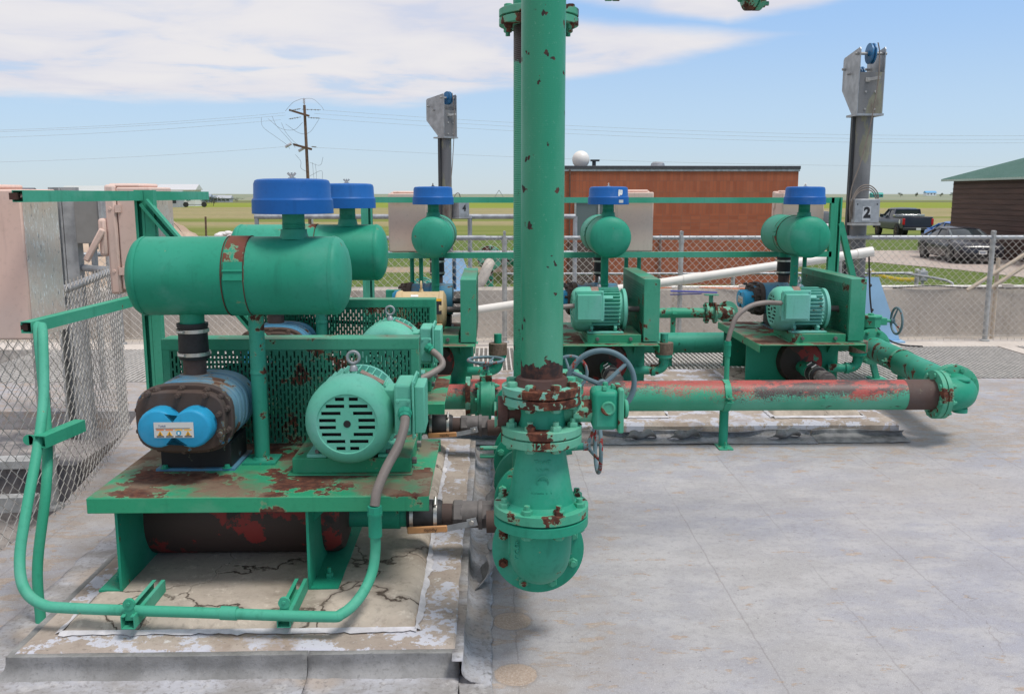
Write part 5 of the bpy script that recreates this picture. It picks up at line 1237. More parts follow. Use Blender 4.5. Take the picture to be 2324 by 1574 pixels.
# ================================================================== FENCES
def chain(path, z0, z1, r=.0019, w=.0355, wave=0.0):
    """woven wire diamonds along a polyline path"""
    P = [Vector((p[0], p[1], 0)) for p in path]; L = [0]
    for a, b in zip(P, P[1:]): L.append(L[-1] + (b - a).length)
    def at(s_):
        s_ = max(0, min(L[-1], s_))
        for i in range(len(L) - 1):
            if s_ <= L[i + 1] + 1e-9:
                d = (P[i + 1] - P[i]).normalized(); return P[i] + d * (s_ - L[i]), Vector((d.y, -d.x, 0))
        return P[-1], Vector((0, -1, 0))
    mb = M(); n = int(L[-1] / w); K = int((z1 - z0) / w)
    for i in range(n):
        pts = []
        for k in range(K + 1):
            odd = (k + i) % 2; p, nn = at((i + odd) * w + (.0 if not wave else wave * noise.noise((i * .31, k * .2, 0))))
            off = .0026 * (1 if odd else -1)
            if wave: off += wave * 3 * noise.noise((p.x * 1.3, p.y * 1.3, k * .06))
            p = p + nn * off; p.z = z0 + k * w + (.004 * noise.noise((i * .5, k * .3, 2))); pts.append(p)
        # three-sided wire
        d0 = len(mb.v)
        for j, p in enumerate(pts):
            a, nn = at(i * w + w / 2); tdir = Vector((-nn.y, nn.x, 0))
            for q in range(4):
                an = PI / 2 * q; mb.v.append(tuple(p + tdir * math.cos(an) * r * 1.35 + nn * math.sin(an) * r))
        for j in range(len(pts) - 1):
            for q in range(4):
                a = d0 + j * 4; mb.f.append((a + q, a + (q + 1) % 4, a + 4 + (q + 1) % 4, a + 4 + q))
        # twisted barbs top and bottom
        for e in (0, -1):
            if (i + (K if e else 0)) % 2 == 0:
                p = pts[e]; s_ = -1 if e == 0 else 1; b = p + Vector((0, 0, s_ * .020)); mb.cyl(p, b, r * 1.6, 4)
    return mb
def fencepost(parent, x, y, h, r=.024, cap=True, mat=None):
    mb = M(); mb.cyl((x, y, 0), (x, y, h), r, 20)
    if cap: mb.lathe([(0, r + .004), (.03, r + .004), (.032, r + .007), (.04, r + .006), (.055, r * .8), (.064, r * .3)], (x, y, h - .03), (0, 0, 1), 20)
    mb.lathe([(0, r + .022), (.012, r + .02), (.02, r + .005)], (x, y, 0), (0, 0, 1), 20)
    obj('post', mb, mat or MGalv2, parent)
FY = 8.85
fn_ = thing('chain_link_fence', 'long galvanised chain-link fence along the back of the deck', 'fence', (0, FY, 0))
mb = M()
path = [(-3.55, 0), (6.6, 0)]
mb = chain(path, .03, 1.055); obj('wire_mesh', mb, MWire, fn_, flat=True)
for x in (-3.581, -1.575, .132, 1.843, 3.40, 4.893, 6.4):
    fencepost(fn_, x, 0.02, 1.0, .024, False)
    mb = M(); mb.lathe([(0, .029), (.045, .029)], (x, .02, .97), (0, 0, 1), 18); mb.box(x - .012, x + .012, -.01, .05, .97, 1.07); mb.cyl((x, -.012, 1.075), (x, .045, 1.075), .014, 12); obj('rail_bracket', mb, MGalv2, fn_)
mb = M(); mb.cyl((-3.58, .02, 1.02), (-.45, .02, 1.02), .0205, 20); mb.cyl((-.45, .02, 1.02), (-.05, .02, 1.022), .0245, 20); mb.cyl((-.05, .02, 1.02), (2.9, .02, 1.02), .0205, 20); mb.cyl((2.9, .02, 1.02), (6.6, .02, 1.02), .0215, 20); obj('top_rail', mb, MGalv, fn_)
mb = M(); mb.cyl((-3.58, -.004, .06), (6.6, -.004, .06), .0025, 6); obj('tension_wire', mb, MWire, fn_)
fs_ = thing('chain_link_fence', 'sagging chain-link fence along the deck edge at the left, ending in a curved corner', 'fence', (-2.0, 4.1, 0))
path = [(-2.10, 3.0), (-2.02, 3.5), (-1.985, 3.9), (-1.985, 4.25), (-2.04, 4.62), (-2.13, 5.05), (-2.235, 5.56)]
path = [(p.x, p.y) for p in spline([Vector((a + 2.0, b - 4.1, 0)) for a, b in path], 6)]
mb = chain(path, -.02, 1.03, r=.0022, wave=.006); obj('wire_mesh', mb, MWire, fs_, flat=True)
fencepost(fs_, -.035, .02, .99, .030, False); fencepost(fs_, -.27, 1.46, .98, .028, False)
mb = M(); mb.tube([Vector((p[0] - .03, p[1], .985)) for p in path[::4]] + [(-.38, 1.56, .98), (-.55, 1.70, .98), (-.80, 1.88, .98)], .0215, 14, smooth=3); obj('top_rail', mb, MGalv, fs_)
mb = chain([(-.30, 1.47), (-.62, 1.80), (-1.35, 2.15)], -.02, 1.0, r=.0019, wave=.004); obj('wire_mesh', mb, MWire, fs_, flat=True)
fg = thing('chain_link_fence', 'chain-link return fence with dome-capped posts behind the left mast post', 'fence', (-3.28, 8.0, 0))
fencepost(fg, 0, 0, 1.08, .038); fencepost(fg, -1.2, -.75, .98, .03)
mb = M(); mb.cyl((0, 0, .93), (-1.2, -.75, .90), .022, 16); obj('top_rail', mb, MGalv, fg)
mb = chain([(0, -.03), (-1.2, -.78)], .03, .98, wave=.003); obj('wire_mesh', mb, MWire, fg, flat=True)

# left galvanised post with grey box
lm = thing('steel_post', 'galvanised channel post carrying a grey junction box with a red knob, left behind the fence', 'post', (-2.63, 5.75, 0))
mb = M(); strutbar(mb, (-.045, .05, -1.3), (-.045, .05, 1.475), .075, (0, -1, 0)); strutbar(mb, (.035, .05, -1.3), (.035, .05, 1.475), .075, (-1, 0, 0)); obj('channel', mb, MGalv2, lm, recalc=True)
mb = M(); mb.box(.09, .235, -.04, .16, 1.135, 1.44); jb = obj('junction_box', mb, simple('grey_enclosure', (.25, .235, .215), .5, var=.06), lm, bevel=.004)
mb = M(); mb.box(.238, .262, -.05, .17, 1.125, 1.45); obj('box_door', mb, MGalv2, jb, bevel=.004)
mb = M(); mb.lathe([(0, .012), (.015, .022), (.03, .02)], (.262, .06, 1.27), (1, 0, 0), 16); obj('knob', mb, MRed, jb)
mb = M(); mb.cyl((.15, .06, .2), (.15, .06, 1.135), .019, 14); mb.cyl((.15, .06, 1.095), (.15, .06, 1.135), .030, 8); obj('conduit', mb, MGalv2, lm)

# rail fence far behind
rf = thing('pipe_railing', 'grey pipe guard railing standing beyond the back wall on the left', 'railing', (-1.3, 14.2, 0))
mb = M(); mb.cyl((-2.3, 0, 1.10), (2.6, 0, 1.10), .038, 14); obj('top_rail', mb, MGalv, rf)
for x in (-2.27, .98, 2.6): mb = M(); mb.cyl((x, 0, 0), (x, 0, 1.10), .034, 14); obj('post', mb, MGalv, rf)
mb = M(); mb.cyl((-2.3, 0, .55), (2.6, 0, .55), .03, 12); obj('mid_rail', mb, MGalv, rf)

# ================================================================== HOIST MASTS
def mast(loc, label, num, sc=1.0, turn=0.0, htop=2.85, rad=.082):
    k = thing('hoist_mast', label, 'mast', loc, turn, 'galvanised hoist masts')
    mb = M(); mb.cyl((0, 0, 0), (0, 0, htop - .62), rad, 32); mb.cyl((0, 0, .02), (0, 0, .90), rad * 1.12, 32); obj('mast_tube', mb, MMast, k)
    mb = M(); mb.box(-rad - .03, -rad - .002, .0, .05, .0, htop - .60); obj('guide_channel', mb, MDark2, k)
    zb, zt = htop - .66, htop - .07
    prof = [(-.13, zb), (.13, zb), (.13, zt), (.10, zt + .0), (-.22, zt - .02), (-.235, zt - .30)]
    # side plates: profile in (y,z); the front of the head is -y
    for s_ in (-1, 1):
        mb = M(); P = [(-.115, zb), (.02, zb), (.30, zt - .34), (.30, zt - .05), (.28, zt - .03), (-.10, zt + .02), (-.115, zt)]
        mt = Matrix(((0, 0, 1, s_ * .118), (1, 0, 0, 0), (0, 1, 0, 0), (0, 0, 0, 1))); mb.prism(P, -.004, .004, mt); obj('side_plate', mb, MGalv, k, recalc=True)
    mb = M(); mb.box(-.114, .114, -.118, -.110, zb, zt - .21); fp_ = obj('front_plate', mb, MMast, k)
    mb = M()
    for xx in (-.05, .04):
        for zz in (zb + .04, zb + .20): mb.hexb((xx, -.118, zz), (0, -1, 0), .011, .008)
    objs('plate_bolt', mb, MGalv2, fp_)
    mb = M(); mb.box(-.13, .13, -.13, .13, zb - .02, zb); obj('base_plate', mb, MGalv, k)
    mb = M(); mb.cyl((-.15, -.06, zt - .035), (.15, -.06, zt - .035), .014, 14); mb.cyl((-.15, .12, zt - .2), (.15, .12, zt - .2), .012, 12); mb.cyl((-.15, .25, zt - .14), (.15, .25, zt - .14), .012, 12); objs('axle', mb, MGalv2, k)
    mb = M(); mb.lathe([(-.022, .095), (-.010, .095), (-.004, .078), (.004, .078), (.010, .095), (.022, .095)], (.0, -.06, zt - .035), (1, 0, 0), 36); mb.lathe([(-.035, .025), (.035, .025)], (.0, -.06, zt - .035), (1, 0, 0), 20); obj('sheave', mb, MSheave, k)
    mb = M(); mb.lathe([(-.022, .07), (-.010, .07), (-.004, .056), (.004, .056), (.010, .07), (.022, .07)], (-.02, .12, zt - .2), (1, 0, 0), 30); obj('sheave', mb, MSheave, k)
    mb = M(); mb.lathe([(-.06, .085), (.02, .085)], (-.02, .25, zt - .14), (1, 0, 0), 30); obj('roller', mb, MPVC, k)
    mb = M(); mb.box(-.06, -.02, -.126, -.118, zt - .30, zt - .26); mb.beam((-.045, -.14, zt - .28), (.06, -.17, zt - .265), .012, .028); obj('cable_guide', mb, MGalv2, k)
    return k, zb, zt
k, zb, zt = mast((3.60, 8.98, 0), 'hoist mast at right numbered 2, with blue pulley and coiled wire rope', '2')
mb = M(); mb.tube([(.02, -.16, zt + .05), (.04, -.16, zt - .05), (.04, -.17, zt - .3), (.0, -.15, zt - .7), (-.06, -.13, 1.75), (-.13, -.12, 1.5), (-.14, -.12, 1.3), (-.12, -.12, 1.15), (-.10, -.12, 1.1)], .0062, 8, smooth=6); objs('wire_rope', mb, MWire2 := simple('wire_rope', (.24, .20, .17), .6, .3), k)
for j in range(3):
    mb = M(); mb.tube([(-.115 - .014 * j, -.15, 1.20), (-.125 - .01 * j, -.15, 1.33), (-.10, -.15, 1.42 + .02 * j), (-.03, -.15, 1.475 + .022 * j), (.05, -.15, 1.465 + .022 * j), (.095 + .01 * j, -.15, 1.40 + .02 * j), (.105 + .008 * j, -.15, 1.34)], .0058, 8, smooth=6); obj('rope_coil', mb, MWire2, k)
mb = M(); mb.box(-.122, .122, -.20, -.085, 1.165, 1.39); bx_ = obj('number_box', mb, MGalv, k, bevel=.006)
mb = M(); mb.box(-.14, .13, -.215, -.08, 1.140, 1.163); obj('box_shelf', mb, MGalv2, k)
mb = M(); mb.box(-.045, .035, -.2025, -.2005, 1.185, 1.32); obj('number_patch', mb, simple('pale_patch', (.50, .52, .54), .5), k)
text('stencil_number', '2', .125, MBlk, k, (0, -.2035, 1.262), (PI / 2, 0, 0), .0006, bold=.006)
mb = M(); mb.box(-.035, .035, -.2048, -.2043, 1.210, 1.220); obj('stencil_bar', mb, MBlk, k)
mb = M()
for s_ in (-1, 1): mb.lathe([(0, .007), (.001, .007)], (s_ * .095, -.2005, 1.34), (0, -1, 0), 12)
objs('hole', mb, MDark, k)  # solid dark discs, their colour stands in for shaded holes
def bracket(k, x0, hgt, sprd):
    for s_ in (-1, 1):
        mb = M(); mb.prism([(.04, 0), (sprd, 0), (.17, hgt), (.04, hgt)], -.006, .006, Matrix(((s_, 0, 0, 0), (0, 0, 1, -.16), (0, 1, 0, 0.02), (0, 0, 0, 1)))); obj('foot_bracket', mb, MLBl, k, recalc=True)
        mb = M(); mb.prism([(-.16, 0), (.24, 0), (.05, hgt), (-.12, hgt)], s_ * .10 - .006, s_ * .10 + .006, Matrix(((0, 0, 1, 0), (1, 0, 0, 0), (0, 1, 0, .02), (0, 0, 0, 1)))); obj('foot_bracket', mb, MLBl, k, recalc=True)
    mb = M(); mb.box(-sprd - .03, sprd + .03, -.22, .26, 0, .018); obj('foot_plate', mb, MLBl, k)
bracket(k, 0, .62, .42)
k, zb, zt = mast((-.66, 13.9, 0), 'hoist mast left of the risers with a small box marked 4', '4', turn=R(42), htop=2.93)
mb = M(); mb.tube([(.0, -.16, zt + .03), (.03, -.17, zt - .3), (.0, -.15, 1.9), (-.05, -.13, 1.4), (-.06, -.13, 1.1)], .0062, 6, smooth=6); obj('wire_rope', mb, MWire2, k)
mb = M(); mb.box(.06, .26, -.22, -.05, 1.10, 1.34); mb.box(.04, .30, -.24, -.04, 1.08, 1.10); obj('number_box', mb, MGalv, k, bevel=.006)
text('stencil_number', '4', .12, MBlk, k, (.16, -.223, 1.23), (PI / 2, 0, 0), .0006, bold=.006)
mb = M(); mb.tube([(.06, -.1, 1.34), (.09, -.1, 1.43), (.16, -.1, 1.45), (.2, -.1, 1.34)], .007, 6, smooth=5); obj('rope_coil', mb, MWire2, k)
bracket(k, 0, .48, .40)

# PVC pipe leaning along the fence + black rope
pv = thing('pvc_pipe', 'long white PVC pipe leaning at a slant in front of the back fence', 'pipe', (1.7, 8.62, .62))
d = Vector((3.58 - 1.7, 0, .896 - .62)); 
mb = M(); mb.cyl(Vector((-2.35, 0, -.345)), d, .043, 32); obj('pipe', mb, MPVC, pv)
mb = M(); u_ = d.normalized(); mb.cyl(u_ * .12, u_ * .29, .048, 32); obj('coupling', mb, MPVC, pv); mb = M(); mb.cyl(u_ * 1.78, u_ * 1.93, .048, 32); mb.lathe([(0, .038), (.001, .038)], u_ * 1.9305, u_, 24); obj('coupling', mb, MPVC, pv)
mb = M(); mb.tube([(3.57, 8.60, .87), (3.60, 8.62, .62), (3.63, 8.64, .42), (3.68, 8.66, .25), (3.80, 8.66, .08), (3.93, 8.60, .012), (4.1, 8.5, .008)], .0085, 8, smooth=6)
mb.ball((3.61, 8.62, .58), .016, 8); mb.ball((3.655, 8.65, .34), .016, 8); mb.ball((3.82, 8.66, .065), .015, 8)
tag(obj('rope', mb, MRub), 'black knotted rope hanging from the end of the white pipe to the walkway', 'rope')

# items on the far wall
k = thing('wall_pipe', 'thin beige pipe laid along the top of the far basin wall', 'pipe', (5.5, 14.0, .03))
mb = M(); mb.cyl((-4.5, 0, 0), (8, 0, 0), .022, 10); obj('pipe', mb, MPVC, k)
mb = M()
for x in (-1.6, 2.5, 5.2): mb.box(x - .08, x + .08, -.05, .05, -.03, .035)
objs('pipe_block', mb, MBeige, k)
mb = M(); mb.tube([(1.5, 13.98, .012), (2.3, 13.94, .012), (3.0, 14.0, .03), (3.8, 13.93, .012), (5.0, 13.97, .012)], .009, 6, smooth=6); tag(obj('extension_cord', mb, simple('orange_cord', (.7, .16, .03), .5)), 'orange cord lying on the far wall behind the branch pipe', 'cord')
mb = M(); mb.tube([(6.2, 13.96, .012), (6.8, 13.92, .05), (7.4, 13.95, .012), (8.6, 13.90, .012), (9.6, 13.96, .04), (10, 13.92, .012)], .010, 6, smooth=6); tag(obj('cable', mb, MRub), 'black cable trailing along the far wall right of mast 2', 'cable')
# green hose and pipework beyond
k = thing('hydrant_pipe', 'green flanged pipe with tan hose elbow beyond the fence, left of the risers', 'pipe', (-.02, 14.9, -.1))
mb = M(); mb.cyl((0, 0, .52), (1.1, 0, .5), .11, 24); mb.cyl((0, 0, -.9), (0, 0, .5), .06, 16); mb.cyl((.85, 0, -.9), (.85, 0, .5), .05, 16); obj('pipe', mb, MGf, k)
for xx in (.38, .46): mb = M(); mb.cyl((xx, 0, .51), (xx + .05, 0, .51), .17, 28); obj('flange', mb, MGf, k)
mb = M(); mb.cyl((0, -.1, .52), (0, .1, .52), .20, 28); obj('valve_body', mb, MGf, k)
mb = M(); mb.tube([(0, -.16, .45), (-.04, -.3, .38), (-.12, -.4, .2), (-.2, -.42, .1)], .085, 16, smooth=4); obj('hose_elbow', mb, MBeige, k)
mb = M()
for j in range(5): mb.torus((-.85 + .03 * j, .2 + .05 * j, -.02 + .015 * j), (.1 * j, 0, 1), .24 - .01 * j, .014, 28, 6)
tag(obj('garden_hose', mb, simple('teal_hose', (.06, .42, .34), .5)) , 'coiled teal hose on the far wall behind the cream-motor blower', 'hose')
bpy.data.objects['garden_hose'].location = (-.2, 14.0, .04)

# low rail fence beyond the wall
k = thing('low_rail_fence', 'low galvanised pipe rail with chain-link beyond the far basin wall', 'fence', (4.5, 15.6, 0))
mb = M(); mb.cyl((-4.3, 0, .10), (2.75, 0, .10), .022, 12); mb.tube([(2.6, 0, .10), (3.1, -.5, .02), (3.2, -.6, -.1)], .022, 10, smooth=3); obj('top_rail', mb, MGalv, k)
for x in (-3.55, -.35, 2.0, 2.83): mb = M(); mb.cyl((x, 0, -1.3), (x, 0, .12), .035, 12); mb.ball((x, 0, .14), .045, 10, h0=0); obj('post', mb, MGalv2, k)
mb = chain([(-4.3, .02), (-2.2, .02)], -1.0, .1, r=.003, w=.05); obj('wire_mesh', mb, MWire, k, flat=True)
k = thing('utility_box', 'small pink-beige box on the ground beside a grey pedestal, seen through the fence at right', 'electrical box', (7.64, 15.6, -.30))
mb = M(); mb.box(.0, .20, -.1, .1, 0, .14); obj('cabinet', mb, MPink, k, bevel=.03); mb = M(); mb.box(-.12, -.02, 0, .10, -.2, .16); obj('side_box', mb, simple('taupe', (.28, .22, .2), .7), k, bevel=.01)
k = thing('meter_pedestal', 'small grey capped meter pedestal above the pink box', 'meter', (7.72, 16.2, -.75))
mb = M(); mb.box(-.07, .07, -.05, .05, .66, .84); mb.lathe([(0, .05), (.05, .02)], (0, 0, .84), (0, 0, 1), 12); obj('meter_head', mb, MGalv, k, bevel=.01); mb = M(); mb.cyl((0, 0, -.6), (0, 0, .66), .025, 10); obj('stem', mb, MGalv, k)
mb = M(); mb.tube([(7.86, 15.6, -.30), (7.93, 15.6, -.19), (8.20, 15.6, -.185), (8.26, 15.6, -.21)], .032, 12, smooth=4); mb.cyl((7.86, 15.6, -.30), (7.80, 15.6, -.9), .032, 12); tag(obj('vent_pipe', mb, MPVC), 'cream bent vent pipe beyond the far wall right of the pink box', 'pipe')
tp = M(); 
tp.grid(30, 1, lambda u, v: (8.33 - .63 * u, 20.0 - 3.7 * u, -.26 + .15 * u - .07 * math.sin(PI * u) + .075 * v)); o = obj('caution_tape', tp, simple('tape_yellow', (.85, .62, .03), .5)); s_ = o.modifiers.new('t', 'SOLIDIFY'); s_.thickness = .003; tag(o, 'yellow caution tape stretched over the lawn right of mast 2', 'tape')
# tan pipe railing at the far right
k = thing('stair_railing', 'tan pipe railing with two slanted rails at the right edge', 'railing', (6.9, 13.3, 0))
MTanP = simple('tan_rail_paint', (.50, .41, .31), .5, var=.08)
mb = M(); mb.cyl((.22, .2, .02), (1.75, .2, 1.02), .028, 14); obj('rail', mb, MTanP, k)
mb = M(); mb.cyl((.52, .2, .02), (1.95, .2, .98), .028, 14); obj('rail', mb, MTanP, k)
mb = M(); mb.cyl((.68, .25, -.9), (.68, .25, .50), .030, 14); obj('post', mb, MTanP, k)
mb = M(); mb.cyl((8.7, 13.9, .0), (8.7, 13.9, .62), .008, 8); tag(obj('marker_stake', mb, MRub), 'thin black stake upright on the far wall at right', 'stake')

# ================================================================== BUILDINGS
b = thing('brick_building', 'flat-roofed orange brick building behind the fence, right of the risers', 'building', (5.4, 29, GZ))
x0, x1, dp = -4.2, 4.25, 9.0
mb = M(); mb.box(x0, x1, 0, dp, 0, 3.62 - 1.38 + .0); w1 = obj('wall', mb, MBrH, b, flat=True); 
mb = M(); mb.box(x0, x1, 0, dp, 2.24, 3.62); w2_ = obj('wall', mb, MBrS, b, flat=True)
mb = M(); mb.box(x0 - .05, x1 + .05, -.05, dp + .05, 3.62, 3.72); mb.box(x0 + .1, x1 - .1, .1, dp - .1, 3.5, 3.66); rf_ = obj('roof', mb, simple('dark_fascia', (.075, .075, .085), .5, .3), b, bevel=.01)
mb = M(); mb.box(x0 - .03, x1 + .03, -.035, .0, 3.55, 3.62); obj('fascia_trim', mb, MGalv, rf_)
xo = 5.4
wx0, wx1 = 2.62 - xo, 4.18 - xo
mb = M(); 
for a, b_, c_, d_ in ((wx0, wx1, 1.50, 1.56), (wx0, wx1, 2.60, 2.66), (wx0, wx0 + .06, 1.56, 2.60), (wx1 - .06, wx1, 1.56, 2.60), (wx0 + .74, wx0 + .80, 1.56, 2.60)): mb.box(a, b_, -.05, .02, c_, d_)
wf = obj('window', mb, MGalv2, b)
mb = M(); mb.box(wx0 + .06, wx1 - .06, -.012, .0, 1.56, 2.60)
mgl, t = newmat('blinds_glass'); co = t.n('ShaderNodeTexCoord').outputs['Object']; wv = t.n('ShaderNodeTexWave', bands_direction='Z'); t.put(wv.inputs[0], co); wv.inputs['Scale'].default_value = 11
t.out(t.mix(wv.outputs[1], (.10, .13, .14), (.16, .20, .21)), .15); obj('pane', mb, mgl, wf)
mb = M(); mb.box(2.42 - xo, 3.25 - xo, -.03, .0, 0.0, 1.35); dr = obj('door', mb, simple('brown_door', (.10, .065, .055), .5), b)
mb = M(); mb.cyl((2.47 - xo, -.05, 0), (2.47 - xo, -.05, 3.6), .025, 8); obj('downpipe', mb, simple('brown_pipe', (.13, .07, .05), .6), b)
mb = M(); mb.cyl((5.35 - xo + .0, -.06, 0), (5.35 - xo, -.06, 1.6), .045, 10); obj('conduit', mb, simple('reddish_grey', (.22, .15, .14), .6), b)
mb = M(); mb.ball((3.1 - xo, 3, 4.02), .30, 24, h0=-75); obj('dome_light', mb, MPVC, rf_)
mb = M(); mb.box(3.50 - xo, 3.62 - xo, 3, 3.12, 3.7, 3.98); mb.box(3.44 - xo, 3.74 - xo, 2.96, 3.16, 3.96, 4.02); obj('roof_vent', mb, MDark2, rf_)
mb = M(); mb.lathe([(0, .32), (.06, .32), (.06, .26), (.2, .22), (.24, .15)], (5.75 - xo, 3, 3.7), (0, 0, 1), 24); obj('roof_fan', mb, MGalv, rf_)

# brown metal shed
b = thing('metal_shed', 'dark brown ribbed metal shed with a green roof at the right edge', 'building', (22.63, 45.0, GZ))
m_sh, t = newmat('brown_ribbed_metal'); co = t.n('ShaderNodeTexCoord').outputs['Object']
sp = t.n('ShaderNodeSeparateXYZ'); t.put(sp.inputs[0], co); fz = t.m('FRACT', t.m('DIVIDE', sp.outputs[2], .23))
rb = t.ss(t.m('ABSOLUTE', t.m('SUBTRACT', fz, .5)), .10, .04)
nn_ = t.noise(t.scl(co, (.2, .2, 2)), 3, 5, .6)
t.out(t.mix(t.ss(nn_, .4, .7), (.062, .028, .021), (.10, .048, .036)), .6, 0, t.m('ADD', rb, t.m('MULTIPLY', nn_, .3)), .9, .03)
mb = M(); mb.box(0, 10, -20, 0, 0, 3.55); obj('wall', mb, m_sh, b, flat=True)
mb = M()
for z_ in [.23 * i + .115 for i in range(15)]: mb.box(-.022, -.0, -20, 0, z_ - .018, z_ + .018)
obj('siding_ribs', mb, m_sh, b, flat=True)
m_rf, t = newmat('green_roof_metal'); co = t.n('ShaderNodeTexCoord').outputs['Object']; t.out(t.mix(t.noise(co, .6, 4), (.13, .24, .19), (.22, .34, .28)), .35, .2)
mb = M(); sl = Matrix.Translation((-.35, 0, 3.52)) @ Matrix.Rotation(R(-14.5), 4, 'Y')
mb.box(0, 9, -20, .55, 0, .04, sl); rof = obj('roof', mb, m_rf, b)
mb = M()
for i in range(0, 90): mb.box(0, 9, .5 - i * .23, .5 - i * .23 + .03, .04, .065, sl)
obj('roof_ribs', mb, m_rf, rof, flat=True)
mb = M(); mb.box(-.36, -.33, -20, .55, 3.47, 3.56); obj('eave_trim', mb, simple('white_trim_green', (.40, .50, .45), .5), rof)
mb = M(); mb.box(-.28, -.02, -7.3, -7.05, 1.55, 2.0); mb.cyl((-.12, -7.17, 0), (-.12, -7.17, 1.55), .04, 10); obj('meter_box', mb, simple('grey_meter', (.20, .21, .22), .5), b, bevel=.01)

# gravel drive and curb strips
mb = M(); 
mb.add([(x, y, GZ + .012) for x, y in [(4, 42.5), (12, 41.3), (16.2, 38.6), (17.9, 34.5), (18.7, 30.0), (18.9, 24), (19, 16), (24, 16), (24, 47), (12, 46.5), (4, 45.5)]], [tuple(range(11))])
o = struct('gravel_drive', mb, MGrav, flat=True)
mb = M(); mb.add([(7.0, 22.2, GZ + .02), (18.8, 22.2, GZ + .02), (18.8, 23.4, GZ + .02), (9.0, 23.4, GZ + .02)], [(0, 1, 2, 3)]); struct('path', mb, MBeige, flat=True)

# ================================================================== VEHICLES (local: +y forward, x across)
def carpaint(name, c, rough=.22, dirt=.0):
    m, t = newmat(name); co = t.coords(False); n_ = t.noise(co, 2.2, 5)
    sp = t.n('ShaderNodeSeparateXYZ'); t.put(sp.inputs[0], co)
    col = t.mix(t.m('MULTIPLY', t.ss(t.m('ADD', sp.outputs[2], t.m('MULTIPLY', n_, -.5)), .55, .05), dirt), c, (.16, .13, .10))
    t.out(col, t.m('ADD', rough, t.m('MULTIPLY', n_, .15)), 0, Coat_Weight=.25); return m
MGls = simple('car_glass', (.03, .04, .045), .08, var=.05, bs=0); MGls2 = simple('windscreen_glass', (.16, .19, .20), .12, var=.1, bs=0)
MTyre = simple('tyre', (.03, .028, .027), .8); MRim = simple('alloy_rim', (.45, .44, .42), .35, .7); MChr = simple('chrome', (.6, .6, .6), .2, .9)
MTail = simple('tail_lamp', (.45, .01, .015), .25); MHead = simple('headlamp_glass', (.35, .36, .36), .15)
def loft(mb, secs, cap=True):
    n = len(secs[0]); b = len(mb.v)
    for s_ in secs: mb.v += [tuple(p) for p in s_]
    for k in range(len(secs) - 1):
        for i in range(n):
            j = (i + 1) % n; mb.f.append((b + k * n + i, b + k * n + j, b + (k + 1) * n + j, b + (k + 1) * n + i))
    if cap: mb.f.append(tuple(b + i for i in reversed(range(n)))); mb.f.append(tuple(b + (len(secs) - 1) * n + i for i in range(n)))
    return mb
def bodysec(y, hw, zb, zt, crown=.03):
    mid = zb + (zt - zb) * .55
    P = [(hw * .86, zb), (hw * .97, zb + .06), (hw, mid - .08), (hw, mid + .05), (hw * .975, zt - .10), (hw * .93, zt - .02), (hw * .80, zt + crown * .5), (0, zt + crown)]
    return [(x, y, z) for x, z in P] + [(-x, y, z) for x, z in reversed(P[:-1])]
def wheel(par, x, y, r, w_, rimm=MRim, sp=6):
    s_ = 1 if x > 0 else -1
    mb = M(); mb.lathe([(-w_ / 2, r * .62), (-w_ / 2, r * .9), (-w_ / 2 + .03, r), (w_ / 2 - .03, r), (w_ / 2, r * .9), (w_ / 2, r * .62), (w_ / 2 - .05, r * .60), (w_ / 2 - .05, .05)], (x, y, r), (s_, 0, 0), 32); t_ = obj('wheel', mb, MTyre, par)
    mb = M(); mb.lathe([(w_ / 2 - .04, r * .66), (w_ / 2 - .005, r * .68), (w_ / 2 - .005, r * .60), (w_ / 2 - .04, r * .58)], (x, y, r), (s_, 0, 0), 28, (False, False)); mb.lathe([(w_ / 2 - .05, r * .18), (w_ / 2 - .01, r * .15)], (x, y, r), (s_, 0, 0), 16)
    for k in range(sp):
        a = 2 * PI * k / sp + .3; mb.beam((x + s_ * (w_ / 2 - .025), y + math.cos(a) * r * .1, r + math.sin(a) * r * .1), (x + s_ * (w_ / 2 - .015), y + math.cos(a) * r * .63, r + math.sin(a) * r * .63), .02, r * .2, up=(1, 0, 0))
    obj('rim', mb, rimm, t_)
def arch(par, x, y, r, hw):
    s_ = 1 if x > 0 else -1
    mb = M(); mb.lathe([(0, r * 1.0), (0, r * 1.17), (.012, r * 1.17), (.012, r * 1.0)], (s_ * (hw - .004), y, r), (s_, 0, 0), 30, (False, False)); mb.lathe([(0, r * 1.10), (.006, r * 1.10)], (s_ * (hw - .004), y, r), (s_, 0, 0), 30); obj('wheel_arch', mb, MDark, par)
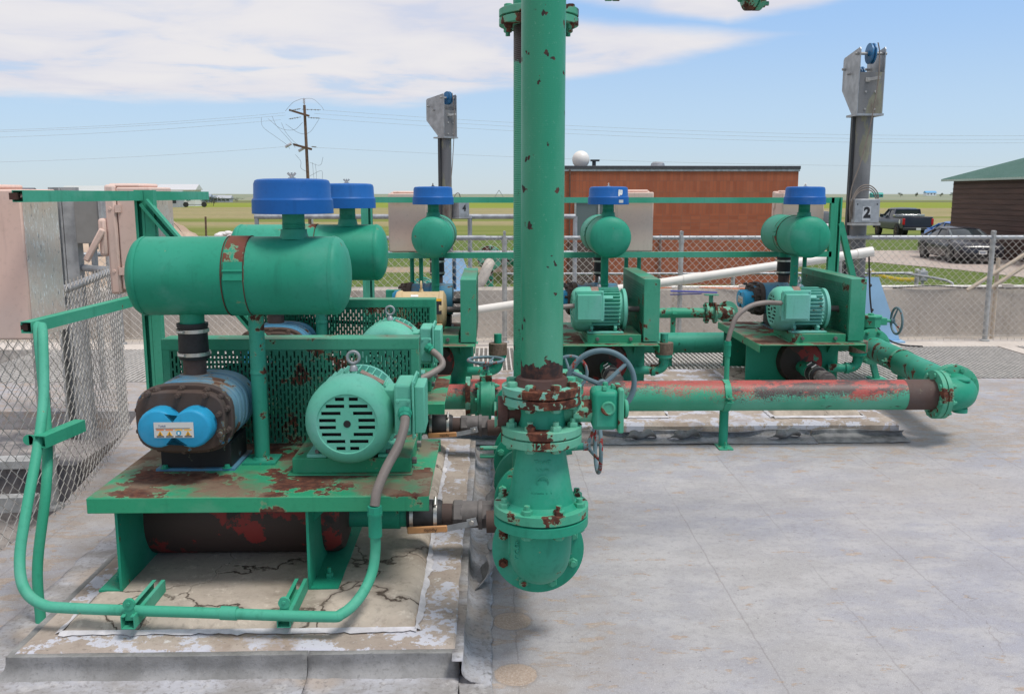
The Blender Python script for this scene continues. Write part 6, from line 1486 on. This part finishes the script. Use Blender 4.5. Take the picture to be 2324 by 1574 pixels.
def sedan(label, loc, rz, col, plate=True):
    v = thing('parked_car', label, 'car', loc, rz); P = carpaint('car_paint_' + col[0], col[1], .2)
    st = [(-2.50, .80, .38, .86), (-2.42, .90, .26, .98), (-2.0, .95, .22, 1.05), (-1.3, .955, .20, 1.02), (0, .95, .20, .96), (1.0, .955, .20, .95), (1.5, .95, .20, .93), (2.15, .93, .22, .84), (2.42, .88, .25, .76), (2.52, .76, .34, .62)]
    mb = loft(M(), [bodysec(*s_) for s_ in st]); body = obj('body', mb, P, v, sharp=42)
    def cab(y, hb, ht, zb, zt): return [(hb, y, zb), (hb * .99, y, zb + .04), (ht + .03, y, zt - .07), (ht - .06, y, zt), (0, y, zt + .02), (-ht + .06, y, zt), (-ht - .03, y, zt - .07), (-hb * .99, y, zb + .04), (-hb, y, zb)]
    mb = loft(M(), [cab(-1.95, .80, .70, .98, 1.03), cab(-1.15, .84, .60, .98, 1.36), cab(-.55, .86, .60, .94, 1.44), (cab(.15, .86, .60, .92, 1.43)), cab(.62, .86, .60, .90, 1.30), cab(1.28, .80, .72, .90, .94)])
    obj('cabin_glass', mb, MGls, v, sharp=50)
    mb = loft(M(), [[(x, y, z + .012) for x, y, z in cab(y_, hb, ht, zb, zt)[2:7]] + [(x * .96, y, z - .01) for x, y, z in reversed(cab(y_, hb, ht, zb, zt)[2:7])] for y_, hb, ht, zb, zt in ((-1.2, .84, .60, .98, 1.345), (-.55, .86, .60, .94, 1.44), (.15, .86, .60, .92, 1.43), (.36, .86, .60, .90, 1.385))]); obj('roof', mb, P, v, sharp=50)
    mb = M()
    for s_ in (-1, 1):
        mb.tube([(s_ * .865, 1.22, .93), (s_ * .75, .75, 1.20), (s_ * .645, .30, 1.385)], .030, 8, smooth=3); mb.tube([(s_ * .645, -1.15, 1.31), (s_ * .75, -1.6, 1.14), (s_ * .83, -1.98, 1.0)], .05, 8, smooth=3); mb.beam((s_ * .875, -.35, .93), (s_ * .66, -.40, 1.36), .07, .02, up=(1, 0, 0)); mb.tube([(s_ * .645, -1.15, 1.33), (s_ * .66, -.5, 1.40), (s_ * .655, .3, 1.375)], .022, 6)
    objs('pillar', mb, P, v)
    mb = M(); mb.add([(-.66, .42, 1.352), (.66, .42, 1.352), (.80, 1.20, .968), (-.80, 1.20, .968)], [(0, 1, 2, 3)]); o = obj('windscreen', mb, MGls2, v); s_ = o.modifiers.new('t', 'SOLIDIFY'); s_.thickness = .012; s_.offset = 0
    for x in (-1, 1):
        for y in (1.53, -1.52): arch(v, x, y, .36, .955); wheel(v, x * .86, y, .36, .24, sp=7)
    mb = M(); mb.box(-.62, .62, 2.44, 2.50, .56, .70); mb.box(-.70, .70, 2.46, 2.53, .30, .42); objs('grille', mb, MDark, v, bevel=.02)
    for s_ in (-1, 1): mb = M(); mb.box(s_ * .78 - .12, s_ * .78 + .12, 2.33, 2.445, .60, .72); obj('headlight', mb, MGls, v, bevel=.03)
    if plate:
        mb = M(); mb.box(-.16, .16, 2.535, 2.545, .42, .58); pl = obj('licence_plate', mb, MWht, v)
        mb = M(); [mb.box(-.115 + .05 * k, -.085 + .05 * k, 2.545, 2.548, .46, .53) for k in range(5)]; objs('plate_character', mb, MNav, pl)
    for s_ in (-1, 1): mb = M(); mb.box(s_ * .98 - .10, s_ * .98 + .10, .72, .82, .96, 1.10); obj('mirror', mb, P, v, bevel=.03)
    mb = M(); mb.box(-.75, .75, -2.5, -2.32, 1.04, 1.07); obj('spoiler', mb, P, v, bevel=.01)
    mb = M()
    for s_ in (-1, 1):
        for y in (.45, -.55): mb.box(s_ * .955 - .012, s_ * .955 + .012, y - .22, y - .08, .80, .83)
    objs('door_handle', mb, P, v)
    return v
def pickup(label, loc, rz, col, dirt=.12):
    v = thing('pickup_truck', label, 'pickup truck', loc, rz); P = carpaint('truck_paint_' + col[0], col[1], .3, dirt)
    st = [(-2.90, .92, .62, 1.30), (-2.86, .98, .56, 1.33), (-1.0, 1.0, .52, 1.33), (-.9, 1.0, .48, 1.30), (1.1, 1.0, .48, 1.30), (1.25, 1.0, .50, 1.30), (2.3, .99, .54, 1.24), (2.75, .95, .56, 1.16), (2.88, .88, .60, 1.04)]
    mb = loft(M(), [bodysec(*s_, crown=.02) for s_ in st]); obj('body', mb, P, v, sharp=40)
    def cab(y, hb, ht, zb, zt): return [(hb, y, zb), (hb * .99, y, zb + .05), (ht + .02, y, zt - .08), (ht - .08, y, zt), (0, y, zt + .03), (-ht + .08, y, zt), (-ht - .02, y, zt - .08), (-hb * .99, y, zb + .05), (-hb, y, zb)]
    A = ((-.98, .90, .78, 1.29, 1.84), (-.55, .92, .76, 1.29, 1.92), (.35, .92, .76, 1.29, 1.92), (.62, .92, .76, 1.27, 1.82), (1.35, .88, .82, 1.25, 1.34))
    mb = loft(M(), [cab(*a) for a in A]); obj('cabin_glass', mb, MGls, v, sharp=50)
    mb = loft(M(), [[(x, y, z + .014) for x, y, z in cab(*a)[2:7]] + [(x * .96, y, z - .02) for x, y, z in reversed(cab(*a)[2:7])] for a in A[:3]]); obj('roof', mb, P, v, sharp=50)
    mb = M()
    for s_ in (-1, 1):
        mb.tube([(s_ * .93, 1.28, 1.28), (s_ * .80, .36, 1.85)], .04, 8); mb.beam((s_ * .93, -.90, 1.28), (s_ * .80, -.93, 1.84), .24, .04, up=(1, 0, 0)); mb.beam((s_ * .93, .0, 1.28), (s_ * .80, .0, 1.86), .09, .03, up=(1, 0, 0)); mb.tube([(s_ * .79, -.98, 1.84), (s_ * .79, .38, 1.85)], .035, 8)
    mb.beam((-.92, -.985, 1.33), (.92, -.985, 1.33), .05, .10); mb.beam((-.78, -.985, 1.83), (.78, -.985, 1.83), .05, .09)
    for s_ in (-1, 1): mb.beam((s_ * .90, -.985, 1.30), (s_ * .78, -.985, 1.85), .05, .07)
    objs('pillar', mb, P, v)
    mb = M(); mb.add([(-.76, .60, 1.80), (.76, .60, 1.80), (.86, 1.30, 1.37), (-.86, 1.30, 1.37)], [(0, 1, 2, 3)]); o = obj('windscreen', mb, MGls2, v); s_ = o.modifiers.new('t', 'SOLIDIFY'); s_.thickness = .012; s_.offset = 1
    mb = M(); mb.box(-.86, .86, -2.80, -1.10, 1.20, 1.345); obj('bed_shade_block', mb, MDark, v)  # solid dark block, shade of the open bed put into its colour
    for a, b_, c_, d_ in ((-.98, -.86, -2.9, -1.0), (.86, .98, -2.9, -1.0)): mb = M(); mb.box(a, b_, c_, d_, 1.30, 1.39); obj('bed_rail', mb, P, v, bevel=.02)
    mb = M(); mb.box(-.93, .93, -2.93, -2.86, .74, 1.38); tg = obj('tailgate', mb, P, v, bevel=.02); mb = M(); mb.box(-.55, .55, -2.936, -2.93, .95, 1.22); obj('tailgate_panel', mb, P, tg, bevel=.01)
    mb = M(); mb.box(-1.0, 1.0, -1.4, -1.05, 1.39, 1.52); obj('tool_box', mb, MChr if col[0] != 'white' else P, v, bevel=.02)
    for s_ in (-1, 1):
        mb = M(); mb.box(s_ * .93 - .075, s_ * .93 + .075, -2.95, -2.80, .86, 1.28); obj('tail_light', mb, MTail, v, bevel=.02)
        mb = M(); mb.box(s_ * .80 - .16, s_ * .80 + .16, 2.72, 2.87, .86, 1.08); obj('headlight', mb, MHead, v, bevel=.03)
        mb = M(); mb.box(s_ * 1.10 - .13, s_ * 1.10 + .13, .78, .90, 1.30, 1.52); obj('mirror', mb, MGls if col[0] != 'white' else P, v, bevel=.03)
    mb = M(); mb.box(-.95, .95, -3.08, -2.90, .50, .70); obj('rear_bumper', mb, MDark2 if col[0] != 'white' else MChr, v, bevel=.03)
    mb = M(); mb.box(-.15, .15, -3.09, -3.08, .52, .66); obj('licence_plate', mb, MWht, v)
    mb = M(); mb.box(-.62, .62, 2.84, 2.92, .72, 1.08); gr = obj('grille', mb, MDark, v, bevel=.02); mb = M(); mb.box(-.95, .95, 2.84, 3.0, .48, .68); obj('front_bumper', mb, MChr if col[0] == 'white' else MDark2, v, bevel=.03)
    mb = M(); mb.lathe([(0, .09), (.01, .08)], (0, 2.92, .92), (0, 1, 0), 20); obj('badge', mb, MChr, gr)
    for x in (-1, 1):
        for y in (1.85, -1.85): arch(v, x, y, .42, 1.0); wheel(v, x * .90, y, .42, .28, simple('bronze_rim', (.24, .19, .15), .5, .5) if col[0] != 'white' else MRim, 8)
    if col[0] != 'white': mb = M(); mb.lathe([(0, .15), (.006, .15)], (-1.0, -2.35, 1.06), (-1, 0, 0), 24); obj('door_decal', mb, MWht, v)
    return v
sedan('dark charcoal four-door car parked on the gravel, nose towards the fence', (20.4, 39.7, GZ), R(174), ('charcoal', (.022, .022, .03)))
sedan('bright blue car mostly hidden behind the charcoal car', (24.0, 46.6, GZ + .02), R(176), ('blue', (.02, .16, .55)), False)
pickup('dusty navy pickup truck with silver tool box, tail towards the fence', (28.5, 63.5, GZ), R(-4), ('navy', (.022, .028, .055)))
pickup('white pickup truck facing the camera, peeking out behind the rightmost switch box', (17.95, 51.0, GZ), R(172), ('white', (.72, .72, .72)), .1)

# ================================================================== POLE, WIRES, FIELD THINGS
up = thing('utility_pole', 'weathered wooden utility pole with crossarms, insulators and drooping jumper wires', 'utility pole', (-13.6, 70, GZ))
MWood = simple('pole_wood', (.14, .085, .055), .85, var=.35, sc=6); MInsW = simple('insulator', (.55, .54, .58), .4); MLine = simple('power_line', (.30, .34, .38), .6); MLine2 = simple('overhead_wire', (.48, .54, .60), .6)
mb = M(); mb.cyl((.0, 0, 0), (-.12, 0, 9.35), .135, 14, .10); obj('pole', mb, MWood, up)
mb = M(); mb.beam((-1.35, .6, 9.05), (.25, -.3, 8.55), .12, .14); mb.beam((-1.15, .6, 6.55), (.35, -.3, 6.15), .12, .15); objs('crossarm', mb, MWood, up)
mb = M(); mb.cyl((-.12, 0, 9.33), (-.14, 0, 9.85), .05, 8); [mb.lathe([(0, .09), (.05, .09)], (-.13, 0, 9.5 + .12 * k), (0, 0, 1), 10) for k in range(3)]; obj('insulator', mb, MInsW, up)
for a, b_ in (((-.3, 0, 9.05), (1.1, -.1, 9.0)), ((-1.3, .5, 9.0), (-.4, 0, 9.1)), ((.1, 0, 8.45), (1.0, 0, 8.42)), ((-.4, 0, 8.5), (-1.3, 0, 8.35)), ((.3, -.2, 6.35), (.7, -.2, 6.33))):
    mb = M(); mb.cyl(a, b_, .022, 6); A_, B_ = Vector(a), Vector(b_); [mb.ball(A_.lerp(B_, f), .055, 8) for f in (.3, .5, .7, .85)]; obj('insulator', mb, MLine, up)
for a in ((-1.75, .5, 6.35), (-.75, .4, 6.05)):
    mb = M(); mb.cyl(a, (a[0] + .45, a[1], a[2] + .25), .10, 8); obj('cutout', mb, MInsW, up)
mb = M(); 
for pts in ([(-.33, 0, 9.8), (-1.0, .2, 9.55), (-1.6, .3, 8.95)], [(-.33, 0, 9.8), (.5, 0, 9.8), (1.1, 0, 9.3), (1.3, 0, 9.0)], [(-3.4, .3, 8.5), (-3.3, .3, 7.8), (-2.4, .3, 7.1), (-1.6, .4, 6.5), (-1.4, .4, 6.2)], [(-2.6, .3, 8.6), (-2.3, .3, 7.9), (-1.6, .3, 7.1), (-1.1, .3, 6.5), (-1.0, .4, 6.3)], [(-1.9, .2, 8.1), (-1.6, .2, 7.4), (-1.0, .2, 6.7), (-.7, .2, 6.5)],
            [(-2.9, .3, 8.4), (-2.0, .3, 7.7), (-1.0, .3, 7.6), (-.3, 0, 8.1)], [(-1.6, .2, 8.0), (-.6, .2, 7.35), (.2, 0, 7.4), (.9, 0, 8.3)], [(-1.0, .4, 5.8), (-.6, .3, 5.3), (-.6, .3, 4.8), (-.1, .2, 4.5)],
            [(.15, -.1, 5.2), (.9, -.1, 5.0), (1.15, -.1, 5.6)], [(.1, -.1, 4.2), (.95, -.1, 4.6), (1.05, -.1, 4.2), (.9, -.1, 3.3), (.2, -.1, 2.6)], [(.35, -.1, 5.2), (.4, -.1, 4.2), (.5, -.1, 3.3), (.2, -.1, 2.7)], [(.55, -.1, 5.1), (.6, -.1, 4.1), (.3, -.1, 3.3), (.15, -.1, 2.4)]): mb.tube(pts, .014, 5, smooth=6)
objs('jumper_wire', mb, MLine, up)
mb = M(); mb.cyl((.22, -.1, 0), (.10, -.1, 2.2), .085, 12); obj('riser_conduit', mb, MGalv2, up)
def wires(name, label, segs):
    k = thing(name, label, 'power line', segs[0][0])
    for a, b_, sag in segs:
        o0 = Vector(segs[0][0]); A_, B_ = Vector(a) - o0, Vector(b_) - o0
        mb = M(); mb.tube([A_.lerp(B_, i / 24) - Vector((0, 0, sag * 4 * (i / 24) * (1 - i / 24))) for i in range(25)], .011, 5); obj('wire', mb, MLine2, k)
wires('power_line', 'thin overhead wires running left from the utility pole', [((-15.2, 70, 7.4), (-62, 55, 3.9 + 1.6), 1.0), ((-15.2, 70.3, 7.25), (-62, 56, 5.6), 1.0), ((-15.5, 70, 6.9), (-62, 56, 5.15), 1.0), ((-15.3, 70, 4.95), (-62, 56, 3.75), .9)])
wires('power_line', 'thin overhead wires running right across the sky from the utility pole', [((-12.4, 70, 7.6), (75, 72, 7.0), 1.4), ((-13, 70, 7.35), (75, 72, 6.7), 1.4), ((-12.8, 70, 7.0), (75, 72, 6.5), 1.4), ((-13.1, 70, 4.9), (75, 72, 4.3), 1.0)])

# dirt mounds
MDirt = m_conc('dirt', (.40, .29, .21), (.52, .40, .30), sc=.8)
def mound(name, label, cx, cy, rx, ry, h, seed=0):
    mb = M()
    def fn(u, v):
        a = 2 * PI * u; rr = v
        x, y = rr * math.cos(a), rr * math.sin(a); k = (1 - rr) ** .9 * (1 + .35 * noise.noise((x * 2 + seed, y * 2, 1))) + .05 * noise.noise((x * 9, y * 9, seed)) + .02 * noise.noise((x * 30, y * 30, seed))
        return (x * rx * (1 + .1 * noise.noise((a, seed, 0))), y * ry, max(-.05, h * k - .02))
    mb.grid(64, 26, fn); o = obj(name, mb, MDirt, sharp=70); o.location = (cx, cy, GZ); tag(o, label, 'dirt mound')
mound('dirt_mound', 'large pale dirt heap behind the left fence', -15.6, 36, 5.5, 4, 2.9, 1)
mound('dirt_mound', 'darker dirt heap right of the second switch box', -17.2, 46, 3.4, 4, 2.4, 5)
mb = M()
for i in range(14): mb.ball((random.uniform(-.9, .9), random.uniform(-.3, .3), random.uniform(.05, .35)), random.uniform(.18, .3), 8, sz=(1.3, 1, .7))
o = obj('plastic_bags', mb, simple('crumpled_white', (.70, .66, .64), .6, var=.2)); o.location = (-17.4, 62, GZ); tag(o, 'small heap of crumpled white bags in the field left of the pole', 'debris')
for i, (x, y, h, l) in enumerate(((-19.6, 64, 1.35, 'field post nearest the dirt heap on the left'), (-6.5, 62, 1.2, 'lone field post left of the risers, above the top railing'))):
    mb = M(); mb.cyl((0, 0, 0), (.03, 0, h), .07, 8); o = obj('field_post', mb, MWood); o.location = (x, y, GZ); tag(o, 'weathered wooden ' + l, 'post', 'field posts')
# irrigation pivots
def pivot(x, y, label, sc=1.0):
    k = thing('irrigation_tower', label, 'irrigation tower', (x, y, GZ), .2, 'centre pivot towers')
    mb = M()
    for s_ in (-1, 1): mb.cyl((s_ * 2.0 * sc, 0, .6), (0, 0, 3.4 * sc), .10, 6)
    mb.cyl((-2.0 * sc, 0, .6), (2.0 * sc, 0, .6), .10, 6); mb.cyl((-1.0 * sc, 0, 2), (1.0 * sc, 0, 2), .07, 6); obj('tower_frame', mb, MGalv, k)
    for s_ in (-1, 1): mb = M(); mb.cyl((s_ * 2.0 * sc, -.2, .6), (s_ * 2.0 * sc, .2, .6), .6, 14); obj('wheel', mb, MTyre, k)
pivot(-68, 215, 'irrigation pivot tower in the field, left one near the switch boxes'); pivot(-58, 245, 'irrigation pivot tower in the field nearer the first blue cap'); pivot(3.0, 330, 'distant irrigation pivot tower seen between the third cap and the risers', 1.3)
# far houses
def house(x, y, w_, d_, h_, wall, roofc, label, rz=0):
    k = thing('farm_building', label, 'building', (x, y, GZ + hill_h(x, y)), rz)
    mb = M(); mb.box(-w_ / 2, w_ / 2, -d_ / 2, d_ / 2, 0, h_); obj('wall', mb, wall, k, flat=True)
    mb = M(); q = w_ / 2 + .4; e = d_ / 2 + .4; mb.add([(-q, -e, h_), (q, -e, h_), (q, e, h_), (-q, e, h_), (-q, 0, h_ + d_ * .28), (q, 0, h_ + d_ * .28)], [(0, 1, 5, 4), (2, 3, 4, 5), (0, 4, 3), (1, 2, 5), (0, 3, 2, 1)]); obj('roof', mb, roofc, k, flat=True)
    for i in range(3): mb = M(); xx = -w_ * .32 + w_ * .32 * i; mb.box(xx - .5, xx + .5, -d_ / 2 - .03, -d_ / 2, h_ * .35, h_ * .75); obj('window', mb, MGls, k, flat=True)
Wm = lambda n_, c: simple('house_' + n_, c, .7)
house(-88, 205, 9, 7, 2.8, Wm('cream', (.66, .70, .58)), Wm('grey', (.5, .52, .50)), 'pale cream farmhouse far left between the grey post and the second box')
house(-80, 208, 4.5, 3, 2.4, Wm('red', (.55, .10, .05)), Wm('redr', (.50, .12, .07)), 'small bright red shed beside the cream farmhouse')
house(-74, 215, 6, 4, 2.6, Wm('greyw', (.42, .43, .46)), Wm('w2', (.5, .5, .52)), 'grey trailer right of the red shed')
house(-77, 232, 9, 5, 4.0, Wm('white', (.7, .7, .7)), Wm('w3', (.55, .55, .56)), 'white barn behind the grey trailer')
house(-108, 215, 7, 5, 3.0, Wm('bluegrey', (.15, .2, .28)), Wm('dkr', (.12, .12, .14)), 'dark blue-grey shed at far left beside the first box')
house(-113.5, 368, 7, 5, 1.7, Wm('blue1', (.25, .32, .42)), Wm('blue2', (.28, .33, .38)), 'blue-grey barn under the left ridge')
house(-109, 372, 6, 4, 1.6, Wm('blue3', (.30, .36, .44)), Wm('blue4', (.30, .34, .38)), 'second blue-grey barn under the left ridge')
house(-104, 366, 5, 4, 1.5, Wm('white5', (.42, .44, .46)), Wm('w6', (.40, .42, .44)), 'white shed under the left ridge near the second irrigation tower')
house(285, 680, 8, 5, 2.2, Wm('teal', (.05, .28, .25)), Wm('teal2', (.06, .33, .28)), 'teal shed far right of mast 2')
house(430, 900, 10, 6, 3.0, Wm('whiteb', (.72, .74, .76)), Wm('blueroof', (.12, .35, .60)), 'blue-roofed house on the far right rise')
house(430, 760, 5, 4, 2.0, Wm('redbr', (.35, .14, .10)), Wm('redbr2', (.28, .12, .09)), 'small red-brown barn near the blue-roofed house')
# trees (tapered trunk, limbs, leaf clusters)
m_leaf, t = newmat('leaves'); co = t.coords(); t.out(t.mix(t.ss(t.noise(co, .8, 4), .35, .65), (.07, .09, .05), (.14, .16, .09)), .8, spec=.2)
MTrunk = simple('bark', (.12, .09, .07), .9)
def tree(x, y, h, wd, label, n=260, bare=False, seed=0):
    rnd = random.Random(seed * 13 + 5); k = thing('tree', label, 'tree', (x, y, GZ + hill_h(x, y) - .05), 0, 'trees on the horizon')
    mb = M(); mb.tube([(0, 0, 0), (.02 * h, 0, h * .3), (-.01 * h, 0, h * .7)], [h * .03, h * .022, h * .008], 6)
    for i in range(10 if bare else 5):
        a = rnd.uniform(0, 6.28); z = h * rnd.uniform(.25, .6); L_ = wd * rnd.uniform(.3, .5); mb.tube([(0, 0, z), (math.cos(a) * L_, math.sin(a) * L_, z + h * rnd.uniform(.15, .4))], [h * .012, h * .004], 4)
    obj('trunk', mb, MTrunk, k)
    mb = M(); cl = [(rnd.gauss(0, wd * .24), rnd.gauss(0, wd * .24), h * rnd.uniform(.35, .88)) for _ in range(9)]
    for i in range(n if not bare else 40):
        c_ = cl[rnd.randrange(len(cl))]; s_ = h * .026
        p = Vector((c_[0] + rnd.gauss(0, wd * .11), c_[1] + rnd.gauss(0, wd * .11), c_[2] + rnd.gauss(0, h * .085)))
        u_ = Vector((rnd.gauss(0, 1), rnd.gauss(0, 1), rnd.gauss(0, 1))).normalized() * s_; v_ = Vector((rnd.gauss(0, 1), rnd.gauss(0, 1), rnd.gauss(0, 1))).normalized() * s_
        mb.add([p - u_ - v_, p + u_ - v_, p + u_ + v_, p - u_ + v_], [(0, 1, 2, 3)])
    obj('crown', mb, m_leaf, k, flat=True)
for i, (x, y, h, wd, l) in enumerate(((-99, 230, 6.5, 9, 'tree behind the cream farmhouse, left side'), (-91, 236, 8.5, 9, 'tallest tree behind the cream farmhouse'), (-84, 238, 8.5, 8, 'tree behind the red shed'), (-77, 240, 6.5, 9, 'tree behind the white barn'), (-70, 236, 6, 8, 'tree at the right end of the farm row'), (-106, 236, 6, 9, 'tree at the left end of the farm row'),
    (-122, 370, 6.5, 10, 'dark tree left of the blue-grey barns'), (-117, 371, 5.5, 7, 'tree touching the blue-grey barn'), (-101, 372, 3.5, 6, 'low tree right of the white shed'), (215, 700, 7, 9, 'dark tree right of the rightmost strut post'), (226, 700, 8, 9, 'bare-limbed tree left of mast 2'), (234, 705, 6, 9, 'round tree just left of mast 2'), (312, 700, 6, 4, 'first small dark conifer right of the teal shed'), (324, 700, 6.5, 4, 'second small dark conifer right of the teal shed'), (343, 700, 6, 4, 'third small dark conifer right of the teal shed'), (372, 740, 6.5, 6, 'dark tree below the blue-roofed house'), (385, 745, 7, 8, 'wide dark tree below the blue-roofed house'), (520, 960, 7, 22, 'wide dark tree on the far right rise'), (545, 970, 8, 18, 'tall dark tree on the far right rise'), (566, 980, 9, 14, 'rightmost dark tree next to the brown shed roof'))):
    hh = h * (.50 if y < 400 else .55); tree(x, y, hh, wd * .7, l, 620, i == 10, i)
